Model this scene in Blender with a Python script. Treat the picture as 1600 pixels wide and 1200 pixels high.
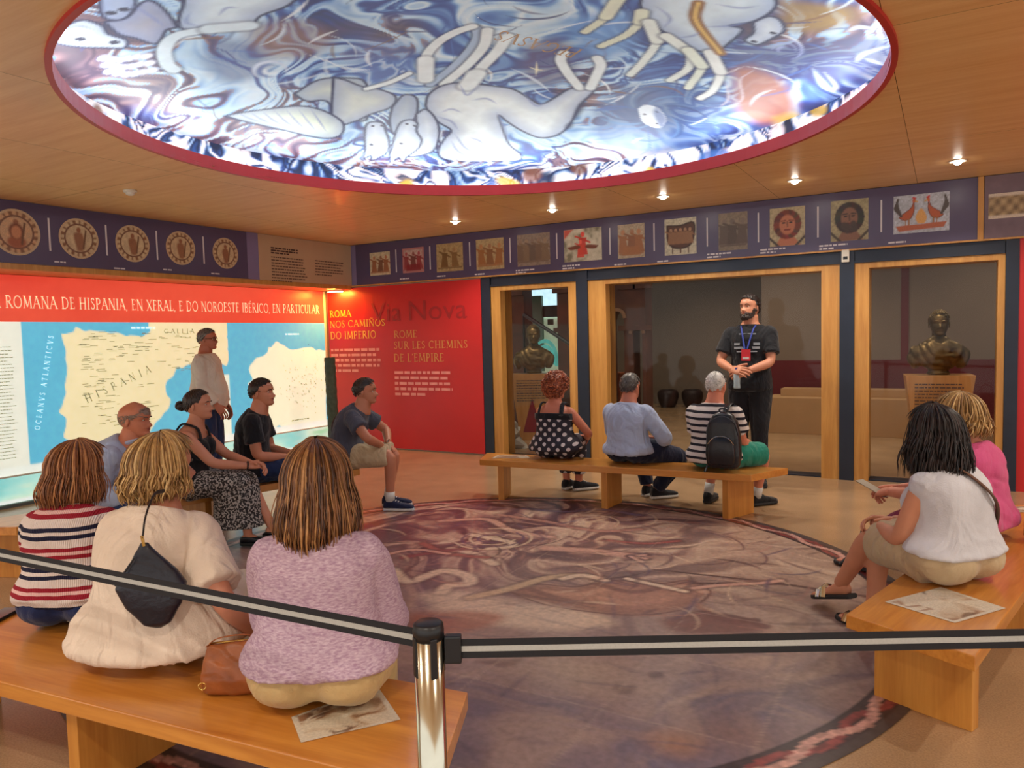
import bpy, bmesh, math, random
import numpy as np
from mathutils import Matrix, Vector

for o in list(bpy.data.objects):
    bpy.data.objects.remove(o, do_unlink=True)
scene = bpy.context.scene
col = scene.collection
rng = random.Random(7)
nrg = np.random.default_rng(11)

# ------------------------------------------------------------------ camera
FPX = 1169.66
EYE = 1.5
def _unit(v): return v / np.linalg.norm(v)
_X = -_unit(np.array([-1215 - 800, -(577 - 600), -FPX], float))
_Y = _unit(np.array([1480 - 800, -(509 - 600), -FPX], float))
_Z = np.cross(_X, _Y)
CAMR = np.array([_X, _Y, _Z])
cam_data = bpy.data.cameras.new('camera')
cam_data.sensor_width = 36.0
cam_data.lens = FPX / 1600 * 36.0
cam_data.clip_start = 0.05
cam = bpy.data.objects.new('camera', cam_data)
col.objects.link(cam)
_m = Matrix.Identity(4)
for i in range(3):
    for j in range(3):
        _m[i][j] = CAMR[i][j]
_m[2][3] = EYE
cam.matrix_world = _m
scene.camera = cam

# ------------------------------------------------------------------ world, exposure
world = bpy.data.worlds.new('world')
scene.world = world
world.use_nodes = True
world.node_tree.nodes['Background'].inputs[0].default_value = (1.0, 0.96, 0.9, 1)
world.node_tree.nodes['Background'].inputs[1].default_value = 1.2
scene.view_settings.view_transform = 'Standard'
scene.view_settings.look = 'None'
scene.view_settings.exposure = 0.22
scene.view_settings.gamma = 1.0
scene.view_settings.use_curve_mapping = False

CEIL = 2.82
DOWNLIGHT_W = 62.0
COVE_EMIT = 10.0
COVE_FLOOD = 4.6
MAP_EMIT = .6

# ------------------------------------------------------------------ helpers: measuring points of the photograph on real planes
def _ray(px, py):
    return CAMR @ np.array([px - 800, -(py - 600), -FPX], float)
def on_z(px, py, z):
    d = _ray(px, py); t = (z - EYE) / d[2]
    return np.array([0, 0, EYE]) + t * d
def on_x(px, py, x):
    d = _ray(px, py)
    return np.array([0, 0, EYE]) + x / d[0] * d
def on_y(px, py, y):
    d = _ray(px, py)
    return np.array([0, 0, EYE]) + y / d[1] * d

# ------------------------------------------------------------------ helpers: objects
def srgb(r, g, b):
    def f(c):
        c = c / 255.0
        return c / 12.92 if c <= 0.04045 else ((c + 0.055) / 1.055) ** 2.4
    return (f(r), f(g), f(b))

def tag(o, label=None, cat=None, group=None, kind=None):
    if label: o['label'] = label
    if cat: o['category'] = cat
    if group: o['group'] = group
    if kind: o['kind'] = kind
    return o

def empty(name, loc=(0, 0, 0), rz=0.0, label=None, cat=None, group=None):
    o = bpy.data.objects.new(name, None)
    col.objects.link(o)
    o.location = loc
    o.rotation_euler = (0, 0, rz)
    o.empty_display_size = 0.1
    return tag(o, label, cat, group)

def mk(name, verts, faces, material=None, parent=None, loc=None, smooth=False, cols=None, kind=None, rz=None):
    me = bpy.data.meshes.new(name)
    verts = np.asarray(verts, float)
    me.from_pydata(verts.tolist(), [], [list(map(int, f)) for f in faces])
    me.update()
    if cols is not None:
        a = me.color_attributes.new('Col', 'FLOAT_COLOR', 'POINT')
        c4 = np.ones((len(verts), 4), np.float32)
        c4[:, :3] = cols
        a.data.foreach_set('color', c4.ravel())
    if smooth:
        me.polygons.foreach_set('use_smooth', [True] * len(me.polygons))
    if material: me.materials.append(material)
    o = bpy.data.objects.new(name, me)
    col.objects.link(o)
    if parent: o.parent = parent
    if loc is not None: o.location = loc
    if rz is not None: o.rotation_euler = (0, 0, rz)
    if kind: o['kind'] = kind
    return o

def mk_np(name, V, Q, material=None, parent=None, cols=None, smooth=False, kind=None):
    """big quad grids, fast path"""
    me = bpy.data.meshes.new(name)
    me.vertices.add(len(V)); me.vertices.foreach_set('co', np.asarray(V, np.float32).ravel())
    n = len(Q); k = Q.shape[1]
    me.loops.add(n * k); me.loops.foreach_set('vertex_index', Q.astype(np.int32).ravel())
    me.polygons.add(n); me.polygons.foreach_set('loop_start', np.arange(0, n * k, k, dtype=np.int32))
    me.update(calc_edges=True)
    if cols is not None:
        a = me.color_attributes.new('Col', 'FLOAT_COLOR', 'POINT')
        c4 = np.ones((len(V), 4), np.float32); c4[:, :3] = cols
        a.data.foreach_set('color', c4.ravel())
    if smooth: me.polygons.foreach_set('use_smooth', [True] * n)
    if material: me.materials.append(material)
    o = bpy.data.objects.new(name, me); col.objects.link(o)
    if parent: o.parent = parent
    if kind: o['kind'] = kind
    return o

class Geo:
    def __init__(self): self.v = []; self.f = []; self.n = 0; self.c = []
    def add(self, v, f, c=None):
        v = np.asarray(v, float)
        self.v.append(v)
        self.f += [[i + self.n for i in q] for q in f]
        self.n += len(v)
        if c is not None: self.c.append(np.tile(np.asarray(c, float), (len(v), 1)) if np.ndim(c) == 1 else np.asarray(c))
        return self
    def V(self): return np.vstack(self.v)
    def C(self): return np.vstack(self.c) if self.c else None
    def build(self, name, material=None, parent=None, loc=None, smooth=False, kind=None):
        return mk(name, self.V(), self.f, material, parent, loc, smooth, self.C(), kind)

def box_vf(x0, x1, y0, y1, z0, z1):
    v = [(x0, y0, z0), (x1, y0, z0), (x1, y1, z0), (x0, y1, z0), (x0, y0, z1), (x1, y0, z1), (x1, y1, z1), (x0, y1, z1)]
    f = [(0, 3, 2, 1), (4, 5, 6, 7), (0, 1, 5, 4), (1, 2, 6, 5), (2, 3, 7, 6), (3, 0, 4, 7)]
    return v, f

def prism_vf(poly, z0, z1):
    n = len(poly)
    v = [(p[0], p[1], z0) for p in poly] + [(p[0], p[1], z1) for p in poly]
    f = [tuple(range(n - 1, -1, -1)), tuple(range(n, 2 * n))]
    f += [(i, (i + 1) % n, n + (i + 1) % n, n + i) for i in range(n)]
    return v, f

def bevel_mesh(o, w, seg=2):
    bm = bmesh.new(); bm.from_mesh(o.data)
    bmesh.ops.recalc_face_normals(bm, faces=bm.faces)
    bmesh.ops.bevel(bm, geom=list(bm.edges), offset=w, segments=seg, affect='EDGES', profile=0.6)
    bm.to_mesh(o.data); bm.free()
    return o

def box(name, x0, x1, y0, y1, z0, z1, material, parent=None, bev=0.0, kind=None):
    v, f = box_vf(x0, x1, y0, y1, z0, z1)
    o = mk(name, v, f, material, parent, kind=kind)
    if bev: bevel_mesh(o, bev)
    return o

def lathe_vf(profile, n=24, center=(0, 0, 0), close=True):
    v = []; f = []
    for r, z in profile:
        for k in range(n):
            a = 2 * math.pi * k / n
            v.append((center[0] + r * math.cos(a), center[1] + r * math.sin(a), center[2] + z))
    m = len(profile)
    for i in range(m - 1):
        for k in range(n):
            f.append((i * n + k, i * n + (k + 1) % n, (i + 1) * n + (k + 1) % n, (i + 1) * n + k))
    if close:
        f.append(tuple(range(n - 1, -1, -1))); f.append(tuple((m - 1) * n + k for k in range(n)))
    return v, f

def frames(pts):
    pts = np.asarray(pts, float); n = len(pts)
    T = np.zeros_like(pts)
    T[1:-1] = pts[2:] - pts[:-2]; T[0] = pts[1] - pts[0]; T[-1] = pts[-1] - pts[-2]
    T /= np.linalg.norm(T, axis=1)[:, None] + 1e-9
    a = np.array([0, 0, 1.0]) if abs(T[0][2]) < 0.9 else np.array([1.0, 0, 0])
    u = np.cross(T[0], a); u /= np.linalg.norm(u)
    U = [u]
    for i in range(1, n):
        u = U[-1] - T[i] * (U[-1] @ T[i]); u /= np.linalg.norm(u) + 1e-9
        U.append(u)
    U = np.array(U); Wv = np.cross(T, U)
    return T, U, Wv

def tube_vf(pts, radii, n=10, cap=True, round_end=False, ry=None):
    pts = np.asarray(pts, float)
    radii = np.broadcast_to(np.asarray(radii, float), (len(pts),)).copy()
    T, U, Wv = frames(pts)
    if round_end:
        r0, r1 = radii[0], radii[-1]
        pts = np.vstack([[pts[0] - T[0] * r0 * .95], [pts[0] - T[0] * r0 * .6], pts, [pts[-1] + T[-1] * r1 * .6], [pts[-1] + T[-1] * r1 * .95]])
        radii = np.concatenate([[r0 * .25, r0 * .78], radii, [r1 * .78, r1 * .25]])
        U = np.vstack([U[:1], U[:1], U, U[-1:], U[-1:]]); Wv = np.vstack([Wv[:1], Wv[:1], Wv, Wv[-1:], Wv[-1:]])
    m = len(pts)
    a = np.arange(n) * 2 * math.pi / n
    k = 1.0 if ry is None else ry
    v = (pts[:, None, :] + radii[:, None, None] * (np.cos(a)[None, :, None] * U[:, None, :] + k * np.sin(a)[None, :, None] * Wv[:, None, :])).reshape(-1, 3)
    f = [(i * n + j, i * n + (j + 1) % n, (i + 1) * n + (j + 1) % n, (i + 1) * n + j) for i in range(m - 1) for j in range(n)]
    if cap:
        f.append(tuple(range(n - 1, -1, -1))); f.append(tuple((m - 1) * n + j for j in range(n)))
    return v, f

def ellipsoid_vf(c, r, nu=16, nv=10, R=None):
    v = []; f = []
    for i in range(nv + 1):
        th = math.pi * (i + .02) / (nv + .04)
        for k in range(nu):
            a = 2 * math.pi * k / nu
            v.append((r[0] * math.sin(th) * math.cos(a), r[1] * math.sin(th) * math.sin(a), r[2] * math.cos(th)))
    v = np.array(v)
    if R is not None: v = v @ np.asarray(R).T
    v = v + np.asarray(c, float)
    for i in range(nv):
        for k in range(nu):
            f.append((i * nu + k, (i + 1) * nu + k, (i + 1) * nu + (k + 1) % nu, i * nu + (k + 1) % nu))
    f.append(tuple(range(nu))); f.append(tuple(nv * nu + k for k in range(nu - 1, -1, -1)))
    return v, f

def crom(pts, k=6):
    """smooth a polyline (Catmull-Rom)"""
    P = np.asarray(pts, float)
    if len(P) < 3: return P
    P = np.vstack([2 * P[0] - P[1], P, 2 * P[-1] - P[-2]])
    out = []
    for i in range(1, len(P) - 2):
        for j in range(k):
            t = j / k
            a, b, c, d = P[i - 1], P[i], P[i + 1], P[i + 2]
            out.append(.5 * ((2 * b) + (-a + c) * t + (2 * a - 5 * b + 4 * c - d) * t * t + (-a + 3 * b - 3 * c + d) * t ** 3))
    out.append(P[-2])
    return np.array(out)

# ------------------------------------------------------------------ noise on arrays
def _h(ix, iy, s):
    v = np.sin(ix * 127.1 + iy * 311.7 + s * 74.7) * 43758.5453
    return v - np.floor(v)
def vn(x, y, s=0):
    ix = np.floor(x); iy = np.floor(y); fx = x - ix; fy = y - iy
    fx = fx * fx * (3 - 2 * fx); fy = fy * fy * (3 - 2 * fy)
    return (_h(ix, iy, s) * (1 - fx) + _h(ix + 1, iy, s) * fx) * (1 - fy) + (_h(ix, iy + 1, s) * (1 - fx) + _h(ix + 1, iy + 1, s) * fx) * fy
def fbm(x, y, s=0, o=4):
    t = 0; a = .5
    for i in range(o):
        t = t + a * vn(x, y, s + i * 3.1); x = x * 2.03 + 5.2; y = y * 2.03 + 1.3; a *= .5
    return t / (1 - .5 ** o)
def ramp(t, stops):
    xs = [s[0] for s in stops]; cs = np.array([srgb(*s[1]) for s in stops])
    return np.stack([np.interp(t, xs, cs[:, i]) for i in range(3)], -1)

class Canvas:
    """paints flat artwork (prints, murals, mosaics) as point colours of a fine grid"""
    def __init__(self, P, base):
        self.P = np.asarray(P, float)
        self.C = np.array(base, float) if np.ndim(base) == 2 else np.tile(np.array(base, float), (len(P), 1))
    def _mix(self, idx, m, c):
        m = np.clip(m, 0, 1)[:, None]
        c = np.asarray(c, float)
        self.C[idx] = self.C[idx] * (1 - m) + c * m
    def _bb(self, q, pad):
        lo = q.min(0) - pad; hi = q.max(0) + pad
        return np.nonzero((self.P[:, 0] > lo[0]) & (self.P[:, 0] < hi[0]) & (self.P[:, 1] > lo[1]) & (self.P[:, 1] < hi[1]))[0]
    def _dist(self, p, q, w=None):
        d = np.full(len(p), 1e9); tt = np.zeros(len(p)); n = len(q) - 1
        for i in range(n):
            a = q[i]; b = q[i + 1] - a
            t = np.clip(((p - a) @ b) / (b @ b + 1e-12), 0, 1)
            e = np.hypot(*(p - a - t[:, None] * b).T)
            k = e < d
            d[k] = e[k]; tt[k] = (i + t[k]) / n
        return d, tt
    def line(self, q, w, c, a=1.0, soft=.5, taper=False, smooth=True):
        q = crom(q, 5) if smooth else np.asarray(q, float)
        i = self._bb(q, w * 1.5)
        if not len(i): return
        d, t = self._dist(self.P[i], q)
        ww = w * (np.sin(np.pi * np.clip(t, .04, .96)) ** .5 if taper else 1.0)
        self._mix(i, a * np.clip((ww - d) / (w * soft) , 0, 1), srgb(*c))
    def poly(self, q, c, a=1.0, soft=.008, smooth=True, edge=None, ew=.008, shade=None):
        q = np.asarray(q, float)
        if smooth: q = crom(np.vstack([q, q[:1]]), 4)
        else: q = np.vstack([q, q[:1]])
        i = self._bb(q, soft + ew * 2)
        if not len(i): return
        p = self.P[i]; ins = np.zeros(len(p), bool)
        for k in range(len(q) - 1):
            (x0, y0), (x1, y1) = q[k], q[k + 1]
            if y0 == y1: continue
            cnd = ((y0 > p[:, 1]) != (y1 > p[:, 1])) & (p[:, 0] < (x1 - x0) * (p[:, 1] - y0) / (y1 - y0) + x0)
            ins ^= cnd
        d, _ = self._dist(p, q)
        sd = np.where(ins, d, -d)
        cc = np.tile(np.array(srgb(*c)), (len(p), 1))
        if shade is not None:
            m = np.clip(1 - d / shade[1], 0, 1)[:, None] * shade[2]
            cc = cc * (1 - m) + np.array(srgb(*shade[0])) * m
        self._mix(i, a * np.clip(sd / soft + .5, 0, 1), cc)
        if edge is not None:
            self._mix(i, np.clip(1.3 - d / ew, 0, 1), srgb(*edge))
    def ell(self, c, r, colr, a=1.0, soft=.3, rot=0):
        ca, sa = math.cos(rot), math.sin(rot)
        dx = self.P[:, 0] - c[0]; dy = self.P[:, 1] - c[1]
        u = (dx * ca + dy * sa) / r[0]; v = (-dx * sa + dy * ca) / r[1]
        d = np.hypot(u, v); i = np.nonzero(d < 1.2)[0]
        if len(i): self._mix(i, a * np.clip((1 - d[i]) / soft, 0, 1), srgb(*colr))

def grid_quads(nx, ny):
    i, j = np.meshgrid(np.arange(nx - 1), np.arange(ny - 1), indexing='ij')
    a = (i * ny + j).ravel()
    return np.stack([a, a + ny, a + ny + 1, a + 1], -1)

def print_panel(name, origin, u, v, w, h, painter, material, parent=None, step=.006, base=(230, 220, 190)):
    """flat printed sheet: origin corner + u*w + v*h, painted by painter(canvas in metres)"""
    nx = max(2, int(w / step)); ny = max(2, int(h / step))
    gx, gy = np.meshgrid(np.linspace(0, w, nx), np.linspace(0, h, ny), indexing='ij')
    P = np.stack([gx.ravel(), gy.ravel()], -1)
    cv = Canvas(P, srgb(*base)); painter(cv, w, h)
    V = np.asarray(origin)[None] + P[:, :1] * np.asarray(u)[None] + P[:, 1:] * np.asarray(v)[None]
    return mk_np(name, V, grid_quads(nx, ny), material, parent, cv.C)

# ------------------------------------------------------------------ materials
def nodes_of(m):
    m.use_nodes = True
    return m.node_tree.nodes, m.node_tree.links
def mat(name, c, rough=.6, metal=0.0, var=.12, scale=12.0, bump=0.0, bscale=60.0, coat=0.0, emit=0.0, spec=None, stretch=None, sheen=0.0, fold=0.0):
    m = bpy.data.materials.new(name); N, L = nodes_of(m)
    b = N['Principled BSDF']
    b.inputs['Roughness'].default_value = rough; b.inputs['Metallic'].default_value = metal
    if coat: b.inputs['Coat Weight'].default_value = coat; b.inputs['Coat Roughness'].default_value = .15
    if spec is not None: b.inputs['Specular IOR Level'].default_value = spec
    if sheen: b.inputs['Sheen Weight'].default_value = sheen
    tc = N.new('ShaderNodeTexCoord'); mp = N.new('ShaderNodeMapping'); L.new(tc.outputs['Object'], mp.inputs[0])
    if stretch: mp.inputs['Scale'].default_value = stretch
    nz = N.new('ShaderNodeTexNoise'); nz.inputs['Scale'].default_value = scale; nz.inputs['Detail'].default_value = 5
    L.new(mp.outputs[0], nz.inputs['Vector'])
    mx = N.new('ShaderNodeMix'); mx.data_type = 'RGBA'
    lo = [max(0, x * (1 - var)) for x in srgb(*c)]; hi = [min(1, x * (1 + var)) for x in srgb(*c)]
    mx.inputs[6].default_value = (*lo, 1); mx.inputs[7].default_value = (*hi, 1)
    rm = N.new('ShaderNodeMapRange'); rm.inputs[1].default_value = .3; rm.inputs[2].default_value = .7
    L.new(nz.outputs[0], rm.inputs[0]); L.new(rm.outputs[0], mx.inputs[0]); L.new(mx.outputs[2], b.inputs['Base Color'])
    if emit:
        L.new(mx.outputs[2], b.inputs['Emission Color']); b.inputs['Emission Strength'].default_value = emit
    if bump:
        n2 = N.new('ShaderNodeTexNoise'); n2.inputs['Scale'].default_value = bscale; n2.inputs['Detail'].default_value = 3
        L.new(mp.outputs[0], n2.inputs['Vector'])
        bp = N.new('ShaderNodeBump'); bp.inputs['Strength'].default_value = bump; bp.inputs['Distance'].default_value = .01
        L.new(n2.outputs[0], bp.inputs['Height']); L.new(bp.outputs[0], b.inputs['Normal'])
        if fold:
            n3 = N.new('ShaderNodeTexNoise'); n3.inputs['Scale'].default_value = 5.5; n3.inputs['Detail'].default_value = 2; n3.inputs['Distortion'].default_value = 1.8
            m3 = N.new('ShaderNodeMapping'); m3.inputs['Scale'].default_value = (1, 1, .55); m3.inputs['Rotation'].default_value = (.3, .5, .2)
            L.new(tc.outputs['Object'], m3.inputs[0]); L.new(m3.outputs[0], n3.inputs['Vector'])
            b3 = N.new('ShaderNodeBump'); b3.inputs['Strength'].default_value = fold; b3.inputs['Distance'].default_value = .05
            L.new(n3.outputs[0], b3.inputs['Height']); L.new(b3.outputs[0], bp.inputs['Normal'])
    return m

def mat_wood(name, c1, c2, axis=0, rough=.35, coat=.2, scale=1.0):
    m = bpy.data.materials.new(name); N, L = nodes_of(m); b = N['Principled BSDF']
    b.inputs['Roughness'].default_value = rough; b.inputs['Coat Weight'].default_value = coat; b.inputs['Coat Roughness'].default_value = .12
    tc = N.new('ShaderNodeTexCoord'); mp = N.new('ShaderNodeMapping'); L.new(tc.outputs['Object'], mp.inputs[0])
    sc = [7 * scale] * 3; sc[axis] = .5 * scale
    mp.inputs['Scale'].default_value = sc
    nz = N.new('ShaderNodeTexNoise'); nz.inputs['Scale'].default_value = 2.2; nz.inputs['Detail'].default_value = 8; nz.inputs['Distortion'].default_value = .6
    L.new(mp.outputs[0], nz.inputs['Vector'])
    n2 = N.new('ShaderNodeTexNoise'); n2.inputs['Scale'].default_value = 14; n2.inputs['Detail'].default_value = 4; L.new(mp.outputs[0], n2.inputs['Vector'])
    ad = N.new('ShaderNodeMath'); ad.operation = 'MULTIPLY_ADD'; ad.inputs[1].default_value = .35
    L.new(n2.outputs[0], ad.inputs[0]); L.new(nz.outputs[0], ad.inputs[2])
    cr = N.new('ShaderNodeValToRGB'); cr.color_ramp.elements[0].position = .42; cr.color_ramp.elements[1].position = .88
    cr.color_ramp.elements[0].color = (*srgb(*c2), 1); cr.color_ramp.elements[1].color = (*srgb(*c1), 1)
    L.new(ad.outputs[0], cr.inputs[0]); L.new(cr.outputs[0], b.inputs['Base Color'])
    return m

def mat_paint(name, rough=.5, emit=0.0, detail=.15, dscale=40.0, coat=0.0, bump=0.0, spec=None):
    """artwork colours stored on the mesh points, broken up by fine procedural grain"""
    m = bpy.data.materials.new(name); N, L = nodes_of(m); b = N['Principled BSDF']
    b.inputs['Roughness'].default_value = rough
    if coat: b.inputs['Coat Weight'].default_value = coat; b.inputs['Coat Roughness'].default_value = .1
    if spec is not None: b.inputs['Specular IOR Level'].default_value = spec
    at = N.new('ShaderNodeAttribute'); at.attribute_name = 'Col'
    tc = N.new('ShaderNodeTexCoord')
    nz = N.new('ShaderNodeTexNoise'); nz.inputs['Scale'].default_value = dscale; nz.inputs['Detail'].default_value = 6
    L.new(tc.outputs['Object'], nz.inputs['Vector'])
    mr = N.new('ShaderNodeMapRange'); mr.inputs[1].default_value = .3; mr.inputs[2].default_value = .7
    mr.inputs[3].default_value = 1 - detail; mr.inputs[4].default_value = 1 + detail
    L.new(nz.outputs[0], mr.inputs[0])
    vm = N.new('ShaderNodeVectorMath'); vm.operation = 'SCALE'
    L.new(at.outputs['Color'], vm.inputs[0]); L.new(mr.outputs[0], vm.inputs['Scale'])
    L.new(vm.outputs[0], b.inputs['Base Color'])
    if emit:
        L.new(vm.outputs[0], b.inputs['Emission Color']); b.inputs['Emission Strength'].default_value = emit
    return m

def mat_emit(name, c, s):
    m = bpy.data.materials.new(name); N, L = nodes_of(m)
    N.remove(N['Principled BSDF'])
    e = N.new('ShaderNodeEmission'); e.inputs[0].default_value = (*srgb(*c), 1); e.inputs[1].default_value = s
    L.new(e.outputs[0], N['Material Output'].inputs[0])
    return m

def mat_glass(name, tint=(.97, .97, .96)):
    m = bpy.data.materials.new(name); N, L = nodes_of(m); N.remove(N['Principled BSDF'])
    t = N.new('ShaderNodeBsdfTransparent'); t.inputs[0].default_value = (*tint, 1)
    g = N.new('ShaderNodeBsdfGlossy'); g.inputs['Roughness'].default_value = .03
    fr = N.new('ShaderNodeFresnel'); fr.inputs[0].default_value = 1.22
    mx = N.new('ShaderNodeMixShader')
    L.new(fr.outputs[0], mx.inputs[0]); L.new(t.outputs[0], mx.inputs[1]); L.new(g.outputs[0], mx.inputs[2])
    L.new(mx.outputs[0], N['Material Output'].inputs[0])
    return m

M = {}
M['bench'] = mat_wood('bench_wood', (214, 146, 62), (178, 106, 34), 0, .28, .45)
M['bench_leg'] = mat_wood('bench_leg_wood', (212, 148, 66), (182, 114, 42), 2, .4, .2)
M['ceil_wood'] = mat_wood('ceiling_wood', (240, 200, 138), (224, 174, 108), 0, .42, .12, .8)
M['frame_wood'] = mat_wood('frame_wood', (206, 152, 78), (176, 118, 52), 2, .42, .15)
M['steel'] = mat('navy_steel', (34, 42, 58), .38, .2, .12, 6)
M['frieze'] = mat('purple_frieze', (82, 72, 104), .3, 0, .05, 3)
M['frieze_light'] = mat('lilac_frieze', (128, 118, 158), .35, 0, .05, 3)
M['tan_panel'] = mat('tan_text_panel', (188, 160, 128), .45, 0, .05, 3)
M['red_wall'] = mat('red_panel', (196, 34, 36), .38, 0, .05, 2)
M['white_line'] = mat('white_line', (214, 208, 212), .5, 0, .02)
M['print'] = mat_paint('printed_mosaic', .4, 0, .14, 120)
M['rim_red'] = mat('rim_red', (188, 28, 38), .4, 0, .05, 4)
M['chrome'] = mat('brushed_chrome', (200, 196, 180), .16, 1.0, .05, 20)
M['black_plastic'] = mat('black_plastic', (20, 21, 26), .4, 0, .1)
M['white_plastic'] = mat('white_plastic', (226, 222, 210), .4, 0, .03)
M['taupe'] = mat('taupe_wall', (124, 108, 94), .8, 0, .06, 2)
M['dark_red'] = mat('dark_red_wall', (96, 18, 26), .6, 0, .08, 2)
M['tan_box'] = mat('tan_plinth', (182, 142, 98), .6, 0, .05, 3)
M['glass'] = mat_glass('clear_glass')
# ------------------------------------------------------------------ serif capitals (drawn strokes)
def _arc(cx, cy, rx, ry, a0, a1, n=14):
    return [(cx + rx * math.cos(math.radians(a0 + (a1 - a0) * i / n)), cy + ry * math.sin(math.radians(a0 + (a1 - a0) * i / n))) for i in range(n + 1)]
_S = lambda x: ('T', [(x, 0), (x, 1)])
FONT = {
 'A': (.84, [('t', [(.05, 0), (.42, 1)]), ('T', [(.40, 1), (.77, 0)]), ('n', [(.2, .36), (.64, .36)])]),
 'B': (.70, [_S(.16), ('m', [(.16, .98), (.36, .98), (.5, .88), (.5, .66), (.38, .54), (.16, .54)]), ('m', [(.16, .54), (.42, .54), (.58, .42), (.58, .14), (.42, .02), (.16, .02)])]),
 'C': (.84, [('m', _arc(.45, .5, .37, .49, 48, 312)), ('n', [(.7, .98), (.7, .76)])]),
 'D': (.88, [_S(.16), ('m', [(.16, .98), (.42, .98), (.66, .84), (.76, .5), (.66, .16), (.42, .02), (.16, .02)])]),
 'E': (.64, [_S(.16), ('n', [(.16, .97), (.54, .97), (.54, .84)]), ('n', [(.16, .53), (.46, .53)]), ('n', [(.16, .03), (.58, .03), (.58, .18)])]),
 'G': (.88, [('m', _arc(.45, .5, .37, .49, 48, 312)), ('T', [(.72, .42), (.72, .08)]), ('n', [(.58, .42), (.82, .42)])]),
 'H': (.90, [_S(.16), _S(.72), ('n', [(.16, .52), (.72, .52)])]),
 'I': (.36, [_S(.18)]),
 'L': (.62, [_S(.16), ('n', [(.16, .03), (.58, .03), (.58, .2)])]),
 'M': (1.02, [('t', [(.14, 0), (.2, 1)]), ('T', [(.2, 1), (.5, .1)]), ('t', [(.5, .1), (.82, 1)]), ('T', [(.82, 1), (.88, 0)])]),
 'N': (.90, [('t', [(.15, 0), (.15, 1)]), ('T', [(.15, 1), (.74, 0)]), ('t', [(.74, 0), (.74, 1)])]),
 'O': (.92, [('m', _arc(.46, .5, .38, .49, 0, 360, 22))]),
 'P': (.66, [_S(.16), ('m', [(.16, .98), (.4, .98), (.54, .86), (.54, .62), (.4, .48), (.16, .48)])]),
 'R': (.78, [_S(.16), ('m', [(.16, .98), (.4, .98), (.54, .86), (.54, .64), (.4, .52), (.16, .52)]), ('T', [(.36, .5), (.72, 0)])]),
 'S': (.58, [('m', [(.46, .82), (.4, .95), (.27, .98), (.13, .9), (.12, .72), (.3, .54), (.44, .4), (.48, .22), (.4, .06), (.26, .02), (.14, .06), (.09, .2)])]),
 'T': (.74, [_S(.37), ('n', [(.06, .82), (.06, .97), (.68, .97), (.68, .82)])]),
 'U': (.86, [('T', [(.16, 1), (.16, .3)]), ('m', [(.16, .3), (.24, .08), (.43, .01), (.6, .08), (.68, .3)]), ('t', [(.68, .3), (.68, 1)])]),
 'V': (.80, [('T', [(.05, 1), (.4, 0)]), ('t', [(.4, 0), (.74, 1)])]),
 'X': (.80, [('T', [(.07, 1), (.7, 0)]), ('t', [(.07, 0), (.7, 1)])]),
 ',': (.26, [('m', [(.12, .06), (.08, -.14)])]),
 '.': (.26, [('m', [(.1, .0), (.1, .08)])]),
 "'": (.24, [('m', [(.12, 1), (.09, .8)])]),
 ' ': (.38, []),
}
_FW = {'T': .068, 't': .03, 'm': .048, 'n': .028}
def letter_polys(ch):
    acc = None
    if ch == 'Ñ': ch, acc = 'N', 'tilde'
    if ch == 'É': ch, acc = 'E', 'acute'
    if ch == 'Ó': ch, acc = 'O', 'acute'
    w, strokes = FONT.get(ch, FONT[' '])
    out = []
    st = list(strokes)
    if acc == 'tilde': st.append(('n', [(.22, 1.16), (.36, 1.24), (.52, 1.14), (.66, 1.22)]))
    if acc == 'acute': st.append(('m', [(.3, 1.1), (.44, 1.26)]))
    for k, pts in st:
        r = _FW[k]; P = np.array(pts, float)
        T = np.gradient(P, axis=0); T /= np.linalg.norm(T, axis=1)[:, None] + 1e-9
        Nn = np.stack([-T[:, 1], T[:, 0]], -1)
        a = P + Nn * r; b = P - Nn * r
        for i in range(len(P) - 1): out.append([a[i], a[i + 1], b[i + 1], b[i]])
        if k in 'Tt' and len(P) == 2:
            for e in P:
                if e[1] in (0, 1): out.append([(e[0] - r - .075, e[1] - .022), (e[0] + r + .075, e[1] - .022), (e[0] + r + .075, e[1] + .022), (e[0] - r - .075, e[1] + .022)])
    return w, out
def text_len(s, track=.06): return sum(letter_polys(c)[0] + track for c in s)
def serif_text(name, s, origin, u, v, height, material, parent, width=None, track=.06, normal_off=.003, n=None):
    """a line of capitals: origin lower-left, u reading direction, v up"""
    u = np.asarray(u, float); v = np.asarray(v, float)
    n = np.cross(u, v) if n is None else np.asarray(n, float)
    kx = (width / text_len(s, track)) if width else height
    x = 0; V = []; F = []; c = 0; o = None
    for ch in s + ' ':
        w, ps = letter_polys(ch)
        if F and (ch == ' ' or track > .2):            # every word (or widely spaced letter) is a piece of its own
            q = mk(name, V, F, material, parent); V = []; F = []; o = o or []; o.append(q)
        for p in ps:
            for q in p: V.append(np.asarray(origin) + u * (x + q[0]) * kx + v * q[1] * height + n * (normal_off + .0001 * (c % 3)))
            F.append([len(V) - 4, len(V) - 3, len(V) - 2, len(V) - 1]); c += 1
        x += w + track
    return o
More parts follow.
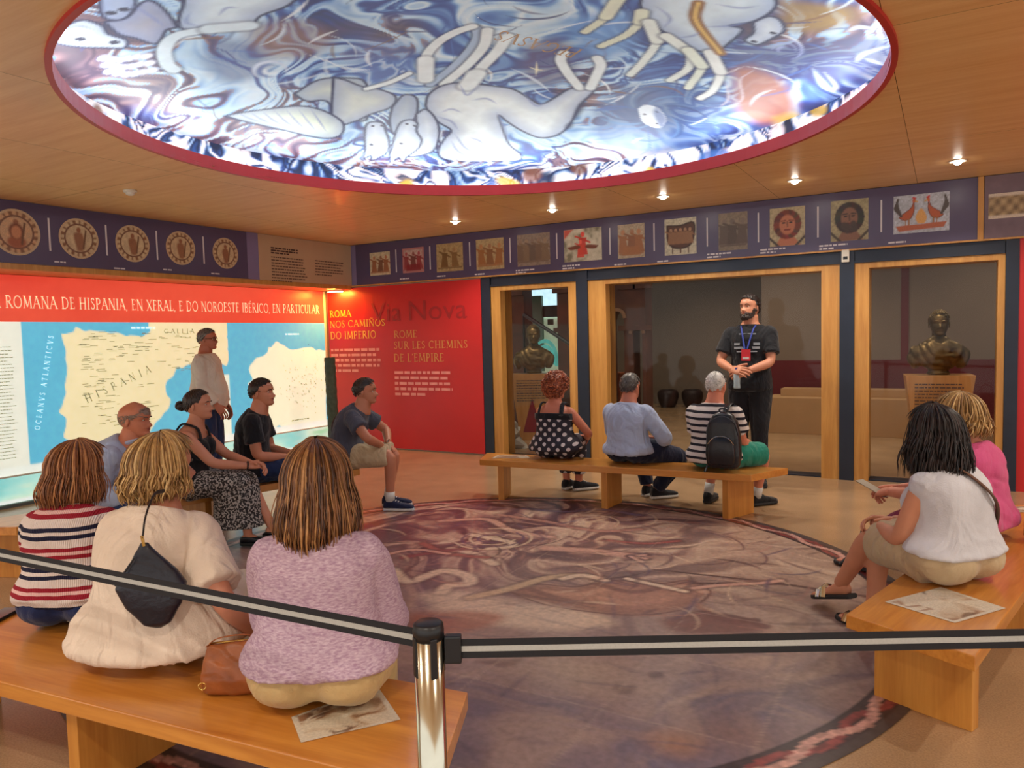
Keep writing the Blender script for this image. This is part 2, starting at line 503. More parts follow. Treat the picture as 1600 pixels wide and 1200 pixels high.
def sans_text(name, s, origin, u, v, height, material, parent, width, normal_off=.003):
    cu = bpy.data.curves.new('tmp', 'FONT'); cu.body = s; cu.resolution_u = 4
    t = bpy.data.objects.new('tmp', cu); col.objects.link(t)
    dg = bpy.context.evaluated_depsgraph_get(); me = t.evaluated_get(dg).to_mesh()
    P = np.array([x.co[:2] for x in me.vertices]); Fs = [list(p.vertices) for p in me.polygons]
    t.evaluated_get(dg).to_mesh_clear(); bpy.data.objects.remove(t); bpy.data.curves.remove(cu)
    P[:, 0] -= P[:, 0].min(); P[:, 0] *= width / P[:, 0].max(); P[:, 1] *= height / .7
    u = np.asarray(u, float); v = np.asarray(v, float); n = np.cross(u, v)
    return mk(name, np.asarray(origin) + P[:, :1] * u + P[:, 1:] * v + n * normal_off, Fs, material, parent)
def small_print(name, origin, u, v, width, rows, pitch, h, material, parent, seed=1, normal_off=.003, maxfill=1.0):
    """lines of print too small to read: words as short dashes"""
    r = random.Random(seed); V = []; F = []
    u = np.asarray(u, float); v = np.asarray(v, float); n = np.cross(u, v)
    for k in range(rows):
        x = 0; end = width * (maxfill if k < rows - 1 else maxfill * .6) * r.uniform(.85, 1)
        while x < end:
            w = min(r.uniform(1.2, 4.5) * h, end - x)
            if w <= 0.2 * h: break
            o = np.asarray(origin) - v * k * pitch
            for a, b in ((x, 0), (x + w, 0), (x + w, h), (x, h)): V.append(o + u * a + v * b + n * normal_off)
            F.append([len(V) - 4, len(V) - 3, len(V) - 2, len(V) - 1]); x += w + .6 * h
    return mk(name, V, F, material, parent, kind='stuff')

XW = -7.75      # left wall
XF = -7.19      # face of the left bulkhead and frieze
YB = 8.0        # back wall
ZF = 2.265      # underside of friezes
UX = np.array([1., 0, 0]); UY = np.array([0, 1., 0]); UZ = np.array([0, 0, 1.])
def struct(name, v, f, m, smooth=False): return mk(name, v, f, m, kind='structure', smooth=smooth)
def sbox(name, x0, x1, y0, y1, z0, z1, m): return struct(name, *box_vf(x0, x1, y0, y1, z0, z1), m)

# ------------------------------------------------------------------ floor
fm = mat('polished_stone_floor', (172, 140, 106), .2, 0, .10, 3.0, spec=.6)
N_, L_ = nodes_of(fm)
nz = N_.new('ShaderNodeTexNoise'); nz.inputs['Scale'].default_value = 130; nz.inputs['Detail'].default_value = 3
tcn = N_.new('ShaderNodeTexCoord'); L_.new(tcn.outputs['Object'], nz.inputs['Vector'])
mr = N_.new('ShaderNodeMapRange'); mr.inputs[1].default_value = .35; mr.inputs[2].default_value = .65; mr.inputs[3].default_value = .86; mr.inputs[4].default_value = 1.1
L_.new(nz.outputs[0], mr.inputs[0])
sc_ = N_.new('ShaderNodeVectorMath'); sc_.operation = 'SCALE'
src = N_['Principled BSDF'].inputs['Base Color'].links[0].from_socket
L_.new(src, sc_.inputs[0]); L_.new(mr.outputs[0], sc_.inputs['Scale']); L_.new(sc_.outputs[0], N_['Principled BSDF'].inputs['Base Color'])
sbox('floor', -8.6, 6.0, -3.5, 16.5, -.12, 0.0, fm)

# ------------------------------------------------------------------ left wall, bulkhead, back wall
plain = mat('cream_plaster', (206, 190, 170), .7, 0, .03, 2)
sbox('wall_left', XW - .2, XW, -3.5, YB + .1, 0, CEIL, plain)
sbox('trim_1', XW, XF - .004, -3.5, YB - .03, ZF, CEIL, plain)                      # bulkhead over the lightbox
led = sbox('trim_2', XW, XF, -3.5, YB - .03, ZF - .055, ZF - .001, M['frame_wood'])   # its wooden underside
sbox('wall_back', XW, -5.065, YB + .022, YB + .3, 0, CEIL, plain)
sbox('wall_back_lintel', -5.065, 6.0, YB + .022, YB + .12, ZF - .01, CEIL, plain)
sbox('wall_back_right', .545, 6.0, YB - .0, YB + .3, 0, ZF - .012, M['red_wall'])

# ------------------------------------------------------------------ ceiling of veneer panels around the round opening
CX, CY, CR = -2.49, 3.98, 2.25
back_m = mat('ceiling_void', (60, 38, 18), .9)
def ceil_piece(x0, x1, y0, y1, z):
    V = []; F = []
    n = max(1, int((x1 - x0) / .03)); xs = np.linspace(x0, x1, n + 1)
    def hh(x):
        d = CR * CR - (x - CX) ** 2
        return math.sqrt(d) if d > 0 else None
    for a, b in zip(xs[:-1], xs[1:]):
        ha, hb = hh(a), hh(b)
        if ha is None and hb is None: spans = [((y0, y1), (y0, y1))]
        else:
            ha = ha or 0.0; hb = hb or 0.0
            spans = [((y0, min(y1, CY - ha)), (y0, min(y1, CY - hb))), ((max(y0, CY + ha), y1), (max(y0, CY + hb), y1))]
        for (a0, a1), (b0, b1) in spans:
            if a1 <= a0 and b1 <= b0: continue
            a1 = max(a0, a1) if a0 == y0 else a1; b1 = max(b0, b1) if b0 == y0 else b1
            a0 = min(a0, a1); b0 = min(b0, b1)
            V += [(a, a0, z), (a, a1, z), (b, b1, z), (b, b0, z)]
            F.append([len(V) - 4, len(V) - 3, len(V) - 2, len(V) - 1])
    return V, F
v, f = ceil_piece(-8.0, 6.0, -3.5, YB + .1, CEIL + .006)
ceiling = struct('ceiling', v, f, back_m)
xe = [-7.19, -6.35, -5.13, -3.91, -2.69, -1.47, -.25, .97, 2.19, 3.41, 4.63, 5.85]
ye = [-3.5, -1.1, 1.34, 3.78, 6.22, 7.97]
for i in range(len(xe) - 1):
    for j in range(len(ye) - 1):
        v, f = ceil_piece(xe[i] + .0015, xe[i + 1] - .0015, ye[j] + .0015, ye[j + 1] - .0015, CEIL)
        if not f: continue
        # own offset for the grain of every sheet
        o = Vector((xe[i] + rng.random(), ye[j] + rng.random(), CEIL))
        mk('veneer_panel', np.array(v) - np.array(o), f, M['ceil_wood'], ceiling, loc=o)

# ------------------------------------------------------------------ painted round ceiling: red rim, drum, mural, hidden cove lamp
def ring_vf(prof, n=128, c=(CX, CY)):
    V = []; F = []; m = len(prof)
    for k in range(n):
        a = 2 * math.pi * k / n
        for r, z in prof: V.append((c[0] + r * math.cos(a), c[1] + r * math.sin(a), z))
    for k in range(n):
        for i in range(m):
            F.append((k * m + i, k * m + (i + 1) % m, ((k + 1) % n) * m + (i + 1) % m, ((k + 1) % n) * m + i))
    return V, F
ZM = 3.065; RISE = .38
def on_dome(px, py):
    d = _ray(px, py); e = np.array([0, 0, EYE])          # where the line of sight meets the vault
    lo, hi = (ZM - EYE) / d[2], (ZM + RISE - EYE) / d[2]
    f = lambda t: ZM + RISE * (1 - ((e + t * d)[0] - CX) ** 2 / 6.1 - ((e + t * d)[1] - CY) ** 2 / 6.1) - (e + t * d)[2]
    if f(lo) < 0: return e + lo * d
    for _ in range(40):
        m = (lo + hi) / 2
        if f(m) > 0: lo = m
        else: hi = m
    return e + lo * d
dome = empty('ceiling_mural', (CX, CY, CEIL), label='round recessed ceiling mural of white horses in blue swirls, ringed in red', cat='mural')
def dchild(name, v, f, m, **k): return mk(name, np.array(v) - np.array([CX, CY, CEIL]), f, m, dome, **k)
dchild('red_rim', *ring_vf([(2.25, CEIL - .02), (2.25, CEIL + .068), (2.28, CEIL + .068), (2.28, CEIL - .02)]), M['rim_red'], smooth=False)
dchild('cove_shelf', *ring_vf([(2.29, CEIL + .02), (2.29, CEIL + .03), (2.47, CEIL + .03), (2.47, CEIL + .02)], 96), plain)
dchild('cove_lamp', *ring_vf([(2.38 + .012 * math.cos(a), CEIL + .045 + .012 * math.sin(a)) for a in np.arange(6) * math.pi / 3], 72), mat_emit('cove_tube', (236, 240, 255), COVE_EMIT))
for k in range(14):                                   # flood lamps lying in the cove behind the rim, aimed at the vault
    a = 2 * math.pi * (k + .5) / 14
    li = bpy.data.lights.new('cove_flood', 'AREA'); li.shape = 'RECTANGLE'; li.size = .7; li.size_y = .03; li.energy = COVE_FLOOD; li.color = (.88, .98, 1)
    lo = bpy.data.objects.new('cove_flood', li); col.objects.link(lo); lo.parent = dome
    lo.location = (2.345 * math.cos(a), 2.345 * math.sin(a), .078)
    dv_ = Vector((-math.cos(a) * .93, -math.sin(a) * .93, .37)); lo.rotation_euler = dv_.to_track_quat('-Z', 'Y').to_euler()

def polar_grid(R, nr, nt, r0=0.0):
    r = np.linspace(r0 + R * .0015, R, nr); a = np.arange(nt) * 2 * math.pi / nt
    rr, aa = np.meshgrid(r, a, indexing='ij')
    P = np.stack([rr.ravel() * np.cos(aa.ravel()), rr.ravel() * np.sin(aa.ravel())], -1)
    i, j = np.meshgrid(np.arange(nr - 1), np.arange(nt), indexing='ij')
    j2 = (j + 1) % nt
    Q = np.stack([i * nt + j, (i + 1) * nt + j, (i + 1) * nt + j2, i * nt + j2], -1).reshape(-1, 4)
    return P, Q
def swirl(P, s, sc, warp):
    x, y = P[:, 0] * sc, P[:, 1] * sc
    for k in range(2):
        wx = fbm(x * .8 + 3, y * .8, s + 11 * k, 3) - .5; wy = fbm(x * .8, y * .8 + 7, s + 5 + 11 * k, 3) - .5
        x = x + warp * wx; y = y + warp * wy
    return x, y

P, Q = polar_grid(2.47, 190, 800)
PW = P + np.array([CX, CY])
x, y = swirl(PW, 2, 1.35, 3.0)
t = fbm(x, y, 4, 4); band = .5 + .5 * np.sin(t * 30 + fbm(x * 2, y * 2, 8, 3) * 5)
base = ramp(np.clip(.72 * band + .55 * (fbm(PW[:, 0] * .9, PW[:, 1] * .9, 21, 3) - .5) + .14, 0, 1),
            [(0, (18, 28, 74)), (.2, (34, 58, 134)), (.4, (70, 110, 180)), (.6, (118, 160, 208)), (.8, (176, 206, 228)), (1, (222, 234, 238))])
cv = Canvas(PW, base)
brown = fbm(PW[:, 0] * 1.3 + 9, PW[:, 1] * 1.3, 31, 3)
m_ = np.clip((brown - .56) * 7, 0, .75) * (band < .62)
cv.C = cv.C * (1 - m_[:, None]) + ramp(band, [(0, (74, 48, 50)), (.5, (150, 98, 62)), (1, (206, 170, 110))]) * m_[:, None]
mp_ = lambda pts: [on_dome(a, b)[:2] for a, b in pts]
NAVY = (24, 30, 76); WHITE = (230, 240, 240); PALE = (208, 224, 232); GREY = (172, 184, 204)
def limb(pts, w, c=WHITE):
    q = mp_(pts); cv.line(q, w + .022, NAVY, .85, .5); cv.line(q, w, c, 1, .35)
def shape(pts, c=WHITE, ew=.014, sh=((120, 140, 186), .16, .65)):
    cv.poly(mp_(pts), c, 1, .01, True, NAVY, ew, sh)
# colour fields
for pts, c, a in [([(1145, 110), (1190, 100), (1240, 150), (1235, 185), (1190, 195), (1150, 170)], (168, 98, 66), .9),
                  ([(1215, 0), (1320, 10), (1335, 30), (1290, 48), (1230, 45)], (160, 128, 62), .8),
                  ([(1120, 60), (1200, 70), (1300, 60), (1390, 60), (1380, 110), (1300, 130), (1180, 110)], (56, 60, 116), .8),
                  ([(380, 40), (470, 30), (520, 60), (480, 90), (400, 85)], (150, 108, 78), .55),
                  ([(940, 150), (1000, 130), (1120, 150), (1130, 215), (1020, 240), (930, 220)], (62, 92, 148), .75),
                  ([(820, 70), (880, 60), (900, 110), (850, 135), (815, 115)], (84, 60, 104), .7),
                  ([(880, 30), (980, 20), (985, 75), (920, 90)], (104, 152, 210), .8),
                  ([(330, 60), (400, 70), (420, 110), (360, 130), (320, 100)], (58, 64, 126), .6),
                  ([(545, 60), (640, 70), (640, 130), (560, 130)], (70, 100, 172), .5),
                  ([(1215, 185), (1245, 180), (1240, 205), (1215, 212)], (226, 196, 52), .9)]:
    cv.poly(mp_(pts), c, a, .12)
# brush lines: blue and white curls
for k in range(230):
    a0 = rng.uniform(0, 6.28); rr = 2.3 * math.sqrt(rng.random()); c0 = np.array([CX + rr * math.cos(a0), CY + rr * math.sin(a0)])
    th = rng.uniform(0, 6.28); L0 = rng.uniform(.1, .34); cu_ = rng.uniform(-7, 7); pts = [c0]
    for j in range(7):
        th += cu_ * L0 / 7; pts.append(pts[-1] + np.array([math.cos(th), math.sin(th)]) * L0 / 5)
    cv.line(pts, rng.uniform(.01, .024), rng.choice([(30, 46, 110), (60, 96, 172), (214, 228, 238), (236, 242, 244), (44, 58, 124), (120, 84, 60)]), rng.uniform(.5, .9), .7, True)
# white horses over the waves
def sc_(ox, k): return lambda pts: [(ox + x / k, y / k) for x, y in pts]
A_c, B_c, C_c = sc_(540, 3.636), sc_(60, 3.2), sc_(900, 3.2)
def dots_(pts, r=.022, c=(24, 26, 62)):
    for q in pts: cv.ell(on_dome(*q)[:2], (r, r * 1.2), c)
def inner(pts, w=.022, c=(118, 134, 184), a=.7): cv.line(mp_(pts), w, c, a, .9, True)
# left group
shape(B_c([(60, 190), (120, 140), (220, 100), (320, 130), (350, 170), (440, 200), (430, 240), (330, 240), (200, 235), (80, 215)]))
shape(B_c([(305, -20), (470, -20), (480, 40), (440, 90), (360, 100), (315, 70)]), GREY)
shape(B_c([(330, 110), (440, 90), (520, 10), (600, 20), (690, 130), (640, 150), (590, 220), (480, 190), (400, 170)]), (166, 164, 176))
shape(B_c([(700, 100), (720, 40), (800, -60), (1300, -80), (1260, 20), (1110, 80), (1050, 140), (850, 150), (720, 145)]), PALE)
limb(B_c([(1050, 130), (800, 155), (680, 185), (630, 250), (645, 320), (680, 350)]), .05, PALE); limb(B_c([(1050, 130), (860, 145)]), .07, PALE)
dots_(B_c([(210, 195), (380, 212)]), .03); dots_(B_c([(362, 65), (428, 48)]), .03)
for q in ([(900, 80), (940, 40), (1000, 40)], [(760, 60), (740, 110), (800, 130)], [(480, 30), (560, 80), (640, 140)], [(120, 150), (200, 130), (280, 150)]): inner(B_c(q))
for k in range(18):
    x_, y_ = 330 + (k % 6) * 42 + 14 * (k // 6), 290 + (k // 6) * 36 + 10 * math.sin(k)
    cv.ell(on_dome(60 + x_ / 3.2, y_ / 3.2)[:2], (.06, .05), (88, 104, 160), .8, .5); cv.ell(on_dome(60 + x_ / 3.2, y_ / 3.2)[:2], (.048, .04), (228, 226, 228), .95, .4)
for k in range(3): inner(B_c([(1160 + (30 + 26 * k) * math.cos(t), 355 + (14 + 16 * k) * math.sin(t)) for t in np.linspace(k, k + 4.5, 8)]), .03, [(222, 230, 236), (70, 90, 160), (206, 216, 230)][k], .9)
# winged horse
shape(B_c([(1280, 470), (1400, 400), (1540, 390), (1640, 420), (1640, 600), (1500, 570), (1440, 505), (1340, 505)]), (200, 210, 200))
shape(A_c([(-70, 440), (0, 455), (90, 490), (200, 510), (285, 550), (255, 610), (140, 650), (50, 690), (-70, 700)]), (206, 214, 206))
shape(B_c([(930, 580), (1020, 562), (1150, 545), (1300, 530), (1400, 545), (1480, 580), (1525, 620), (1515, 672), (1450, 692), (1350, 680), (1200, 645), (1050, 612)]), (220, 230, 212))
for k in range(7): inner(B_c([(1000 + 60 * k, 566 - 4 * k), (1050 + 60 * k, 590 + 4 * k), (1110 + 55 * k, 610 + 8 * k)]), .014)
limb(A_c([(120, 505), (250, 468), (360, 418)]), .03)
# central pair
shape(A_c([(265, 610), (330, 540), (405, 560), (400, 660), (350, 700), (275, 760), (250, 690)]), (190, 202, 206))
limb(A_c([(480, 480), (600, 392), (700, 292), (750, 212), (742, 160)]), .04, (168, 190, 214))
limb(A_c([(560, 480), (690, 372), (785, 262), (806, 172)]), .045)
limb(A_c([(460, 450), (455, 330), (520, 245), (620, 185), (722, 150)]), .042); limb(A_c([(455, 450), (455, 340)]), .07)
shape(A_c([(455, 600), (470, 540), (540, 490), (640, 470), (760, 480), (850, 490), (960, 510), (1060, 570), (1110, 592), (1180, 560), (1260, 510), (1330, 488), (1380, 470), (1420, 490), (1400, 530), (1330, 600), (1290, 680), (1250, 735), (1190, 772), (1100, 782), (1000, 742), (920, 692), (870, 655), (892, 730), (930, 820), (1000, 885), (960, 915), (700, 920), (560, 905), (525, 860), (560, 790), (600, 742), (540, 702), (480, 660)]))
limb(A_c([(1330, 500), (1265, 420), (1222, 345), (1240, 300)]), .045); limb(A_c([(1390, 500), (1425, 430), (1450, 372), (1430, 330)]), .045)
limb(A_c([(690, 490), (765, 392), (862, 292), (922, 205)]), .05); limb(A_c([(690, 490), (745, 420)]), .085)
shape(A_c([(400, 650), (455, 620), (515, 680), (532, 760), (505, 850), (430, 882), (345, 885), (400, 800)]))
shape(A_c([(262, 840), (290, 735), (320, 692), (370, 680), (408, 700), (402, 745), (432, 795), (412, 845), (345, 895), (330, 925), (300, 895), (262, 925), (250, 890)]))
shape(A_c([(108, 785), (115, 715), (150, 692), (212, 700), (226, 740), (246, 800), (240, 862), (190, 895), (150, 912), (140, 885), (85, 912), (110, 862)]))
dots_(A_c([(145, 822), (318, 816)]), .02); dots_(A_c([(155, 715), (205, 715), (350, 705), (392, 715)]), .016)
for q in ([(650, 480), (690, 540), (760, 480)], [(510, 660), (600, 690), (640, 740)], [(620, 760), (680, 840), (760, 870)], [(600, 800), (640, 860), (720, 900)], [(860, 640), (900, 720), (940, 830)], [(1000, 520), (1080, 600), (1140, 580)], [(720, 570), (800, 560), (860, 590)], [(700, 780), (760, 800), (790, 830)], [(540, 640), (600, 620), (660, 640)]): inner(A_c(q))
for q in ([(1290, 690), (1330, 620), (1360, 560)], [(1250, 740), (1290, 690)]): inner(A_c(q), .05, (32, 34, 76), .9)
for k in range(26):
    x0 = rng.uniform(40, 1000); inner(A_c([(x0, 905), (x0 + rng.uniform(-50, 50), 925), (x0 + rng.uniform(-90, 90), 945)]), .02, rng.choice([(236, 240, 240), (130, 150, 196), (120, 84, 66), (206, 214, 226), (150, 96, 72)]), .85)
for q in ([(1040, 380), (1085, 395), (1130, 400)], [(1085, 350), (1085, 395), (1080, 430)]): inner(A_c(q), .014, (236, 226, 190), .95)
# right horse, its legs, head and golden strap
shape(C_c([(320, 20), (380, -70), (900, -90), (1000, 0), (975, 60), (885, 108), (770, 128), (835, 150), (745, 232), (700, 262), (600, 252), (500, 192), (425, 150), (345, 90)]), PALE)
YB_ = (218, 222, 196)
for q, c_ in (([(215, -10), (150, 85), (45, 160)], YB_), ([(330, 60), (320, 110), (250, 175), (125, 232)], YB_), ([(365, 110), (405, 205), (335, 310), (270, 375)], (222, 230, 222)), ([(450, 180), (560, 255), (562, 340), (470, 402)], (222, 230, 222)), ([(560, 250), (630, 330), (560, 440)], (222, 230, 214)), ([(670, 262), (722, 360), (685, 450), (620, 492)], (226, 232, 228))): limb(C_c(q), .034, c_); limb(C_c(q[:2]), .05, c_)
cv.line(mp_(C_c([(612, 15), (596, 90), (640, 165), (722, 265)])), .05, (140, 96, 38), 1, .4); cv.line(mp_(C_c([(612, 15), (596, 90), (640, 165), (722, 265)])), .018, (214, 176, 90), 1, .6)
shape(C_c([(885, 112), (960, 82), (1020, 100), (1042, 150), (1000, 182), (925, 220), (885, 222), (842, 200), (885, 165)]))
dots_(C_c([(985, 165), (890, 208)]), .02)
for q in ([(640, 135), (760, 130), (860, 112)], [(700, 20), (820, 40), (910, 30)], [(400, 30), (470, 90), (440, 140)], [(500, 190), (580, 180), (620, 160)]): inner(C_c(q))
for q in ([(740, 390), (762, 490), (715, 540)], [(890, 350), (822, 400), (832, 495), (765, 545)], [(840, 330), (740, 375)]): inner(C_c(q), .014, (206, 190, 196), .8)
for k in range(3): inner(C_c([(1040 + (30 + 30 * k) * math.cos(t), 250 + (16 + 18 * k) * math.sin(t)) for t in np.linspace(2 + k, 5.5 + k, 8)]), .02, (150, 160, 206), .8)
for q in ([(1580, 225), (1440, 270), (1400, 310)], [(1550, 330), (1440, 290)], [(1180, 340), (1220, 400), (1270, 450), (1300, 430), (1240, 360)], [(1350, 160), (1420, 135), (1500, 150)]): inner(C_c(q), .03, (206, 218, 236), .9)
# woman's face among dark waves
cv.ell(on_dome(1018, 181)[:2], (.30, .34), (40, 66, 118), .7, .8)
for k in range(16):
    a0 = rng.uniform(.4, 2.8) * (1 if k % 2 else -1); c0 = np.array(on_dome(1018, 178)[:2]); inner_pts = [c0 + np.array([math.cos(a0 + .25 * j), math.sin(a0 + .25 * j)]) * (.15 + .07 * j) for j in range(5)]
    cv.line(inner_pts, .02, rng.choice([(36, 58, 110), (86, 128, 178), (60, 92, 146)]), .8, .7, True)
cv.poly(mp_(C_c([(310, 545), (345, 525), (400, 535), (440, 570), (450, 605), (425, 638), (380, 635), (330, 605)])), (214, 222, 228), 1, .01)
cv.poly(mp_(C_c([(400, 535), (440, 570), (450, 605), (425, 638), (400, 600), (385, 560)])), (92, 112, 164), .85, .03)
dots_(C_c([(342, 572), (402, 560), (405, 618)]), .012)
mural_m = mat_paint('ceiling_paint', .6, 0, .07, 9)
V3 = np.c_[P, ZM - CEIL + RISE * (1 - (P ** 2).sum(1) / 2.47 ** 2)]
mk_np('painted_ceiling', V3, Q[:, ::-1], mural_m, dome, cv.C)
# gold capitals, seen upside down from the benches
gold = mat('gold_paint', (164, 116, 44), .5)
ga, gb = on_dome(912, 66) - np.array([0, 0, .05]), on_dome(782, 34) - np.array([0, 0, .05])
gu = (gb - ga) / np.linalg.norm(gb - ga); gv = np.cross(np.array([0, 0, -1.]), gu)
o_ = serif_text('lettering', 'PEGASVS', ga - np.array([CX, CY, CEIL]), gu, gv, .15, gold, dome, width=np.linalg.norm(gb - ga), normal_off=0, n=np.array([0, 0, -1.]))
# drum between rim and mural
nt, nz_ = 900, 26
aa, zz = np.meshgrid(np.arange(nt) * 2 * math.pi / nt, np.linspace(.03, ZM - CEIL, nz_), indexing='ij')
DP = np.stack([aa.ravel() * 2.47, zz.ravel()], -1)
xx, yy = swirl(DP, 7, 3.4, 1.6)
db = ramp(.5 + .5 * np.sin(fbm(xx, yy, 3, 4) * 34), [(0, (20, 34, 66)), (.25, (40, 84, 150)), (.5, (150, 190, 220)), (.7, (232, 238, 240)), (1, (248, 248, 244))])
dc = Canvas(DP, db)
for k in range(60):
    u0 = rng.uniform(0, 15.4); c = rng.choice([(236, 238, 238), (246, 246, 240), (214, 184, 60), (120, 76, 50), (22, 34, 60), (60, 110, 176), (240, 240, 236)])
    dc.ell((u0, rng.uniform(.08, .24)), (rng.uniform(.05, .16), rng.uniform(.04, .1)), c, .85, .4, rng.uniform(-.6, .6))
i, j = np.meshgrid(np.arange(nt), np.arange(nz_ - 1), indexing='ij')
QD = np.stack([i * nz_ + j, ((i + 1) % nt) * nz_ + j, ((i + 1) % nt) * nz_ + j + 1, i * nz_ + j + 1], -1).reshape(-1, 4)
mk_np('painted_drum', np.c_[2.47 * np.cos(aa.ravel()), 2.47 * np.sin(aa.ravel()), zz.ravel()], QD[:, ::-1], mural_m, dome, dc.C)

# ------------------------------------------------------------------ floor mural
FX, FY = -2.38, 3.87
P, Q = polar_grid(2.36, 190, 860)
PW = P + np.array([FX, FY]); R_ = np.hypot(P[:, 0], P[:, 1]); A_ = np.arctan2(P[:, 1], P[:, 0])
x, y = swirl(PW, 5, 1.15, 2.8)
t = fbm(x, y, 3, 5); band = .5 + .5 * np.sin(t * 20 + 2.5 * fbm(x * 3, y * 3, 9, 3))
# towards the far left more wine red, middle right beige, near side violet
far = np.clip((PW[:, 1] - 2.9) / 1.6, 0, 1); right = np.clip((PW[:, 0] + 2.7) / 2.0, 0, 1)
near_c = ramp(.3 + .75 * fbm(x * 1.8, y * 1.8, 12, 5), [(0, (62, 54, 76)), (.45, (98, 86, 104)), (.6, (124, 104, 108)), (.8, (152, 126, 116)), (1, (176, 150, 128))])
farl_c = ramp(.75 * band + .25 * fbm(x * 3, y * 3, 2, 3), [(0, (64, 42, 58)), (.3, (104, 66, 74)), (.55, (140, 100, 96)), (.8, (178, 142, 124)), (1, (212, 186, 160))])
farr_c = ramp(.5 * band + .5 * fbm(x * 2, y * 2, 22, 4), [(0, (122, 94, 90)), (.5, (164, 136, 118)), (1, (192, 168, 146))])
fc = farl_c * (1 - right[:, None]) + farr_c * right[:, None]
base = near_c * (1 - far[:, None]) + fc * far[:, None]
cv = Canvas(PW, base)
fp = lambda pts: [on_z(a, b, 0)[:2] for a, b in pts]
CR_ = (212, 186, 160); FL = (172, 118, 96); DK = (70, 40, 48); PK = (196, 150, 132)
def fl(pts, w, c, a=.95, edge=DK):
    q = fp(pts)
    if edge: cv.line(q, w + .03, edge, .65, .6)
    cv.line(q, w, c, a, .55)
cv.poly(fp([(655, 930), (700, 922), (800, 940), (900, 950), (960, 975), (860, 985), (760, 975), (690, 960)]), CR_, .8, .1)
cv.poly(fp([(795, 925), (840, 914), (900, 918), (960, 908), (1030, 913), (1075, 908), (1108, 922), (1098, 940), (1060, 955), (1000, 962), (930, 958), (850, 945)]), (166, 118, 98), .9, .09, True, (110, 72, 66), .01, ((116, 74, 68), .18, .6))
for q, c in (([(850, 925), (900, 930), (945, 922)], (182, 136, 112)), ([(940, 935), (985, 945), (1040, 938)], (176, 128, 106)), ([(935, 914), (985, 926), (1030, 920)], (120, 80, 72)), ([(1040, 920), (1080, 918), (1100, 926)], (190, 146, 122)), ([(830, 922), (880, 938), (930, 944)], (124, 84, 76)), ([(1085, 945), (1110, 960), (1090, 978), (1050, 975)], (150, 106, 90)), ([(1110, 960), (1150, 966), (1195, 980)], (86, 58, 58)), ([(1060, 968), (1100, 958), (1140, 972), (1180, 970)], (78, 52, 54))): fl(q, .04, c, .85, None)
cv.poly(fp([(640, 960), (720, 955), (790, 965), (720, 990), (640, 990)]), (150, 90, 72), .8, .08)
cv.poly(fp([(1030, 970), (1090, 955), (1150, 965), (1200, 975), (1180, 990), (1060, 990)]), (112, 70, 66), .85, .07)
fl([(854, 857), (927, 862), (975, 868), (1002, 872)], .075, PK)
for dx, dy in ((1008, 868), (1010, 874), (1004, 879)): fl([(985, 870), (dx, dy)], .02, PK)
fl([(612, 891), (639, 909), (691, 893), (728, 900), (733, 912), (702, 916), (690, 926)], .06, CR_)
fl([(705, 858), (740, 866), (772, 882)], .05, CR_); fl([(735, 836), (790, 846), (800, 853), (765, 858)], .045, CR_)
fl([(660, 850), (700, 866), (760, 872)], .04, (150, 84, 78)); fl([(630, 872), (690, 862), (730, 858)], .04, (128, 62, 70))
fl([(560, 880), (640, 860), (700, 866)], .03, PK)
fl([(735, 935), (800, 920), (850, 905), (900, 900), (940, 905)], .05, (196, 166, 134))
fl([(880, 905), (905, 900), (930, 903), (945, 908)], .04, CR_)
fl([(690, 815), (760, 812), (800, 830), (860, 840)], .05, PK); fl([(780, 805), (850, 815), (930, 830), (1000, 828)], .04, (168, 120, 108))
fl([(820, 795), (880, 800), (940, 797), (1000, 806)], .04, (120, 96, 116))
fl([(945, 845), (1010, 850), (1060, 846)], .03, (150, 80, 76)); fl([(980, 905), (1070, 925)], .03, CR_)
for q in ([(1022, 891), (1190, 909), (1270, 920), (1352, 933)], [(1085, 912), (1216, 914), (1290, 925)], [(1290, 918), (1275, 926), (1290, 932)]): cv.line(fp(q), .018, (74, 44, 44), .9, .5)
fl([(1085, 920), (1130, 915), (1190, 912), (1220, 908)], .03, PK)
for k in range(5): cv.line([fp([(770, 842)])[0] + np.array([math.cos(a), math.sin(a)]) * (.05 + .06 * k) for a in np.linspace(k, k + 4.5, 9)], .016, [(206, 180, 150), (96, 66, 96)][k % 2], .8, .6)
for q in ([(745, 1035), (790, 1038), (815, 1030)], [(960, 1070), (975, 1080), (990, 1072)], [(1015, 1060), (1035, 1052)]): cv.line(fp(q), .05, (84, 58, 66), .8, .6, True)
cv.ell(fp([(1053, 1163)])[0], (.16, .14), (146, 96, 62), .75, .8); cv.ell(fp([(1150, 1150)])[0], (.4, .2), (128, 92, 74), .5, .9)
cv.ell(fp([(890, 1050)])[0], (.5, .22), (176, 150, 124), .5, .9); cv.ell(fp([(1180, 860)])[0], (.5, .6), (186, 160, 140), .45, .9)
for k in range(330):
    a0 = rng.uniform(0, 6.28); rr = 2.1 * math.sqrt(rng.random()); c0 = np.array([FX + rr * math.cos(a0), FY + rr * math.sin(a0)])
    th = rng.gauss(.2, .8); L0 = rng.uniform(.12, .45); cu_ = rng.uniform(-5, 5); pts = [c0]
    for j in range(6):
        th += cu_ * L0 / 6; pts.append(pts[-1] + np.array([math.cos(th), math.sin(th)]) * L0 / 5)
    far_ = c0[1] > 3.6
    cv.line(pts, rng.uniform(.012, .03), rng.choice([(206, 178, 150), (92, 58, 66), (160, 112, 100), (84, 66, 92), (70, 44, 50)] if far_ else [(140, 116, 116), (84, 70, 90), (164, 138, 122), (74, 60, 84)]), rng.uniform(.35, .8) * (1 if far_ else .6), .8, True)
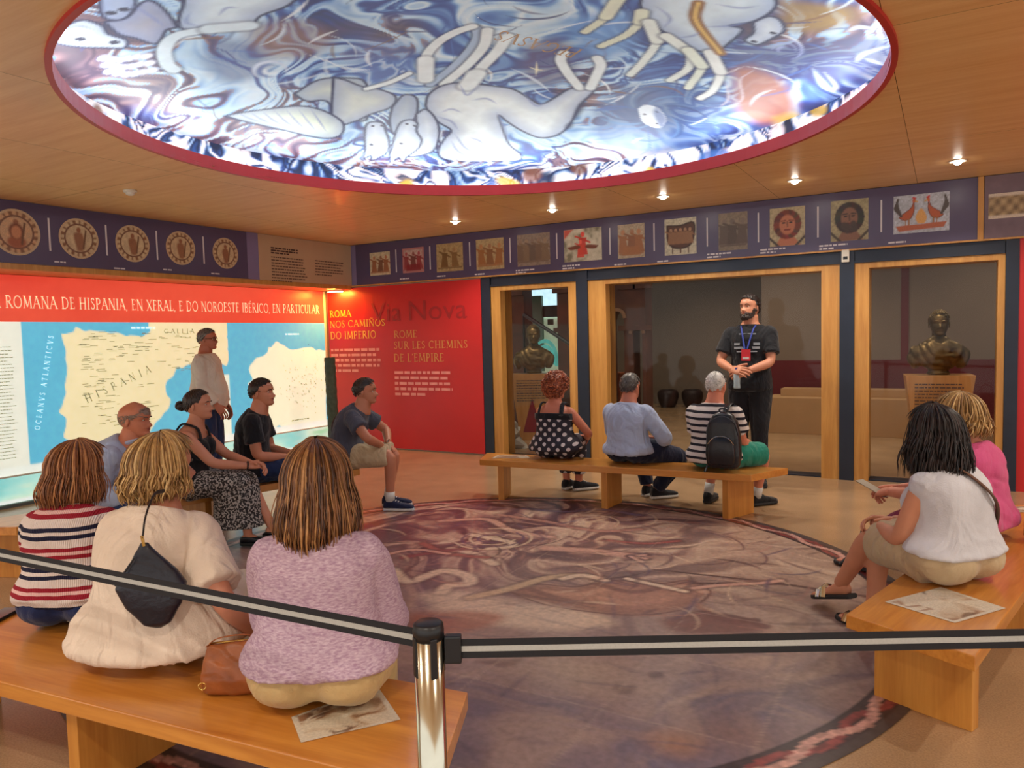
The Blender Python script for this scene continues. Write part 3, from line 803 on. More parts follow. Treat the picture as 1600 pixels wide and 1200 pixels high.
# seams between the printed sheets
for k in range(-4, 5):
    cv.line([(FX + k * .6, FY - 2.2), (FX + k * .6, FY + 2.2)], .007, (184, 162, 142), .28, .9, smooth=False)
    cv.line([(FX - 2.2, FY + k * .6), (FX + 2.2, FY + k * .6)], .007, (184, 162, 142), .28, .9, smooth=False)
# mosaic border: dark line, guilloche band, dark outer band
ub = A_ * 2.25; vb = (R_ - 2.262) / .05
tess = _h(np.floor(ub / .022), np.floor(R_ / .022), 3)
wv = np.sin(ub * 13) * .55
gu_ = np.where(np.abs(vb - wv) < .42, 1, np.where(np.abs(vb + wv) < .42, 2, 0))
bc = np.where((gu_ == 1)[:, None], np.array(srgb(186, 140, 128)), np.where((gu_ == 2)[:, None], np.array(srgb(128, 56, 56)), np.array(srgb(60, 46, 50))))
bc = bc * (.65 + .7 * tess[:, None])
e = lambda lo, hi: np.clip(np.minimum((R_ - lo), (hi - R_)) / .008 + .5, 0, 1)[:, None]
mB = e(2.205, 2.318); cv.C = cv.C * (1 - mB) + bc * mB
for lo, hi, c in ((2.19, 2.208, (52, 40, 46)), (2.316, 2.4, (72, 62, 62))):
    m2 = e(lo, hi); cv.C = cv.C * (1 - m2) + np.array(srgb(*c)) * m2
fmural = mk_np('floor_mural', np.c_[P, np.full(len(P), .004)], Q, mat_paint('floor_print', .33, 0, .16, 30, spec=.4), None, cv.C)
fmural.location = (FX, FY, 0)
tag(fmural, 'round violet and brown mythological floor mural edged with a mosaic braid', 'mural')
# ------------------------------------------------------------------ backlit map wall (left)
XL = XW + .05
lm_mat = mat_paint('backlit_print', .35, MAP_EMIT, .05, 14)
letter_white = mat('pale_letters', (250, 226, 186), .5, emit=MAP_EMIT * .8)
grey_text = mat('grey_map_text', (150, 150, 118), .6, 0, .02, emit=.35)
sea_text = mat('sea_text', (206, 236, 236), .6, 0, .02, emit=.8)
lightbox = empty('map_lightbox', (XW, 5.5, 0), label='glowing wall map of Hispania under a red title band, behind the standing man', cat='lightbox')
def lb(o):
    if isinstance(o, list):
        for q in o: lb(q)
        return o
    o.parent = lightbox; o.location = Vector(o.location) - lightbox.location; return o
lb(box('casing', XW + .002, XL - .004, -1.0, 7.985, .02, 2.205, M['white_plastic']))
# two sheets of red header
def red_head(cv, w, h):
    cv.C[:] = ramp(fbm(cv.P[:, 0] * .8, cv.P[:, 1] * 2, 4, 3), [(0, (214, 62, 46)), (1, (232, 92, 66))])
lb(print_panel('title_band', (XL, 7.94, 1.762), -UY, UZ, 8.9, .445, red_head, lm_mat, step=.04))
ZT = 1.762; ZB = .30
IB = [(295, 320), (350, 300), (370, 280), (410, 290), (500, 305), (600, 315), (680, 320), (715, 300), (720, 240), (1095, 240), (1095, 455), (900, 462), (850, 480), (810, 540), (800, 600), (825, 640), (790, 690), (735, 765), (700, 810), (560, 860), (420, 880), (330, 830), (318, 800), (320, 720), (285, 690), (290, 660), (315, 600), (318, 540), (320, 470), (310, 400), (300, 350)]
GA = [(1195, 480), (1215, 440), (1280, 410), (1285, 380), (1330, 355), (1370, 370), (1390, 385), (1460, 386), (1500, 378), (1570, 390), (1570, 760), (1210, 760), (1225, 640), (1205, 560)]
def crop6(p): return on_x(p[0] / 3.077, 420 + p[1] / 3.077, XL)
YR = 7.94
def mw(pts): return [(YR - crop6(p)[1], crop6(p)[2] - ZB) for p in pts]      # wall metres: x to the left from the corner, y up
yb1 = YR - crop6((1095, 400))[1]; yb2 = YR - crop6((110, 400))[1]
def paint_map(cv, w, h):
    P = cv.P
    cv.C[:] = ramp(fbm(P[:, 0] * .7, P[:, 1] * .7, 6, 3), [(0, (84, 178, 214)), (1, (108, 200, 228))])
    def jag(q, s):
        q = np.array(q); out = []
        for a, b in zip(q, np.roll(q, -1, 0)):
            n = max(1, int(np.linalg.norm(b - a) / .06))
            for i in range(n): out.append(a + (b - a) * i / n + nrg.normal(0, s, 2))
        return out
    land = (P[:, 0] > yb1).nonzero()[0]
    keep = cv.C.copy()
    cv.poly(jag(mw(IB), .012), (240, 232, 186), 1, .012, True)
    cv.C[P[:, 0] <= yb1] = keep[P[:, 0] <= yb1]
    pale = fbm(P[:, 0] * 2, P[:, 1] * 2, 17, 4)
    cv.poly([(yb1, 0), (yb1, .82), (yb1 + .42, .82), (yb1 + .40, 0)], (236, 246, 224), 1, .02, False)
    g = np.array(mw(GA)); g[:, 0] = np.clip(g[:, 0], -.05, yb1 - .06)
    cv.poly(jag(g, .015), (236, 244, 214), 1, .012, True)
    for k in range(170):                                  # sites on the north-west map
        cv.ell((rng.gauss(.42, .2), rng.gauss(.62, .2)), (.008, .008), (70, 70, 62), .9, .5)
    m = (P[:, 0] > yb2)
    cv.C[m] = np.array(srgb(232, 240, 226))
    a = np.clip((h * .06 - P[:, 1]) / .02, 0, 1)[:, None]
    cv.C = cv.C * (1 - a) + np.array(srgb(232, 244, 236)) * a
lb(print_panel('map_sheet', (XL + .001, YR, ZB), -UY, UZ, 8.9, ZT - ZB, paint_map, lm_mat, step=.014))
def paint_strip(cv, w, h):
    t = fbm(cv.P[:, 0] * 1.3, cv.P[:, 1] * 5, 9, 4)
    cv.C[:] = ramp(t, [(.2, (120, 206, 208)), (.45, (176, 232, 222)), (.6, (206, 240, 214)), (.8, (132, 200, 160))])
    cv.C[cv.P[:, 1] < .04] = srgb(228, 242, 240)
lb(print_panel('photo_strip', (XL + .03, YR, .04), -UY, UZ, 8.9, .245, paint_strip, lm_mat, step=.02))
lb(box('ledge', XW + .002, XL + .029, -1.0, 7.985, .285, .299, M['white_plastic']))
lb(box('skirting', XW + .002, XL + .04, -1.0, 7.985, .0, .03, mat('grey_skirting', (92, 104, 108), .4)))
ta = on_x(500, 487, XL); tb = on_x(-110, 475, XL)
ttl = 'A ROMANA DE HISPANIA, EN XERAL, E DO NOROESTE IBÉRICO, EN PARTICULAR'
t0 = on_x(0, 476, XL); t1 = on_x(499, 488, XL)
lb(serif_text('lettering', ttl, (XL, t0[1] - .07, 1.895), UY, UZ, .115, letter_white, None, width=t1[1] - t0[1] + .07, normal_off=.004))
lb(serif_text('lettering', 'HISPANIA'[0:8], on_x(136, 630, XL), _unit(on_x(243, 578, XL) - on_x(136, 630, XL)), _unit(np.cross(UX, on_x(243, 578, XL) - on_x(136, 630, XL))), .085, grey_text, None, width=np.linalg.norm(on_x(243, 578, XL) - on_x(136, 630, XL)), track=.75, normal_off=.004))
lb(serif_text('lettering', 'GALLIA', on_x(256, 521, XL), UY, UZ, .05, grey_text, None, width=.42, track=.3, normal_off=.004))
oa = on_x(62, 672, XL); ob = on_x(84, 522, XL); od = _unit(ob - oa)
lb(serif_text('lettering', 'OCEANVS ATLANTICVS', oa, od, np.cross(UX, od), .05, sea_text, None, width=np.linalg.norm(ob - oa), track=.5, normal_off=.004))
g = Geo()                                                  # place names too small to read
for r in range(420):
    yy_, zz_ = rng.uniform(4.4, 6.1), rng.uniform(.62, 1.66); w_ = rng.uniform(.03, .11)
    if (yy_ > 5.2 and zz_ < 1.2) or yy_ > 6.0 or (4.6 < yy_ < 5.5 and .9 < zz_ < 1.45 and rng.random() < .75): continue
    g.add([(0, 0, 0), (0, w_, 0), (0, w_, .006), (0, 0, .006)] + np.array([XL + .004, yy_, zz_]), [(0, 1, 2, 3)])
lb(g.build('map_names', grey_text, kind='stuff'))
lb(small_print('text_column', (XL + .002, 3.3, 1.52), UY, UZ, .5, 34, .033, .007, grey_text, None, 5))
lb(small_print('map_names', (XL + .002, 7.25, .43), UY, UZ, .55, 1, .05, .014, grey_text, None, 77))
lb(small_print('map_names', (XL + .002, 7.2, 1.60), UY, UZ, .42, 1, .05, .02, sea_text, None, 78))
lb(small_print('map_names', (XL + .002, 5.0, 1.69), UY, UZ, .55, 1, .05, .022, sea_text, None, 79))
# warm strip lamp tucked under the bulkhead at the corner
lampw = empty('cornice_lamp', (-7.3, 7.86, 2.2), label='slim warm lamp under the corner of the tan bulkhead panel', cat='lamp')
box('housing', -.22, .04, -.03, .03, -.012, .012, M['white_plastic'], lampw, .003)
box('diffuser', -.21, .03, -.022, .022, -.016, -.012, mat_emit('warm_diffuser', (255, 160, 60), 520), lampw)

# ------------------------------------------------------------------ red panel with the titles
rp = empty('title_panel', (-6.4, YB, 0), label='tall red wall panel with yellow Galician and French titles beside the doors', cat='panel')
def rpx(px, py): return on_y(px, py, YB - .002)
o = box('board', -7.655, -5.068, YB - .02, YB + .02, .02, 2.235, M['red_wall']); o.parent = rp; o.location = -Vector(rp.location)
yel = mat('yellow_letters', (238, 196, 70), .45); ochre = mat('ochre_letters', (216, 150, 78), .45); pinkt = mat('pink_print', (236, 150, 140), .5); dkred = mat('dark_red_letters', (160, 30, 34), .45)
RU, RV = UX, UZ
def rtext(s, x0, x1, yb, yt, m):
    a = rpx(x0, yb); b = rpx(x1, yb); h = rpx(x0, yt)[2] - a[2]
    o = serif_text('lettering', s, a - np.array([0, .021, 0]), UX, UZ, h, m, None, width=b[0] - a[0], normal_off=0.0, n=-UY)
    for q in o: q.parent = rp; q.location = -Vector(rp.location)
rtext('ROMA', 517, 551, 496, 486, yel); rtext('NOS CAMIÑOS', 517, 604, 512, 502, yel); rtext('DO IMPERIO', 518, 590, 530, 519, yel)
rtext('ROME', 617, 654, 528, 517, ochre); rtext('SUR LES CHEMINS', 617, 733, 545, 534, ochre); rtext("DE L'EMPIRE", 617, 696, 565, 553, ochre)
for wd, xa, xb in (('Via', 582, 628), ('Nova', 641, 731)):
    o = sans_text('lettering', wd, np.array([rpx(xa, 500)[0], YB - .023, rpx(582, 503)[2]]), UX, UZ, .26, dkred, None, rpx(xb, 497)[0] - rpx(xa, 503)[0], .001); o.parent = rp; o.location = -Vector(rp.location)
for (px, py, w) in ((519, 549, .95), (618, 584, 1.0)):
    o = small_print('small_print', rpx(px, py) - np.array([0, .021, 0]), UX, UZ, w, 5, .073, .036, pinkt, None, px, .001); o.parent = rp; o.location = -Vector(rp.location)

# ------------------------------------------------------------------ friezes
fr_l = empty('frieze_panel', (XF, 3.0, ZF), label='dark purple frieze with five round mosaic medallions above the map', cat='frieze')
def flc(o): o.parent = fr_l; o.location = Vector(o.location) - fr_l.location; return o
yA = on_x(387, 434, XF)[1]; yB_ = on_x(403, 400, XF)[1]
flc(box('board', XF - .003, XF + .012, -3.4, yA, ZF, CEIL - .004, M['frieze']))
flc(box('lilac_strip', XF - .003, XF + .012, yA, yB_, ZF, CEIL - .004, M['frieze_light']))
def medal(seed, tone):
    def p(cv, w, h):
        c = np.array([w / 2, h / 2]); R = w / 2
        d = np.hypot(cv.P[:, 0] - c[0], cv.P[:, 1] - c[1]) / R; a = np.arctan2(cv.P[:, 1] - c[1], cv.P[:, 0] - c[0])
        cv.C[:] = ramp(fbm(cv.P[:, 0] * 40, cv.P[:, 1] * 40, seed, 3), [(0, (178, 154, 126)), (1, tuple(min(255, int(q * 1.12)) for q in tone))])
        ringm = (d > .74) & (np.sin(a * 18) > .3) & (d < .92)
        cv.C[ringm] = np.array(srgb(132, 92, 66))
        cv.C[(d > .92)] = np.array(srgb(198, 172, 138)); cv.C[(d > .68) & (d < .73)] = np.array(srgb(120, 84, 66))
        cv.poly([(c[0] - .12 * R, c[1] - .6 * R), (c[0] - .26 * R, c[1] + .1 * R), (c[0] - .1 * R, c[1] + .3 * R), (c[0] + .16 * R, c[1] + .26 * R), (c[0] + .26 * R, c[1] - .1 * R), (c[0] + .16 * R, c[1] - .6 * R)], (140, 86, 58), .9, .02)
        cv.ell((c[0], c[1] + .42 * R), (.13 * R, .16 * R), (150, 98, 70))
        if seed == 1:
            cv.ell(c + np.array([0, -.42 * R]), (.46 * R, .3 * R), (160, 92, 62)); cv.ell(c + np.array([0, .05 * R]), (.36 * R, .4 * R), (122, 70, 48)); cv.ell(c, (.24 * R, .32 * R), (196, 134, 96))
        cv.line([(c[0] + .2 * R, c[1] - .5 * R), (c[0] + .36 * R, c[1] + .4 * R)], .02 * R * 3, (110, 76, 54))
    return p
def disc_print(px, py, R, seed, tone):
    c = on_x(px, py, XF)
    nr, nt = 26, 64; Pd, Qd = polar_grid(R, nr, nt)
    cvd = Canvas(Pd + R, srgb(*tone)); medal(seed, tone)(cvd, 2 * R, 2 * R)
    flc(mk_np('medallion', np.c_[np.full(len(Pd), XF + .016), c[1] + Pd[:, 0], c[2] + Pd[:, 1]], Qd, M['print'], None, cvd.C))
for k, (px, py, R, tone) in enumerate([(24, 363, .205, (196, 150, 112)), (122, 373, .19, (196, 180, 146)), (206, 381, .185, (202, 184, 148)), (281, 388, .18, (200, 178, 138)), (351, 396, .175, (198, 178, 140))]): disc_print(px, py, R, k + 1, tone)
for px, py in ((76, 369), (165, 377), (244, 386), (317, 393)):
    c = on_x(px, py, XF); flc(box('divider_line', XF + .012, XF + .015, c[1] - .008, c[1] + .008, 2.40, 2.70, M['white_line']))
for px, py in ((85, 410), (178, 420), (255, 422), (330, 428)):
    c = on_x(px, py, XF + .013); flc(small_print('caption', c, UY, UZ, .2, 1, .03, .014, M['white_line'], None, px, .001))
tp = empty('text_panel', (XF, 7.0, ZF), label='tan bulkhead panel with two columns of fine text in the corner', cat='panel')
def tpc(o): o.parent = tp; o.location = Vector(o.location) - tp.location; return o
tpc(box('board', XF - .003, XF + .014, yB_, YB - .032, ZF, CEIL - .004, M['tan_panel']))
txm = mat('brown_text', (92, 66, 56), .6)
a = on_x(423, 388, XF + .015); tpc(small_print('heading', a, UY, UZ, .5, 3, .03, .018, mat('dark_brown_text', (64, 40, 38), .6), None, 3, .001))
tpc(small_print('text_column', a - np.array([0, 0, .11]), UY, UZ, .6, 9, .036, .014, txm, None, 4, .001))
tpc(small_print('text_column', on_x(492, 408, XF + .015), UY, UZ, .55, 6, .036, .014, txm, None, 6, .001))

fr_b = empty('frieze_panel', (-3.5, YB, ZF), label='purple frieze with twelve mosaic reproductions above the glazed doors', cat='frieze')
YF = YB - .03
def fbc(o): o.parent = fr_b; o.location = Vector(o.location) - fr_b.location; return o
xD = on_y(1528, 320, YF)[0]
fbc(box('board', XF + .1, xD, YF, YB + .018, ZF, CEIL - .004, M['frieze'])); fbc(box('lilac_strip', XF + .016, XF + .1, YF, YB + .018, ZF, CEIL - .004, M['frieze_light']))
def tile(c):
    def f(cv, w, h):
        t = fbm(cv.P[:, 0] * 60, cv.P[:, 1] * 60, c[0][0], 3)
        cv.C[:] = ramp(t, [(0.2, tuple(int(k * .8) for k in c[0])), (.8, c[0])])
    return f
def fig(cv, x, y, s, c, lean=0):
    cv.poly([(x - .22 * s, y), (x - .16 * s + lean, y + .55 * s), (x - .2 * s + lean, y + .72 * s), (x + .2 * s + lean, y + .72 * s), (x + .14 * s + lean, y + .5 * s), (x + .24 * s, y)], c, .95, .006, False)
    cv.ell((x + lean, y + .86 * s), (.11 * s, .14 * s), tuple(min(255, k + 30) for k in c))
    cv.line([(x + lean, y + .66 * s), (x + .34 * s + lean, y + .5 * s)], .05 * s, c); cv.line([(x + lean, y + .66 * s), (x - .34 * s + lean, y + .8 * s)], .05 * s, c)
def pr_figs(bg, cols, n, frame=None, low=None):
    def f(cv, w, h):
        tile([bg])(cv, w, h)
        if frame:
            m = (cv.P[:, 0] < .03) | (cv.P[:, 0] > w - .03) | (cv.P[:, 1] < .03) | (cv.P[:, 1] > h - .03); cv.C[m] = srgb(*frame)
        for k in range(n): fig(cv, w * (k + .7) / (n + .4), h * .16, h * .7, cols[k % len(cols)], rng.uniform(-.02, .02))
        cv.line([(w * .06, h * .13), (w * .94, h * .13)], .012, cols[0], .8)
        if low: cv.poly([(w * .15, h * .08), (w * .2, h * .34), (w * .8, h * .34), (w * .85, h * .08)], low, .9, .01, False)
    return f
def pr_face(bg, skin, hair, beard, cut):
    def f(cv, w, h):
        tile([bg])(cv, w, h)
        cv.poly([(w * .15, 0), (w * .3, h * .22), (w * .7, h * .22), (w * .88, 0)], skin, 1, .01, False)
        for k in range(22):
            a = k / 22 * 6.28; cv.ell((w * .5 + w * .3 * math.cos(a), h * .56 + h * .3 * math.sin(a)), (w * .12, h * .1), tuple(max(0, int(q * rng.uniform(.7, 1.2))) for q in hair))
        cv.ell((w * .5, h * .55), (w * .24, h * .28), skin, 1, .15)
        for s in (-1, 1):
            cv.ell((w * .5 + s * w * .1, h * .6), (w * .06, h * .025), (40, 24, 20)); cv.line([(w * .5 + s * w * .05, h * .66), (w * .5 + s * w * .17, h * .65)], .008, hair)
        cv.line([(w * .5, h * .62), (w * .51, h * .5)], .01, tuple(int(k * .7) for k in skin)); cv.line([(w * .43, h * .42), (w * .57, h * .42)], .01, (120, 40, 34))
        if beard:
            for k in range(12): cv.ell((w * rng.uniform(.3, .7), h * rng.uniform(.24, .42)), (w * .09, h * .1), beard, .8)
        if cut:
            for s in ((0, 1), (w, -1)): cv.line([(s[0], h * .22), (s[0] + s[1] * w * .25, 0)], .016, (70, 60, 50))
    return f
def pr_urn(cv, w, h):
    tile([(216, 210, 186)])(cv, w, h)
    cv.poly([(w * .08, h * .82), (w * .1, h * .4), (w * .3, h * .2), (w * .7, h * .2), (w * .9, h * .4), (w * .92, h * .85), (w * .5, h * .8)], (86, 54, 40), 1, .01, True, (50, 30, 24), .01)
    for k in range(5): fig(cv, w * (.2 + .15 * k), h * .3, h * .44, (146, 106, 74))
    for x in (.25, .5, .75): cv.line([(w * x, h * .2), (w * x, h * .05)], .008, (90, 60, 44))
def pr_hunt(cv, w, h):
    t = fbm(cv.P[:, 0] * 14, cv.P[:, 1] * 14, 3, 3); cv.C[:] = ramp(t, [(.2, (130, 126, 104)), (.5, (196, 190, 168)), (.8, (220, 214, 196))])
    fig(cv, w * .5, h * .2, h * .72, (206, 56, 46)); fig(cv, w * .44, h * .12, h * .55, (214, 74, 58))
    for x0, d in ((.08, 1), (.92, -1)): cv.poly([(w * x0, h * .45), (w * (x0 + d * .3), h * .5), (w * (x0 + d * .34), h * .4), (w * (x0 + d * .1), h * .36)], (120, 66, 48), 1, .01)
    cv.poly([(0, h), (w * .25, h), (0, h * .7)], (206, 70, 60), .9, .02, False)
def pr_roost(cv, w, h):
    tile([(196, 202, 216)])(cv, w, h)
    for s in (0, 1):
        X = lambda x: w * (x if s == 0 else 1 - x)
        cv.poly([(X(.1), h * .42), (X(.2), h * .34), (X(.32), h * .4), (X(.38), h * .62), (X(.36), h * .8), (X(.32), h * .66), (X(.18), h * .52)], (176, 86, 50), 1, .006, True, (90, 40, 30), .004)
        cv.ell((X(.37), h * .84), (w * .035, h * .07), (190, 92, 54)); cv.line([(X(.36), h * .92), (X(.39), h * .9)], .012, (190, 40, 36)); cv.line([(X(.4), h * .83), (X(.43), h * .81)], .008, (200, 150, 60))
        for k in range(4): cv.line([(X(.14), h * .46), (X(.04 + .01 * k), h * (.62 + .05 * k)), (X(.02 + .02 * k), h * (.7 + .07 * k))], .012, (70, 60, 56))
        for x in (.22, .28): cv.line([(X(x), h * .38), (X(x), h * .22)], .007, (150, 100, 50))
    cv.poly([(w * .44, h * .24), (w * .4, h * .4), (w * .47, h * .6), (w * .53, h * .6), (w * .6, h * .4), (w * .56, h * .24)], (214, 160, 90), 1, .006)
    cv.poly([(w * .04, h * .2), (w * .96, h * .24), (w * .9, h * .1), (w * .1, h * .06)], (176, 96, 66), 1, .006, False)
PR = [((579, 609), (392, 432), pr_figs((216, 200, 168), [(150, 92, 60), (120, 76, 54)], 3)),
      ((630, 662), (385, 428), pr_figs((206, 176, 168), [(140, 50, 56), (112, 56, 50)], 3, (176, 120, 120), (128, 34, 44))),
      ((683, 723), (378, 426), pr_figs((186, 162, 116), [(112, 82, 44), (128, 96, 56)], 2)),
      ((745, 787), (371, 423), pr_figs((196, 172, 128), [(156, 102, 58), (136, 92, 58)], 3)),
      ((809, 859), (363, 417), pr_figs((154, 136, 122), [(116, 92, 74), (126, 102, 80), (104, 84, 72)], 5)),
      ((882, 940), (355, 410), pr_hunt),
      ((966, 1007), (348, 405), pr_figs((196, 178, 152), [(158, 104, 66), (140, 92, 62)], 3, None, (164, 110, 70))),
      ((1039, 1088), (339, 400), pr_urn),
      ((1123, 1168), (330, 393), pr_figs((146, 130, 112), [(96, 80, 70), (84, 70, 62)], 3)),
      ((1203, 1258), (322, 386), pr_face((196, 180, 142), (186, 116, 84), (112, 52, 38), None, True)),
      ((1298, 1357), (310, 378), pr_face((178, 166, 128), (132, 92, 72), (58, 42, 36), (66, 50, 44), True)),
      ((1396, 1484), (301, 365), pr_roost)]
for (x0, x1), (y0, y1), pf in PR:
    a = on_y(x0, y1, YF); b = on_y(x1, y0, YF); xm = (x0 + x1) / 2
    zc = on_y(xm, (y0 + y1) / 2, YF)[2]; hh = on_y(xm, y0 + 2, YF)[2] - on_y(xm, y1 - 2, YF)[2]
    fbc(print_panel('mosaic_print', (a[0], YF - .003, zc - hh / 2), UX, UZ, b[0] - a[0], hh, pf, M['print'], step=.0075))
for px, yc in ((619, 408), (672, 402), (734, 396), (797, 388), (870, 380), (953, 374), (1022, 366), (1105, 360), (1185, 352), (1278, 344), (1377, 337)):
    c = on_y(px, yc, YF); fbc(box('divider_line', c[0] - .007, c[0] + .007, YF - .003, YF + .001, 2.40, 2.70, M['white_line']))
for px, py, n in ((625, 437, 1), (683, 433, 1), (742, 430, 1), (806, 424, 2), (879, 417, 2), (960, 415, 1), (1027, 410, 1), (1105, 399, 2), (1188, 392, 2), (1280, 386, 2), (1388, 381, 1)):
    c = on_y(px, py, YF); fbc(small_print('caption', (c[0], YF - .002, c[2]), UX, UZ, .26, n, .03, .016, M['white_line'], None, px, .0))
sbox('trim_3', xD, xD + .045, YF - .012, YB + .02, ZF, CEIL - .003, M['frame_wood'])
fr_r = empty('frieze_panel', (xD + .05, YB, ZF), label='mauve frieze panel with a strip of geometric mosaic, right of the wooden divider', cat='frieze')
o = box('board', .0, 4.0, -.03, .02, 0, CEIL - ZF - .004, mat('mauve_frieze', (112, 92, 104), .35), fr_r)
def strip_p(cv, w, h):
    u = cv.P[:, 0] / .09; v_ = cv.P[:, 1] / h
    t = .5 + .5 * np.sin(u * 6.28) * np.sin(v_ * 12) + .3 * (fbm(cv.P[:, 0] * 50, cv.P[:, 1] * 50, 2, 2) - .5)
    cv.C[:] = ramp(t, [(0, (104, 84, 62)), (.5, (150, 126, 92)), (1, (184, 160, 122))])
    e = (v_ < .12) | (v_ > .88); cv.C[e] = np.array(srgb(206, 192, 176))
print_panel('mosaic_print', (.03, -.033, .17), UX, UZ, 3.9, .22, strip_p, M['print'], fr_r, step=.016)
sbox('trim_4', XF, 4.5, YF - .006, YB + .02, ZF - .016, ZF, M['frame_wood'])

# ------------------------------------------------------------------ steel portal with three glazed wooden bays
stl = lambda n, *a: sbox(n, *a, M['steel'])
for k, (x0, x1) in enumerate(((-5.065, -4.935), (-3.755, -3.61), (-.915, -.785), (.445, .545))):
    g = Geo()
    for a in ((x0, x1, YB - .012, YB + .002, 0, ZF - .017), (x0 + .045, x1 - .045, YB + .002, YB + .14, 0, ZF - .017), (x0, x1, YB + .14, YB + .155, 0, ZF - .017)): g.add(*box_vf(*a))
    o = g.build('steel_column', M['steel']); tag(o, ['navy steel column at the edge of the red title panel', 'navy steel column between the narrow and the wide glazed bay', 'navy steel column below the small white sensor', 'navy steel column beside the red wall at the far right'][k], 'column', 'steel columns of the portal')
g = Geo()
for a in ((-4.93, .44, YB - .01, YB + .01, 2.245, ZF - .018), (-4.93, .44, YB + .01, YB + .1, 2.13, ZF - .018), (-4.93, .44, YB - .01, YB + .01, 2.13, 2.15)): g.add(*box_vf(*a))
tag(g.build('steel_beam', M['steel']), 'long navy steel beam under the back frieze', 'beam')
def bay(n, x0, a0, a1, x1, label):
    r = empty('glazed_bay', ((x0 + x1) / 2, YB + .05, 0), label=label, cat='door frame')
    ox = (x0 + x1) / 2
    b = lambda nm, *k: box(nm, k[0] - ox, k[1] - ox, *k[2:], parent=r)
    b('jamb', x0, a0, -.04, .24, 0, 2.128, M['frame_wood']); b('jamb', a1, x1, -.04, .24, 0, 2.128, M['frame_wood'])
    b('lintel', a0, a1, -.04, .24, 2.075, 2.128, M['frame_wood']); b('threshold', a0, a1, .0, .2, .0, .012, M['steel'])
    b('pane', a0, a1, .08, .09, .012, 2.075, M['glass'])
bay(1, -4.935, -4.80, -3.865, -3.757, 'narrow glazed wooden bay in front of the dark bust by the red panel')
bay(2, -3.608, -3.39, -1.084, -.917, 'wide glazed wooden bay behind the standing guide')
bay(3, -.783, -.655, .388, .443, 'glazed wooden bay in front of the bust at the right')
sens = box('motion_sensor', -.035, .035, -.03, .0, -.06, .06, M['white_plastic'], bev=.008); sens.location = (-.86, YB - .012, 2.20); tag(sens, 'small white sensor box on the navy beam', 'sensor')
led_ = box('sensor_lens', -.02, .02, -.033, -.029, -.035, -.005, M['black_plastic'], sens)

# ------------------------------------------------------------------ the dim hall behind the glass
stone = mat('brown_stone', (92, 56, 42), .8, 0, .25, 4, .3, 12)
sbox('wall_hall_far', -10.2, .4, 15.2, 15.4, 0, 3.6, M['taupe'])
sbox('wall_hall_left', -10.4, -10.2, YB + .3, 15.4, 0, 3.6, M['taupe'])
xk = on_y(1190, 560, 12.2)[0]
zk = on_y(1260, 563, 12.2)[2]
sbox('wall_hall_right', xk, 6.0, 12.2, 12.4, zk, 3.6, M['taupe']); sbox('wall_hall_wainscot', xk, 6.0, 12.18, 12.4, 0, zk, M['dark_red'])
sbox('wall_hall_return', xk, xk + .2, 12.4, 15.2, 0, 3.6, M['taupe'])
s0 = on_y(1408, 480, 12.19)[0]; s1 = on_y(1420, 480, 12.19)[0]
sbox('trim_5', s0, s1, 12.185, 12.2, zk, 3.6, M['dark_red'])
sbox('wall_hall_end', 6.0, 6.2, YB, 12.4, 0, 3.6, M['dark_red'])
sbox('ceiling_hall', -10.4, 6.2, YB + .13, 15.4, 3.6, 3.7, M['taupe'])
pa = on_z(1197, 676, 0); px1 = on_y(1440, 650, pa[1])[0]
pl = empty('display_plinth', ((pa[0] + px1) / 2, pa[1] + .3, 0), label='low tan stepped plinth along the dark red wall behind the glass', cat='plinth')
hw = (px1 - pa[0]) / 2
box('base', -hw, hw, -.3, .3, 0, .52, M['tan_box'], pl, .006); box('step', -hw + .15, hw, .0, .3, .52, .63, M['tan_box'], pl, .006)
def pot(px, label):
    p = on_z(px, 636, 0)
    prof = [(.0, .0), (.15, .0), (.2, .08), (.24, .22), (.24, .3), (.2, .36), (.17, .37), (.165, .35)]
    o = mk('dark_pot', *lathe_vf(prof, 28, close=False), mat('dark_clay', (44, 26, 26), .6), loc=(p[0], p[1], 0), smooth=True)
    tag(o, label, 'pot', 'dark pots in the hall')
    o.scale = (.88, .88, .95)
pot(1044, 'dark round clay pot farther left behind the glass'); pot(1082, 'dark round clay pot just left of the guide')
# stone arcade with openings, seen through the left bays
def arch_wall(name, x0, x1, y, zt, arches, m, th=.3):
    """wall with round-headed openings (cx, half width, spring height)"""
    xs = np.linspace(x0, x1, int((x1 - x0) / .03) + 1); V = []; F = []
    def top(x):
        for c, w, s in arches:
            if abs(x - c) < w: return s + math.sqrt(max(0, w * w - (x - c) ** 2))
        return 0.0
    for a, b in zip(xs[:-1], xs[1:]):
        mid = (a + b) / 2
        opn = top(mid) > 0
        za = top(a) if top(a) > 0 else (top(mid) - .05 if opn else 0); zb = top(b) if top(b) > 0 else (top(mid) - .05 if opn else 0)
        if not opn: za = zb = 0
        k = len(V)
        V += [(a, y, za), (b, y, zb), (b, y, zt), (a, y, zt), (a, y + th, za), (b, y + th, zb), (b, y + th, zt), (a, y + th, zt)]
        F += [(k, k + 1, k + 2, k + 3), (k + 7, k + 6, k + 5, k + 4), (k, k + 4, k + 5, k + 1), (k, k + 3, k + 7, k + 4), (k + 1, k + 5, k + 6, k + 2)]
    return V, F
ya = 11.2
ax = lambda px: on_y(px, 520, ya)[0]
arc = empty('stone_arcade', (ax(900), ya, 0), label='dark brown stone arcade with round arches seen through the left glass bays', cat='arcade')
def acx(o): o.parent = arc; o.location = Vector(o.location) - arc.location; return o
ww = lambda a, b: abs(ax(a) - ax(b)) / 2
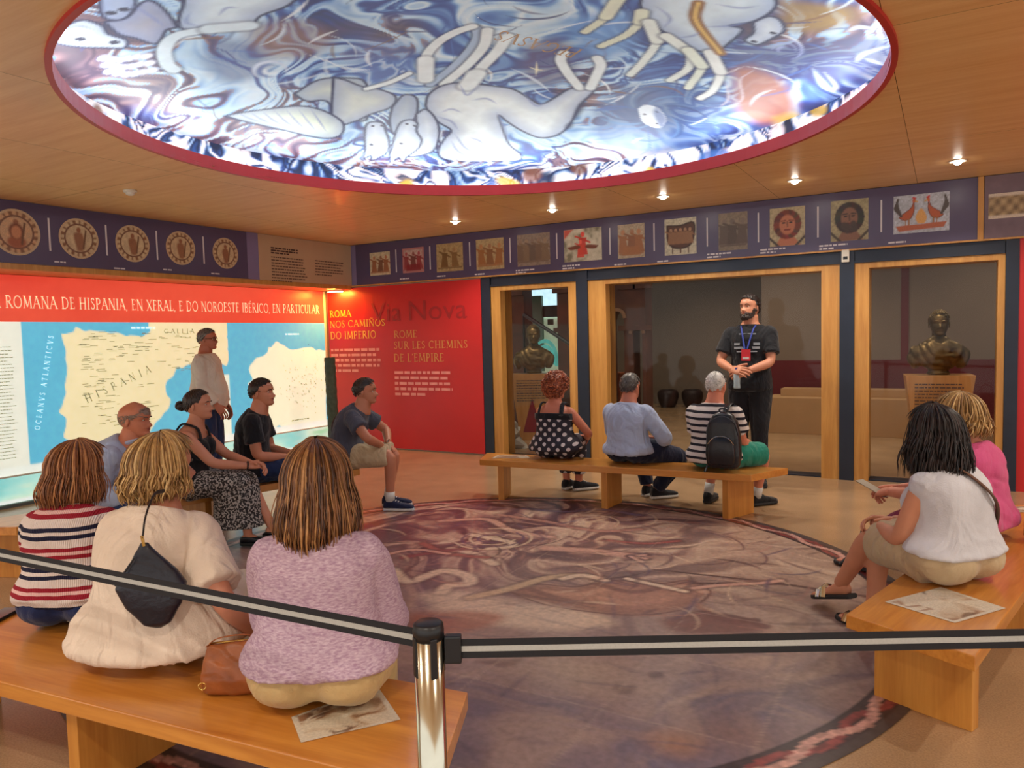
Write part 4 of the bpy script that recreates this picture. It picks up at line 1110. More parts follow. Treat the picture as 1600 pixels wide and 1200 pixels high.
acx(mk('arcade_wall', *arch_wall('w', ax(770), ax(1009), ya, 3.3, [((ax(760) + ax(797)) / 2, ww(760, 797), 1.75), ((ax(819) + ax(871)) / 2, ww(819, 871), 2.7), ((ax(954) + ax(974)) / 2, ww(954, 974), 1.75), ((ax(988) + ax(1003)) / 2, ww(988, 1003), 1.5)], stone), stone))
for px in (808, 879, 944, 981, 1006):
    for z0, z1, e in ((0, .25, .07), (1.55, 1.63, .05), (2.2, 2.3, .06)): acx(box('moulding', ax(px) - .09 - e, ax(px) + .09 + e, ya - .06, ya - .001, z0, z1, stone))
for a0, a1, s in ((760, 797, 1.75), (954, 974, 1.75), (988, 1003, 1.5)):
    c = (ax(a0) + ax(a1)) / 2; w = ww(a0, a1)
    acx(mk('arch_ring', *tube_vf([(c + (w + .03) * math.cos(t), ya - .01, s + (w + .03) * math.sin(t)) for t in np.linspace(0, math.pi, 16)], .03, 6), mat('pale_stone', (150, 112, 84), .8)))
# brightly lit vitrine wall beyond the arcade
vit = empty('lit_display_wall', (ax(845), ya + .8, 0), label='pale lit display wall with a green panel and turquoise arch beyond the bust', cat='display')
def vx(px): return on_y(px, 520, ya + .8)[0] - ax(845)
def vz(py): return on_y(845, py, ya + .8)[2]
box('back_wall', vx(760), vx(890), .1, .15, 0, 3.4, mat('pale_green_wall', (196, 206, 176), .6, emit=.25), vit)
box('light_panel', vx(800), vx(890), .06, .09, vz(496), 3.3, mat('pale_blue_light', (196, 232, 246), .5, emit=1.0), vit)
box('green_panel', vx(816), vx(848), -.02, .05, vz(580), vz(462), mat('green_panel', (98, 122, 104), .5), vit)
box('dark_band', vx(848), vx(876), .03, .07, vz(496), vz(478), mat('dark_teal', (44, 70, 66), .5), vit)
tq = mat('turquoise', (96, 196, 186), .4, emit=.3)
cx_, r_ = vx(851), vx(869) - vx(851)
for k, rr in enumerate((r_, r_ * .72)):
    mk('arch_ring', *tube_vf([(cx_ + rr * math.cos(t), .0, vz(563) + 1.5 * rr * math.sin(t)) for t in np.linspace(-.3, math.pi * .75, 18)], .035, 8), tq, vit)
small_print('symbols', (vx(852), .095, vz(508)), UX, UZ, vx(870) - vx(852), 1, .1, .1, mat('dark_symbols', (70, 64, 44), .6), vit, 4, .0)
rl = [on_y(818, 491, 10.3), on_y(888, 536, 10.3), on_y(940, 570, 10.3)]
rail = empty('handrail', (rl[1][0], rl[1][1], 0), label='black sloping handrail behind the dark bust', cat='rail')
mk('rail', *tube_vf([q - np.array([rl[1][0], rl[1][1], 0]) for q in rl], .03, 8), M['black_plastic'], rail)
for q in (rl[0], rl[2]): mk('post', *tube_vf([(q[0] - rl[1][0], 0, 0), (q[0] - rl[1][0], 0, q[2])], .018, 8), M['black_plastic'], rail)
rocks = empty('plaster_relief', (*on_z(790, 700, 0)[:2], 0), label='low heap of white plaster rubble behind the narrow bay', cat='model')
for k in range(9):
    v, f = ellipsoid_vf((rng.uniform(-.22, .22), rng.uniform(-.15, .15), .05 + .3 * rng.random() * (k > 3)), (.13, .1, .09), 7, 4)
    v = v * (1 + .12 * nrg.normal(size=v.shape)); v[:, 2] = np.maximum(v[:, 2], 0); mk('rubble', v, f, mat('white_plaster', (196, 190, 178), .8) if k == 0 else bpy.data.materials['white_plaster'], rocks)
bx = empty('crate', (*on_z(962, 655, 0)[:2], 0), label='reddish brown wooden box behind the wide bay, beside the arcade', cat='box')
box('body', -.15, .15, -.15, .15, 0, .8, mat('red_brown_wood', (122, 62, 36), .6), bx, .006); box('lid', -.165, .165, -.165, .165, .8, .83, mat('red_brown_lid', (138, 76, 46), .5), bx, .004)
# milestone fragment by the red panel
ms = on_z(543, 704, 0)
colm = mk('milestone_column', *lathe_vf([(.085, 0), (.085, .06), (.072, .08)] + [(.072 + .004 * math.sin(k * 2.2), .1 + k * .05) for k in range(24)] + [(.07, 1.29)], 20), mat('green_stone', (66, 78, 62), .7, 0, .3, 18, .5, 25), loc=(ms[0] + .1, ms[1] - .35, 0), smooth=True)
tag(colm, 'dark green ribbed stone column behind the man in the grey T-shirt', 'column')
colm.rotation_euler = (.0, -.02, 0)

# ------------------------------------------------------------------ ceiling fittings
def downlight(x, y, label, watts=DOWNLIGHT_W):
    r = empty('downlight', (x, y, CEIL), label=label, cat='ceiling light', group='recessed ceiling spotlights')
    mk('trim_ring', *lathe_vf([(.036, -.006), (.062, -.008), (.062, .0), (.036, .0)], 24, close=False), M['white_plastic'], r, smooth=False)
    mk('bulb', *lathe_vf([(.002, -.034), (.018, -.03), (.03, -.016), (.034, .002)], 20, close=False), bpy.data.materials.get('bulb_glow') or mat_emit('bulb_glow', (255, 244, 226), 45), r)
    li = bpy.data.lights.new('downlight_lamp', 'SPOT'); li.energy = watts; li.color = (1, .91, .78); li.spot_size = 2.3; li.spot_blend = .6; li.shadow_soft_size = .04
    lo = bpy.data.objects.new('downlight_lamp', li); col.objects.link(lo); lo.parent = r; lo.location = (0, 0, -.06)
for x, t in ((-4.82, 'farthest left of the five glowing spotlights along the back ceiling'), (-3.59, 'second glowing spotlight from the left along the back ceiling'), (-2.39, 'middle one of the five glowing spotlights along the back ceiling'), (-1.18, 'fourth glowing spotlight along the back ceiling, over the guide'), (.06, 'rightmost glowing spotlight along the back ceiling, over the right bust')):
    downlight(x, 7.1, t)
for k, (x, y) in enumerate(((-5.9, .4), (-4.2, -.2), (-2.4, -.6), (-.6, -.2), (1.1, .9), (1.4, 3.0), (1.3, 5.2))):
    downlight(x, y, ('ceiling spotlight out of view, ' + ('left of the foreground bench', 'above the left end of the foreground bench', 'behind the foreground bench', 'behind the chrome post', 'behind the near end of the right bench', 'right of the right bench, near end', 'right of the right bench, far end')[k]), DOWNLIGHT_W)
sm = on_z(203, 297, CEIL)
sd = empty('smoke_detector', (sm[0], sm[1], CEIL), label='small white smoke detector on the wooden ceiling at the left', cat='detector')
mk('base', *lathe_vf([(.05, 0), (.055, -.01), (.05, -.02)], 24), M['white_plastic'], sd, smooth=False); mk('sensor_head', *lathe_vf([(.036, -.02), (.034, -.036), (.02, -.045)], 20), M['white_plastic'], sd)
# unseen ceiling spots, added to brighten the enclosed hall
for x, y, w, t in ((-.1, 8.7, 60, 'small ceiling spot in the hall over the right bust'), (-5.1, 8.8, 60, 'small ceiling spot in the hall over the left bust'), (-2.2, 10.6, 130, 'small ceiling spot in the middle of the hall'), (-4.0, 13.2, 110, 'small ceiling spot at the far end of the hall'), (.8, 10.8, 80, 'small ceiling spot over the plinth in the hall')):
    r = empty('added_hall_spot', (x, y, 3.6), label=t, cat='ceiling light', group='spots in the hall ceiling')
    mk('can', *lathe_vf([(.05, -.1), (.06, -.1), (.06, 0), (.05, 0)], 20, close=False), M['black_plastic'], r)
    li = bpy.data.lights.new('added_hall_lamp', 'SPOT'); li.energy = w; li.color = (1, .84, .66); li.spot_size = 2.2; li.spot_blend = .8; li.shadow_soft_size = .05
    lo = bpy.data.objects.new('added_hall_lamp', li); col.objects.link(lo); lo.parent = r; lo.location = (0, 0, -.11)
# ------------------------------------------------------------------ people: building tools
def remesh(geo, voxel, smooth=6, fac=.5):
    me = bpy.data.meshes.new('tmp'); me.from_pydata(geo.V().tolist(), [], [list(map(int, q)) for q in geo.f]); me.update()
    bm = bmesh.new(); bm.from_mesh(me); bmesh.ops.recalc_face_normals(bm, faces=bm.faces); bm.to_mesh(me); bm.free()
    o = bpy.data.objects.new('tmp', me); col.objects.link(o)
    r = o.modifiers.new('r', 'REMESH'); r.mode = 'VOXEL'; r.voxel_size = voxel
    if smooth:
        s = o.modifiers.new('s', 'SMOOTH'); s.iterations = smooth; s.factor = fac
    dg = bpy.context.evaluated_depsgraph_get(); e = o.evaluated_get(dg).to_mesh()
    n = len(e.vertices); V = np.empty(n * 3, np.float32); e.vertices.foreach_get('co', V)
    F = [list(p.vertices) for p in e.polygons]
    Nn = np.empty(n * 3, np.float32); e.vertices.foreach_get('normal', Nn)
    o.evaluated_get(dg).to_mesh_clear(); bpy.data.objects.remove(o); bpy.data.meshes.remove(me)
    return V.reshape(-1, 3).astype(float), F, Nn.reshape(-1, 3).astype(float)

def wrinkle(V, Nn, amp, sc=9.0, seed=0, d=(0.3, .2, 1.0)):
    """soft cloth folds running across direction d"""
    d = np.array(d); d = d / np.linalg.norm(d)
    u = V @ d; a = V[:, 0] * 1.0 + V[:, 1] * .7; b = V[:, 2] * .6 + V[:, 1] * .9
    w = fbm(a * 4 + seed, b * 4, seed, 3)
    t = fbm(a * 3 + u * sc + 2.2 * w, b * 3 + u * sc * .35 + 1.7 * w, seed + 2, 3)
    r = 1 - np.abs(2 * t - 1)
    return V + Nn * (amp * (r - .55))[:, None]

def rings_vf(R, cap=True):
    n = len(R[0]); m = len(R); V = np.vstack(R)
    F = [(i * n + j, i * n + (j + 1) % n, (i + 1) * n + (j + 1) % n, (i + 1) * n + j) for i in range(m - 1) for j in range(n)]
    if cap: F += [tuple(range(n - 1, -1, -1)), tuple((m - 1) * n + j for j in range(n))]
    return V, F

def ell_ring(c, u, v, ru, rv, n=28, p=2.3):
    a = np.arange(n) * 2 * math.pi / n
    ca, sa = np.cos(a), np.sin(a)
    k = (np.abs(ca) ** p + np.abs(sa) ** p) ** (-1 / p)
    return np.asarray(c)[None] + (k * ca * ru)[:, None] * np.asarray(u)[None] + (k * sa * rv)[:, None] * np.asarray(v)[None]

def ik(a, b, l1, l2, hint):
    a = np.asarray(a, float); b = np.asarray(b, float); d = b - a; L = np.linalg.norm(d)
    Lm = min(L, (l1 + l2) * .995); d = d / L; b = a + d * Lm
    x = (l1 * l1 - l2 * l2 + Lm * Lm) / (2 * Lm); h = math.sqrt(max(1e-6, l1 * l1 - x * x))
    q = np.asarray(hint, float) - d * (np.asarray(hint, float) @ d); q /= np.linalg.norm(q) + 1e-9
    return a + d * x + q * h, b

def rotm(axis, ang):
    return np.array(Matrix.Rotation(ang, 3, Vector(axis)))

# head in units of its own height: z 0 chin .. 1 crown, y forward
_HZ = np.array([0, .03, .07, .12, .17, .21, .25, .29, .33, .38, .43, .48, .53, .58, .64, .7, .76, .82, .88, .93, .965, .99, 1.0])
_HF = np.interp(_HZ, [0, .05, .1, .16, .2, .23, .25, .28, .31, .36, .42, .48, .54, .59, .65, .75, .85, .93, .98, 1], [.33, .41, .43, .395, .405, .42, .41, .425, .40, .395, .385, .375, .40, .42, .42, .39, .31, .19, .06, -.02])
_HB = np.interp(_HZ, [0, .1, .2, .3, .4, .5, .6, .7, .8, .9, .97, 1], [.06, -.1, -.25, -.36, -.42, -.455, -.475, -.46, -.40, -.28, -.14, -.06])
_HW = np.interp(_HZ, [0, .05, .1, .2, .3, .4, .5, .6, .7, .8, .9, .97, 1], [.10, .17, .205, .25, .285, .31, .325, .335, .33, .295, .215, .11, .03])
def head_vf(fat=1.0, nose=1.0):
    n = 44; R = []
    zs = np.linspace(0, 1, 46); zs = np.sort(np.concatenate([zs, [.985, .995]]))
    a = np.arange(n) * 2 * math.pi / n
    for z in zs:
        f, b, w = np.interp(z, _HZ, _HF), np.interp(z, _HZ, _HB), np.interp(z, _HZ, _HW) * fat
        cy, ry = (f + b) / 2, (f - b) / 2
        p = 2.25
        ca, sa = np.cos(a), np.sin(a); k = (np.abs(ca) ** p + np.abs(sa) ** p) ** (-1 / p)
        x = k * ca * w; y = cy + k * sa * ry
        fr = np.clip((y - .15) / .15, 0, 1)
        nb = np.interp(z, [.27, .30, .335, .37, .42, .47, .52, .56], [0, .065, .125, .125, .085, .05, .022, 0]) * nose
        ns = np.interp(z, [.28, .33, .4, .5], [.06, .058, .042, .034])
        y = y + fr * nb * np.exp(-(x / ns) ** 2)
        for s in (-1, 1):                                       # eye sockets, cheeks
            y = y - fr * .04 * np.exp(-((x - s * .14) / .06) ** 2 - ((z - .5) / .045) ** 2)
            y = y + fr * .018 * np.exp(-((x - s * .17) / .07) ** 2 - ((z - .38) / .06) ** 2)
        y = y + fr * .016 * np.exp(-(x / .1) ** 2) * (np.exp(-((z - .215) / .018) ** 2) + np.exp(-((z - .265) / .018) ** 2)) - fr * .012 * np.exp(-(x / .11) ** 2 - ((z - .24) / .008) ** 2)
        R.append(np.stack([x, y, np.full(n, z)], -1))
    return rings_vf(R)

def hand_vf(wrist, d, nrm, side, s=1.0, curl=.35, spread=.1, thumb=.6):
    """palm and five fingers; d fingers' direction, nrm out of the back of the hand, side +1 right"""
    d = _unit(np.asarray(d, float)); nrm = np.asarray(nrm, float); nrm = _unit(nrm - d * (nrm @ d)); lat = np.cross(d, nrm) * side   # towards little finger
    g = Geo(); w = np.asarray(wrist, float)
    R = []
    for t, hw, th in ((-.03, .026, .02), (.0, .027, .019), (.03, .036, .017), (.06, .041, .0155), (.088, .041, .013), (.098, .036, .009)):
        R.append(ell_ring(w + d * t * s, lat, nrm, hw * s, th * s, 14, 2.6))
    g.add(*rings_vf(R))
    spec = [(-.030, .040, .026, .020, .0088), (-.010, .045, .029, .021, .0092), (.011, .042, .027, .020, .0088), (.030, .033, .021, .018, .0078)]
    for k, (o, a, b, c, r) in enumerate(spec):
        p = w + d * .088 * s + lat * o * s; dd = _unit(d + lat * spread * (k - 1.5) * .5); pts = [p - dd * .012 * s, p]; cur = curl * (1 + .12 * k)
        for L in (a, b, c):
            dd = _unit(dd * math.cos(cur) - nrm_rot(dd, lat, nrm) * math.sin(cur))
            pts.append(pts[-1] + dd * L * s); cur = curl * 1.15
        g.add(*tube_vf(crom(pts, 2), np.linspace(r, r * .78, len(crom(pts, 2))) * s, 8, round_end=True))
    p = w + d * .022 * s - lat * .026 * s; dd = _unit(d * .75 - lat * .75 - nrm * .25); pts = [p]
    for L in (.036, .03, .026):
        pts.append(pts[-1] + dd * L * s); dd = _unit(dd + d * thumb * .5 - nrm * .12)
    g.add(*tube_vf(crom(pts, 2), np.linspace(.0125, .0085, len(crom(pts, 2))) * s, 8, round_end=True))
    return g
def nrm_rot(dd, lat, nrm):
    n = np.cross(lat, dd); n = n if n @ nrm > 0 else -n
    return _unit(n)

def shoe_parts(ank, toe_dir, s=1.0, heel=.0):
    """returns upper, sole geometry; ank is the ankle joint; sole rests .085*s below it"""
    t = np.asarray(toe_dir, float); t = t / np.linalg.norm(t); up = np.array([0, 0, 1.]); up = _unit(up - t * (up @ t)); lat = np.cross(t, up)
    base = np.asarray(ank) - up * .085 * s - t * .055 * s
    st = [(.0, .028, .06), (.015, .036, .085), (.05, .039, .1), (.09, .039, .082), (.14, .043, .064), (.19, .047, .052), (.235, .042, .042), (.262, .03, .032), (.272, .012, .022)]
    U = []; S = []
    for x, w, h in st:
        c = base + t * x * s
        U.append(ell_ring(c + up * (h / 2 + .012) * s, lat, up, w * s, h / 2 * s, 18, 2.6))
        S.append(ell_ring(c + up * .013 * s, lat, up, (w + .004) * s, .013 * s, 18, 5))
    return rings_vf(U), rings_vf(S)

SKIN = {}
def skin_mat(c):
    if c not in SKIN:
        m = mat('skin', c, .5, 0, .07, 9, .05, 90); b = m.node_tree.nodes['Principled BSDF']
        b.inputs['Subsurface Weight'].default_value = .06; b.inputs['Subsurface Radius'].default_value = (.02, .008, .005)
        SKIN[c] = m
    return SKIN[c]
EYE_W = mat('eye_white', (214, 206, 196), .3, 0, .01); EYE_D = mat('eye_iris', (44, 30, 24), .2, 0, .01); LIP = mat('lip', (160, 84, 76), .5, 0, .03)

class Person:
    """joints in a local frame: x right, y forward, z up, origin on the floor under the pelvis"""
    def __init__(self, label, loc, face, sex='f', s=.95, seat=.38, top=1.2, lean=4, slouch=.03, build=1.0, belly=0.0, skin=(206, 148, 118), yaw=0, pitch=0, roll=0, wrist=None, ankle=None, elbow_hint=None, toes=(0, 0), knee_hint=None, name='person', standing=False, hand=None, twist=0, hipw=1.0, shw=1.0, thick=1.0):
        self.root = empty(name, (loc[0], loc[1], 0), math.radians(face - 90), label, 'person')
        self.s = s; self.sex = sex; self.seat = seat; self.skin = skin_mat(skin); self.build = build; self.thick = thick
        pz = (seat + .105 * s) if not standing else .93 * s * 1.0
        self.standing = standing
        self.P = np.array([0, 0, pz]); la = math.radians(lean)
        nz = top - .250 * s; L = (nz - pz) / math.cos(la)
        self.L = L; self.N = self.P + np.array([0, math.sin(la), math.cos(la)]) * L
        self.M = (self.P + self.N) / 2 + np.array([0, -slouch * 2, 0])
        self.tw = math.radians(twist)
        f = sex == 'f'
        T = [(-.16, .12, .085), (-.08, .168, .12), (.02, .185 if f else .168, .13), (.15, .178 if f else .162, .128), (.3, .158 if f else .155, .118), (.45, .146 if f else .152, .112), (.6, .152 if f else .162, .118), (.72, .152 if f else .168, .12), (.82, .146 if f else .162, .102), (.9, .118 if f else .13, .08), (.96, .092, .068), (1.02, .062 if f else .07, .06), (1.1, .054 if f else .064, .056)]
        self.T = [(t, w * s * build * (hipw if t < .2 else 1) * (shw if t > .65 and t < .95 else 1), d * s * thick * (1 + belly * math.exp(-((t - .3) / .22) ** 2))) for t, w, d in T]
        self.belly = belly
        sw = (.140 if f else .165) * s * shw * (1 + (build - 1) * .6)
        c, tx, ty = self.spine(.86)
        self.S = {k: c + tx * sw * k + np.array([0, 0, -.022]) for k in (-1, 1)}
        self.H = {k: self.P + np.array([k * .088 * s * build, .0, -.02]) for k in (-1, 1)}
        self.ua, self.fa, self.th, self.sh = .285 * s, .25 * s, .42 * s, .41 * s
        wrist = wrist or {}; ankle = ankle or {}; eh = elbow_hint or {}; kh = knee_hint or {}
        self.E = {}; self.Wr = {}; self.K = {}; self.A = {}
        for k in (-1, 1):
            a = np.array(ankle.get(k, (k * .1, .42, .085 * s) if not standing else (k * .1, 0, .085 * s)), float)
            self.K[k], self.A[k] = ik(self.H[k], a, self.th, self.sh, kh.get(k, (0, .8, .6)))
        for k in (-1, 1):
            w = wrist.get(k, (k * .16, .36, pz + .12))
            w = self.K[k] + np.array(w[1]) if w[0] == 'knee' else np.array(w, float)
            self.E[k], self.Wr[k] = ik(self.S[k], w, self.ua, self.fa, eh.get(k, (k * .3, -.8, -.6)))
        self.toes = toes; self.hand = hand or {}
        # head frame
        self.hh = .228 * s
        R = rotm((0, 0, 1), math.radians(yaw)) @ rotm((1, 0, 0), math.radians(pitch)) @ rotm((0, 1, 0), math.radians(roll))
        self.HR = R
        self.HO = self.N + np.array([0, .03 * s, .024 * s])      # under the ears at chin height
    def hp(self, p):
        return self.HO + self.hh * ((np.asarray(p, float) - np.array([0, 0, .0])) @ self.HR.T)
    def spine(self, t):
        """point on the curved spine with cross axes"""
        a, b, c = self.P, self.M, self.N
        tt = t
        q = (1 - tt) ** 2 * a + 2 * tt * (1 - tt) * b + tt * tt * c
        d = _unit(2 * (1 - tt) * (b - a) + 2 * tt * (c - b))
        if t < 0: d = np.array([0, 0, 1.]); q = a + d * t * self.L
        if t > 1: q = c + d * (t - 1) * self.L
        an = self.tw * np.clip(t, 0, 1)
        tx = np.array([math.cos(an), math.sin(an), 0]); ty = _unit(np.cross(d, tx))
        return q, tx, ty
    def torso(self, g, t0=-.16, t1=1.1, inf=0.0, n=30, hem=0.0, hem_t=.3, topcut=False):
        ts = np.unique(np.concatenate([[t0, t1], np.linspace(max(t0, -.16), min(t1, 1.1), 26)]))
        X = [q[0] for q in self.T]; R = []
        for t in ts:
            w = np.interp(t, X, [q[1] for q in self.T]) + inf; d = np.interp(t, X, [q[2] for q in self.T]) + inf
            if hem and t < hem_t: w += hem * (hem_t - t); d += hem * (hem_t - t) * 1.3
            c, tx, ty = self.spine(t)
            c = c + ty * (self.belly * .05 * math.exp(-((t - .3) / .2) ** 2))
            R.append(ell_ring(c, tx, ty, w, d, n, 2.4))
        g.add(*rings_vf(R))
    def bust(self, g, inf=0.0, size=1.0):
        if self.sex != 'f': return
        c, tx, ty = self.spine(.62)
        for k in (-1, 1): g.add(*ellipsoid_vf(c + tx * k * .075 * self.s + ty * .095 * self.s * self.thick, np.array([.075, .07, .075]) * self.s * size + inf, 14, 8))
    def glutes(self, g, inf=0.0, w=1.0):
        for k in (-1, 1):
            z = self.seat + (.092 * self.s + inf * .4) if not self.standing else self.P[2] - .02
            r = np.array([.100 * w, .122, .088]) * self.s * (self.build if not self.standing else .95) ** .5 + inf
            if not self.standing: r[2] = z - self.seat - .002
            g.add(*ellipsoid_vf((k * .082 * self.s * self.build * w, -.012, z), r, 16, 10))
    def limb_path(self, pts, frac):
        pts = np.array(pts); seg = np.linalg.norm(np.diff(pts, axis=0), axis=1); tot = seg.sum() * frac; out = [pts[0]]; acc = 0
        for i, L in enumerate(seg):
            if acc + L >= tot: out.append(pts[i] + (pts[i + 1] - pts[i]) * (tot - acc) / L); break
            out.append(pts[i + 1]); acc += L
        return np.array(out)
    def arm(self, g, k, frac=1.0, inf=0.0, flare=0.0, n=14):
        s = self.s * (1.0 if self.sex == 'f' else 1.06) * (1 + (self.build - 1) * .5)
        S, E, Wr = self.S[k], self.E[k], self.Wr[k]
        full = np.array([S + (S - E) * .0 + np.array([-k * .03, 0, .0]), S, S + (E - S) * .35, S + (E - S) * .75, E, E + (Wr - E) * .3, E + (Wr - E) * .7, Wr])
        rad = np.array([.042, .048, .046, .042, .038, .04, .033, .026]) * s
        seg = np.concatenate([[0], np.cumsum(np.linalg.norm(np.diff(full, axis=0), axis=1))]); tot = seg[-1] * frac
        ts = np.linspace(0, tot, 18); pts = np.stack([np.interp(ts, seg, full[:, i]) for i in range(3)], -1); rr = np.interp(ts, seg, rad) + inf + flare * (ts / max(tot, 1e-6)) ** 2
        # round the elbow
        pts[1:-1] = (pts[:-2] + 2 * pts[1:-1] + pts[2:]) / 4
        g.add(*tube_vf(pts, rr, n)); g.add(*ellipsoid_vf(S + np.array([-k * .008, 0, -.012]), np.array([.05, .052, .054]) * s + inf, 14, 9))
    def leg(self, g, k, frac=1.0, inf=0.0, flare=0.0, n=16, start=0.0):
        s = self.s * (1 + (self.build - 1) * .6)
        H, K, A = self.H[k], self.K[k], self.A[k]
        full = np.array([H, H + (K - H) * .3, H + (K - H) * .75, K, K + (A - K) * .28, K + (A - K) * .65, A + (A - K) * .05])
        rad = np.array([.088, .084, .066, .055, .054, .043, .036]) * s
        if not self.standing:
            full[0][2] = self.seat + .088 * s; full[1][2] = max(full[1][2], self.seat + .082 * s + inf)
        seg = np.concatenate([[0], np.cumsum(np.linalg.norm(np.diff(full, axis=0), axis=1))]); tot = seg[-1] * frac
        ts = np.linspace(start * seg[-1], tot, 22); pts = np.stack([np.interp(ts, seg, full[:, i]) for i in range(3)], -1); rr = np.interp(ts, seg, rad) + inf + flare * np.clip((ts / max(tot, 1e-6)), 0, 1) ** 2
        pts[1:-1] = (pts[:-2] + 2 * pts[1:-1] + pts[2:]) / 4
        g.add(*tube_vf(pts, rr, n))
    def part(self, name, g, material, voxel=.009, smooth=5, wr=0.0, seed=0, d=(.3, .2, 1), sc=9.0):
        V, F, Nn = remesh(g, voxel, smooth)
        if wr: V = wrinkle(V, Nn, wr, sc, seed, d)
        return mk(name, V, F, material, self.root, smooth=True)
    # ---- body: one mesh of skin
    def body(self, voxel=.009, feet=False, fat=1.0, nose=1.0, arms=True, shrink=0.0):
        g = Geo(); i = -shrink
        self.torso(g, inf=-.004); self.glutes(g, -.008)
        if self.sex == 'f': self.bust(g, -.004)
        for k in (-1, 1): self.arm(g, k); self.leg(g, k, inf=-.002)
        g.add(*tube_vf([self.N + np.array([0, -.01, -.07]) * self.s, self.N, self.hp((0, -.06, .16)), self.hp((0, -.04, .35))], np.array([.08, .064 if self.sex == 'f' else .072, .057 if self.sex == 'f' else .066, .05]) * self.s * (.5 + .5 * self.build), 18))
        V, F, Nn = remesh(g, voxel, 6)
        out = Geo(); out.add(V, F)
        hv, hf = head_vf(fat, nose); out.add(np.array([self.hp(p) for p in hv]), hf)
        for k in (-1, 1):
            e = [(k * (.318 * fat), -.03, .44), ]
            ev, ef = ellipsoid_vf((0, 0, 0), (.028, .07, .125), 10, 8); ev = ev @ rotm((0, 0, 1), -k * .35).T @ rotm((1, 0, 0), -.15).T + np.array([k * .33 * fat, -.04, .44])
            out.add(np.array([self.hp(p) for p in ev]), ef)
            lo = np.array([k * .335 * fat, -.015, .44])
            d = _unit(self.Wr[k] - self.E[k]); h = self.hand.get(k, {})
            dd = np.array(h.get('d', d), float); nn = np.array(h.get('n', (k * .5, 0, .8)), float)
            hg = hand_vf(self.Wr[k], dd, nn, k, self.s * (1.0 if self.sex == 'f' else 1.08), h.get('curl', .35), h.get('spread', .12), h.get('thumb', .6))
            out.add(hg.V(), hg.f)
            if feet:
                t = self.toe(k); up = np.array([0, 0, 1.]); lat = np.cross(t, up); b = self.A[k] - up * .085 * self.s - t * .05 * self.s
                out.add(*rings_vf([ell_ring(b + t * x * self.s + up * (h_ / 2 + .014) * self.s, lat, up, w * self.s, h_ / 2 * self.s, 16, 2.5) for x, w, h_ in ((0, .022, .05), (.02, .03, .075), (.06, .032, .085), (.1, .034, .062), (.15, .04, .042), (.2, .042, .028), (.235, .034, .02), (.248, .02, .014))]))
        o = mk('body', out.V(), out.f, self.skin, self.root, smooth=True)
        # eyes and lips
        for k in (-1, 1):
            ew = mk('eye', *self._hv(ellipsoid_vf((k * .135, .322, .5), (.046, .036, .024), 12, 8)), EYE_W, self.root, smooth=True)
            mk('iris', *self._hv(ellipsoid_vf((k * .135, .346, .5), (.022, .016, .022), 10, 6)), EYE_D, ew, smooth=True)
        mk('lips', *self._hv(ellipsoid_vf((0, .408, .241), (.085, .03, .026), 12, 6)), LIP, self.root, smooth=True)
        return o
    def _hv(self, vf): return np.array([self.hp(p) for p in vf[0]]), vf[1]
    def brows(self, m):
        for k in (-1, 1):
            mk('eyebrow', *tube_vf([self.hp((k * .07, .418, .575)), self.hp((k * .14, .408, .592)), self.hp((k * .21, .365, .575))], .012 * self.hh / .228 * 1.0 * np.array([.3, .36, .2]) * .9, 6), m, self.root)
    def toe(self, k):
        t = self.toes.get(k, (k * .15, 1, 0)) if isinstance(self.toes, dict) else (k * .15, 1, 0)
        return _unit(np.array(t, float))
    def shoes(self, um, sm, name='shoe', s=1.0):
        for k in (-1, 1):
            (uv, uf), (sv, sf) = shoe_parts(self.A[k], self.toe(k), self.s * s)
            u = mk(name, uv, uf, um, self.root, smooth=True); mk('sole', sv, sf, sm, u)
            lace = Geo(); t = self.toe(k); up = _unit(np.array([0, 0, 1.]) - t * t[2]); lat = np.cross(t, up); b = self.A[k] - up * .085 * self.s - t * .055 * self.s
            for q in range(3):
                c = b + t * (.11 + .022 * q) * self.s + up * (.094 - .011 * q) * self.s
                lace.add(*tube_vf([c - lat * .022 - up * .01, c, c + lat * .022 - up * .01], .0035, 5))
            lo = lace.build('laces', sm, u); lo['kind'] = 'stuff'
    # ---- clothes
    def shirt(self, material, name='shirt', t0=-.1, t1=.955, inf=.012, sleeve=.3, sinf=.014, flare=.01, hem=.05, wr=.012, seed=1, voxel=.009, bust=True, glute=False, sc=9.0):
        g = Geo(); self.torso(g, t0, t1, inf, hem=hem)
        if bust: self.bust(g, inf)
        if not self.standing:                                  # cloth over the hips, cut level at the hem
            q = Geo(); self.glutes(q, (.046 if glute else .044)); hz = self.P[2] + t0 * self.L
            v = q.V(); v[:, 2] = np.where(v[:, 2] < hz, hz + .002 * (v[:, 2] - hz), v[:, 2]); g.add(v, q.f)
            for k in (-1, 1):
                q = Geo(); self.leg(q, k, .12, .022); v = q.V(); v[:, 2] = np.where(v[:, 2] < hz, hz + .002 * (v[:, 2] - hz), v[:, 2]); g.add(v, q.f)
        for k in (-1, 1):
            if sleeve: self.arm(g, k, sleeve, sinf, flare)
        return self.part(name, g, material, voxel, 5, wr, seed, sc=sc)
    def trousers(self, material, name='trousers', t1=.16, inf=.010, length=.95, linf=.012, flare=.0, wr=.010, seed=3, voxel=.009):
        g = Geo(); self.torso(g, -.16, t1, inf if self.standing else min(inf, .004)); self.glutes(g, inf)
        for k in (-1, 1): self.leg(g, k, length, linf, flare)
        return self.part(name, g, material, voxel, 5, wr, seed, d=(.2, 1, .4))

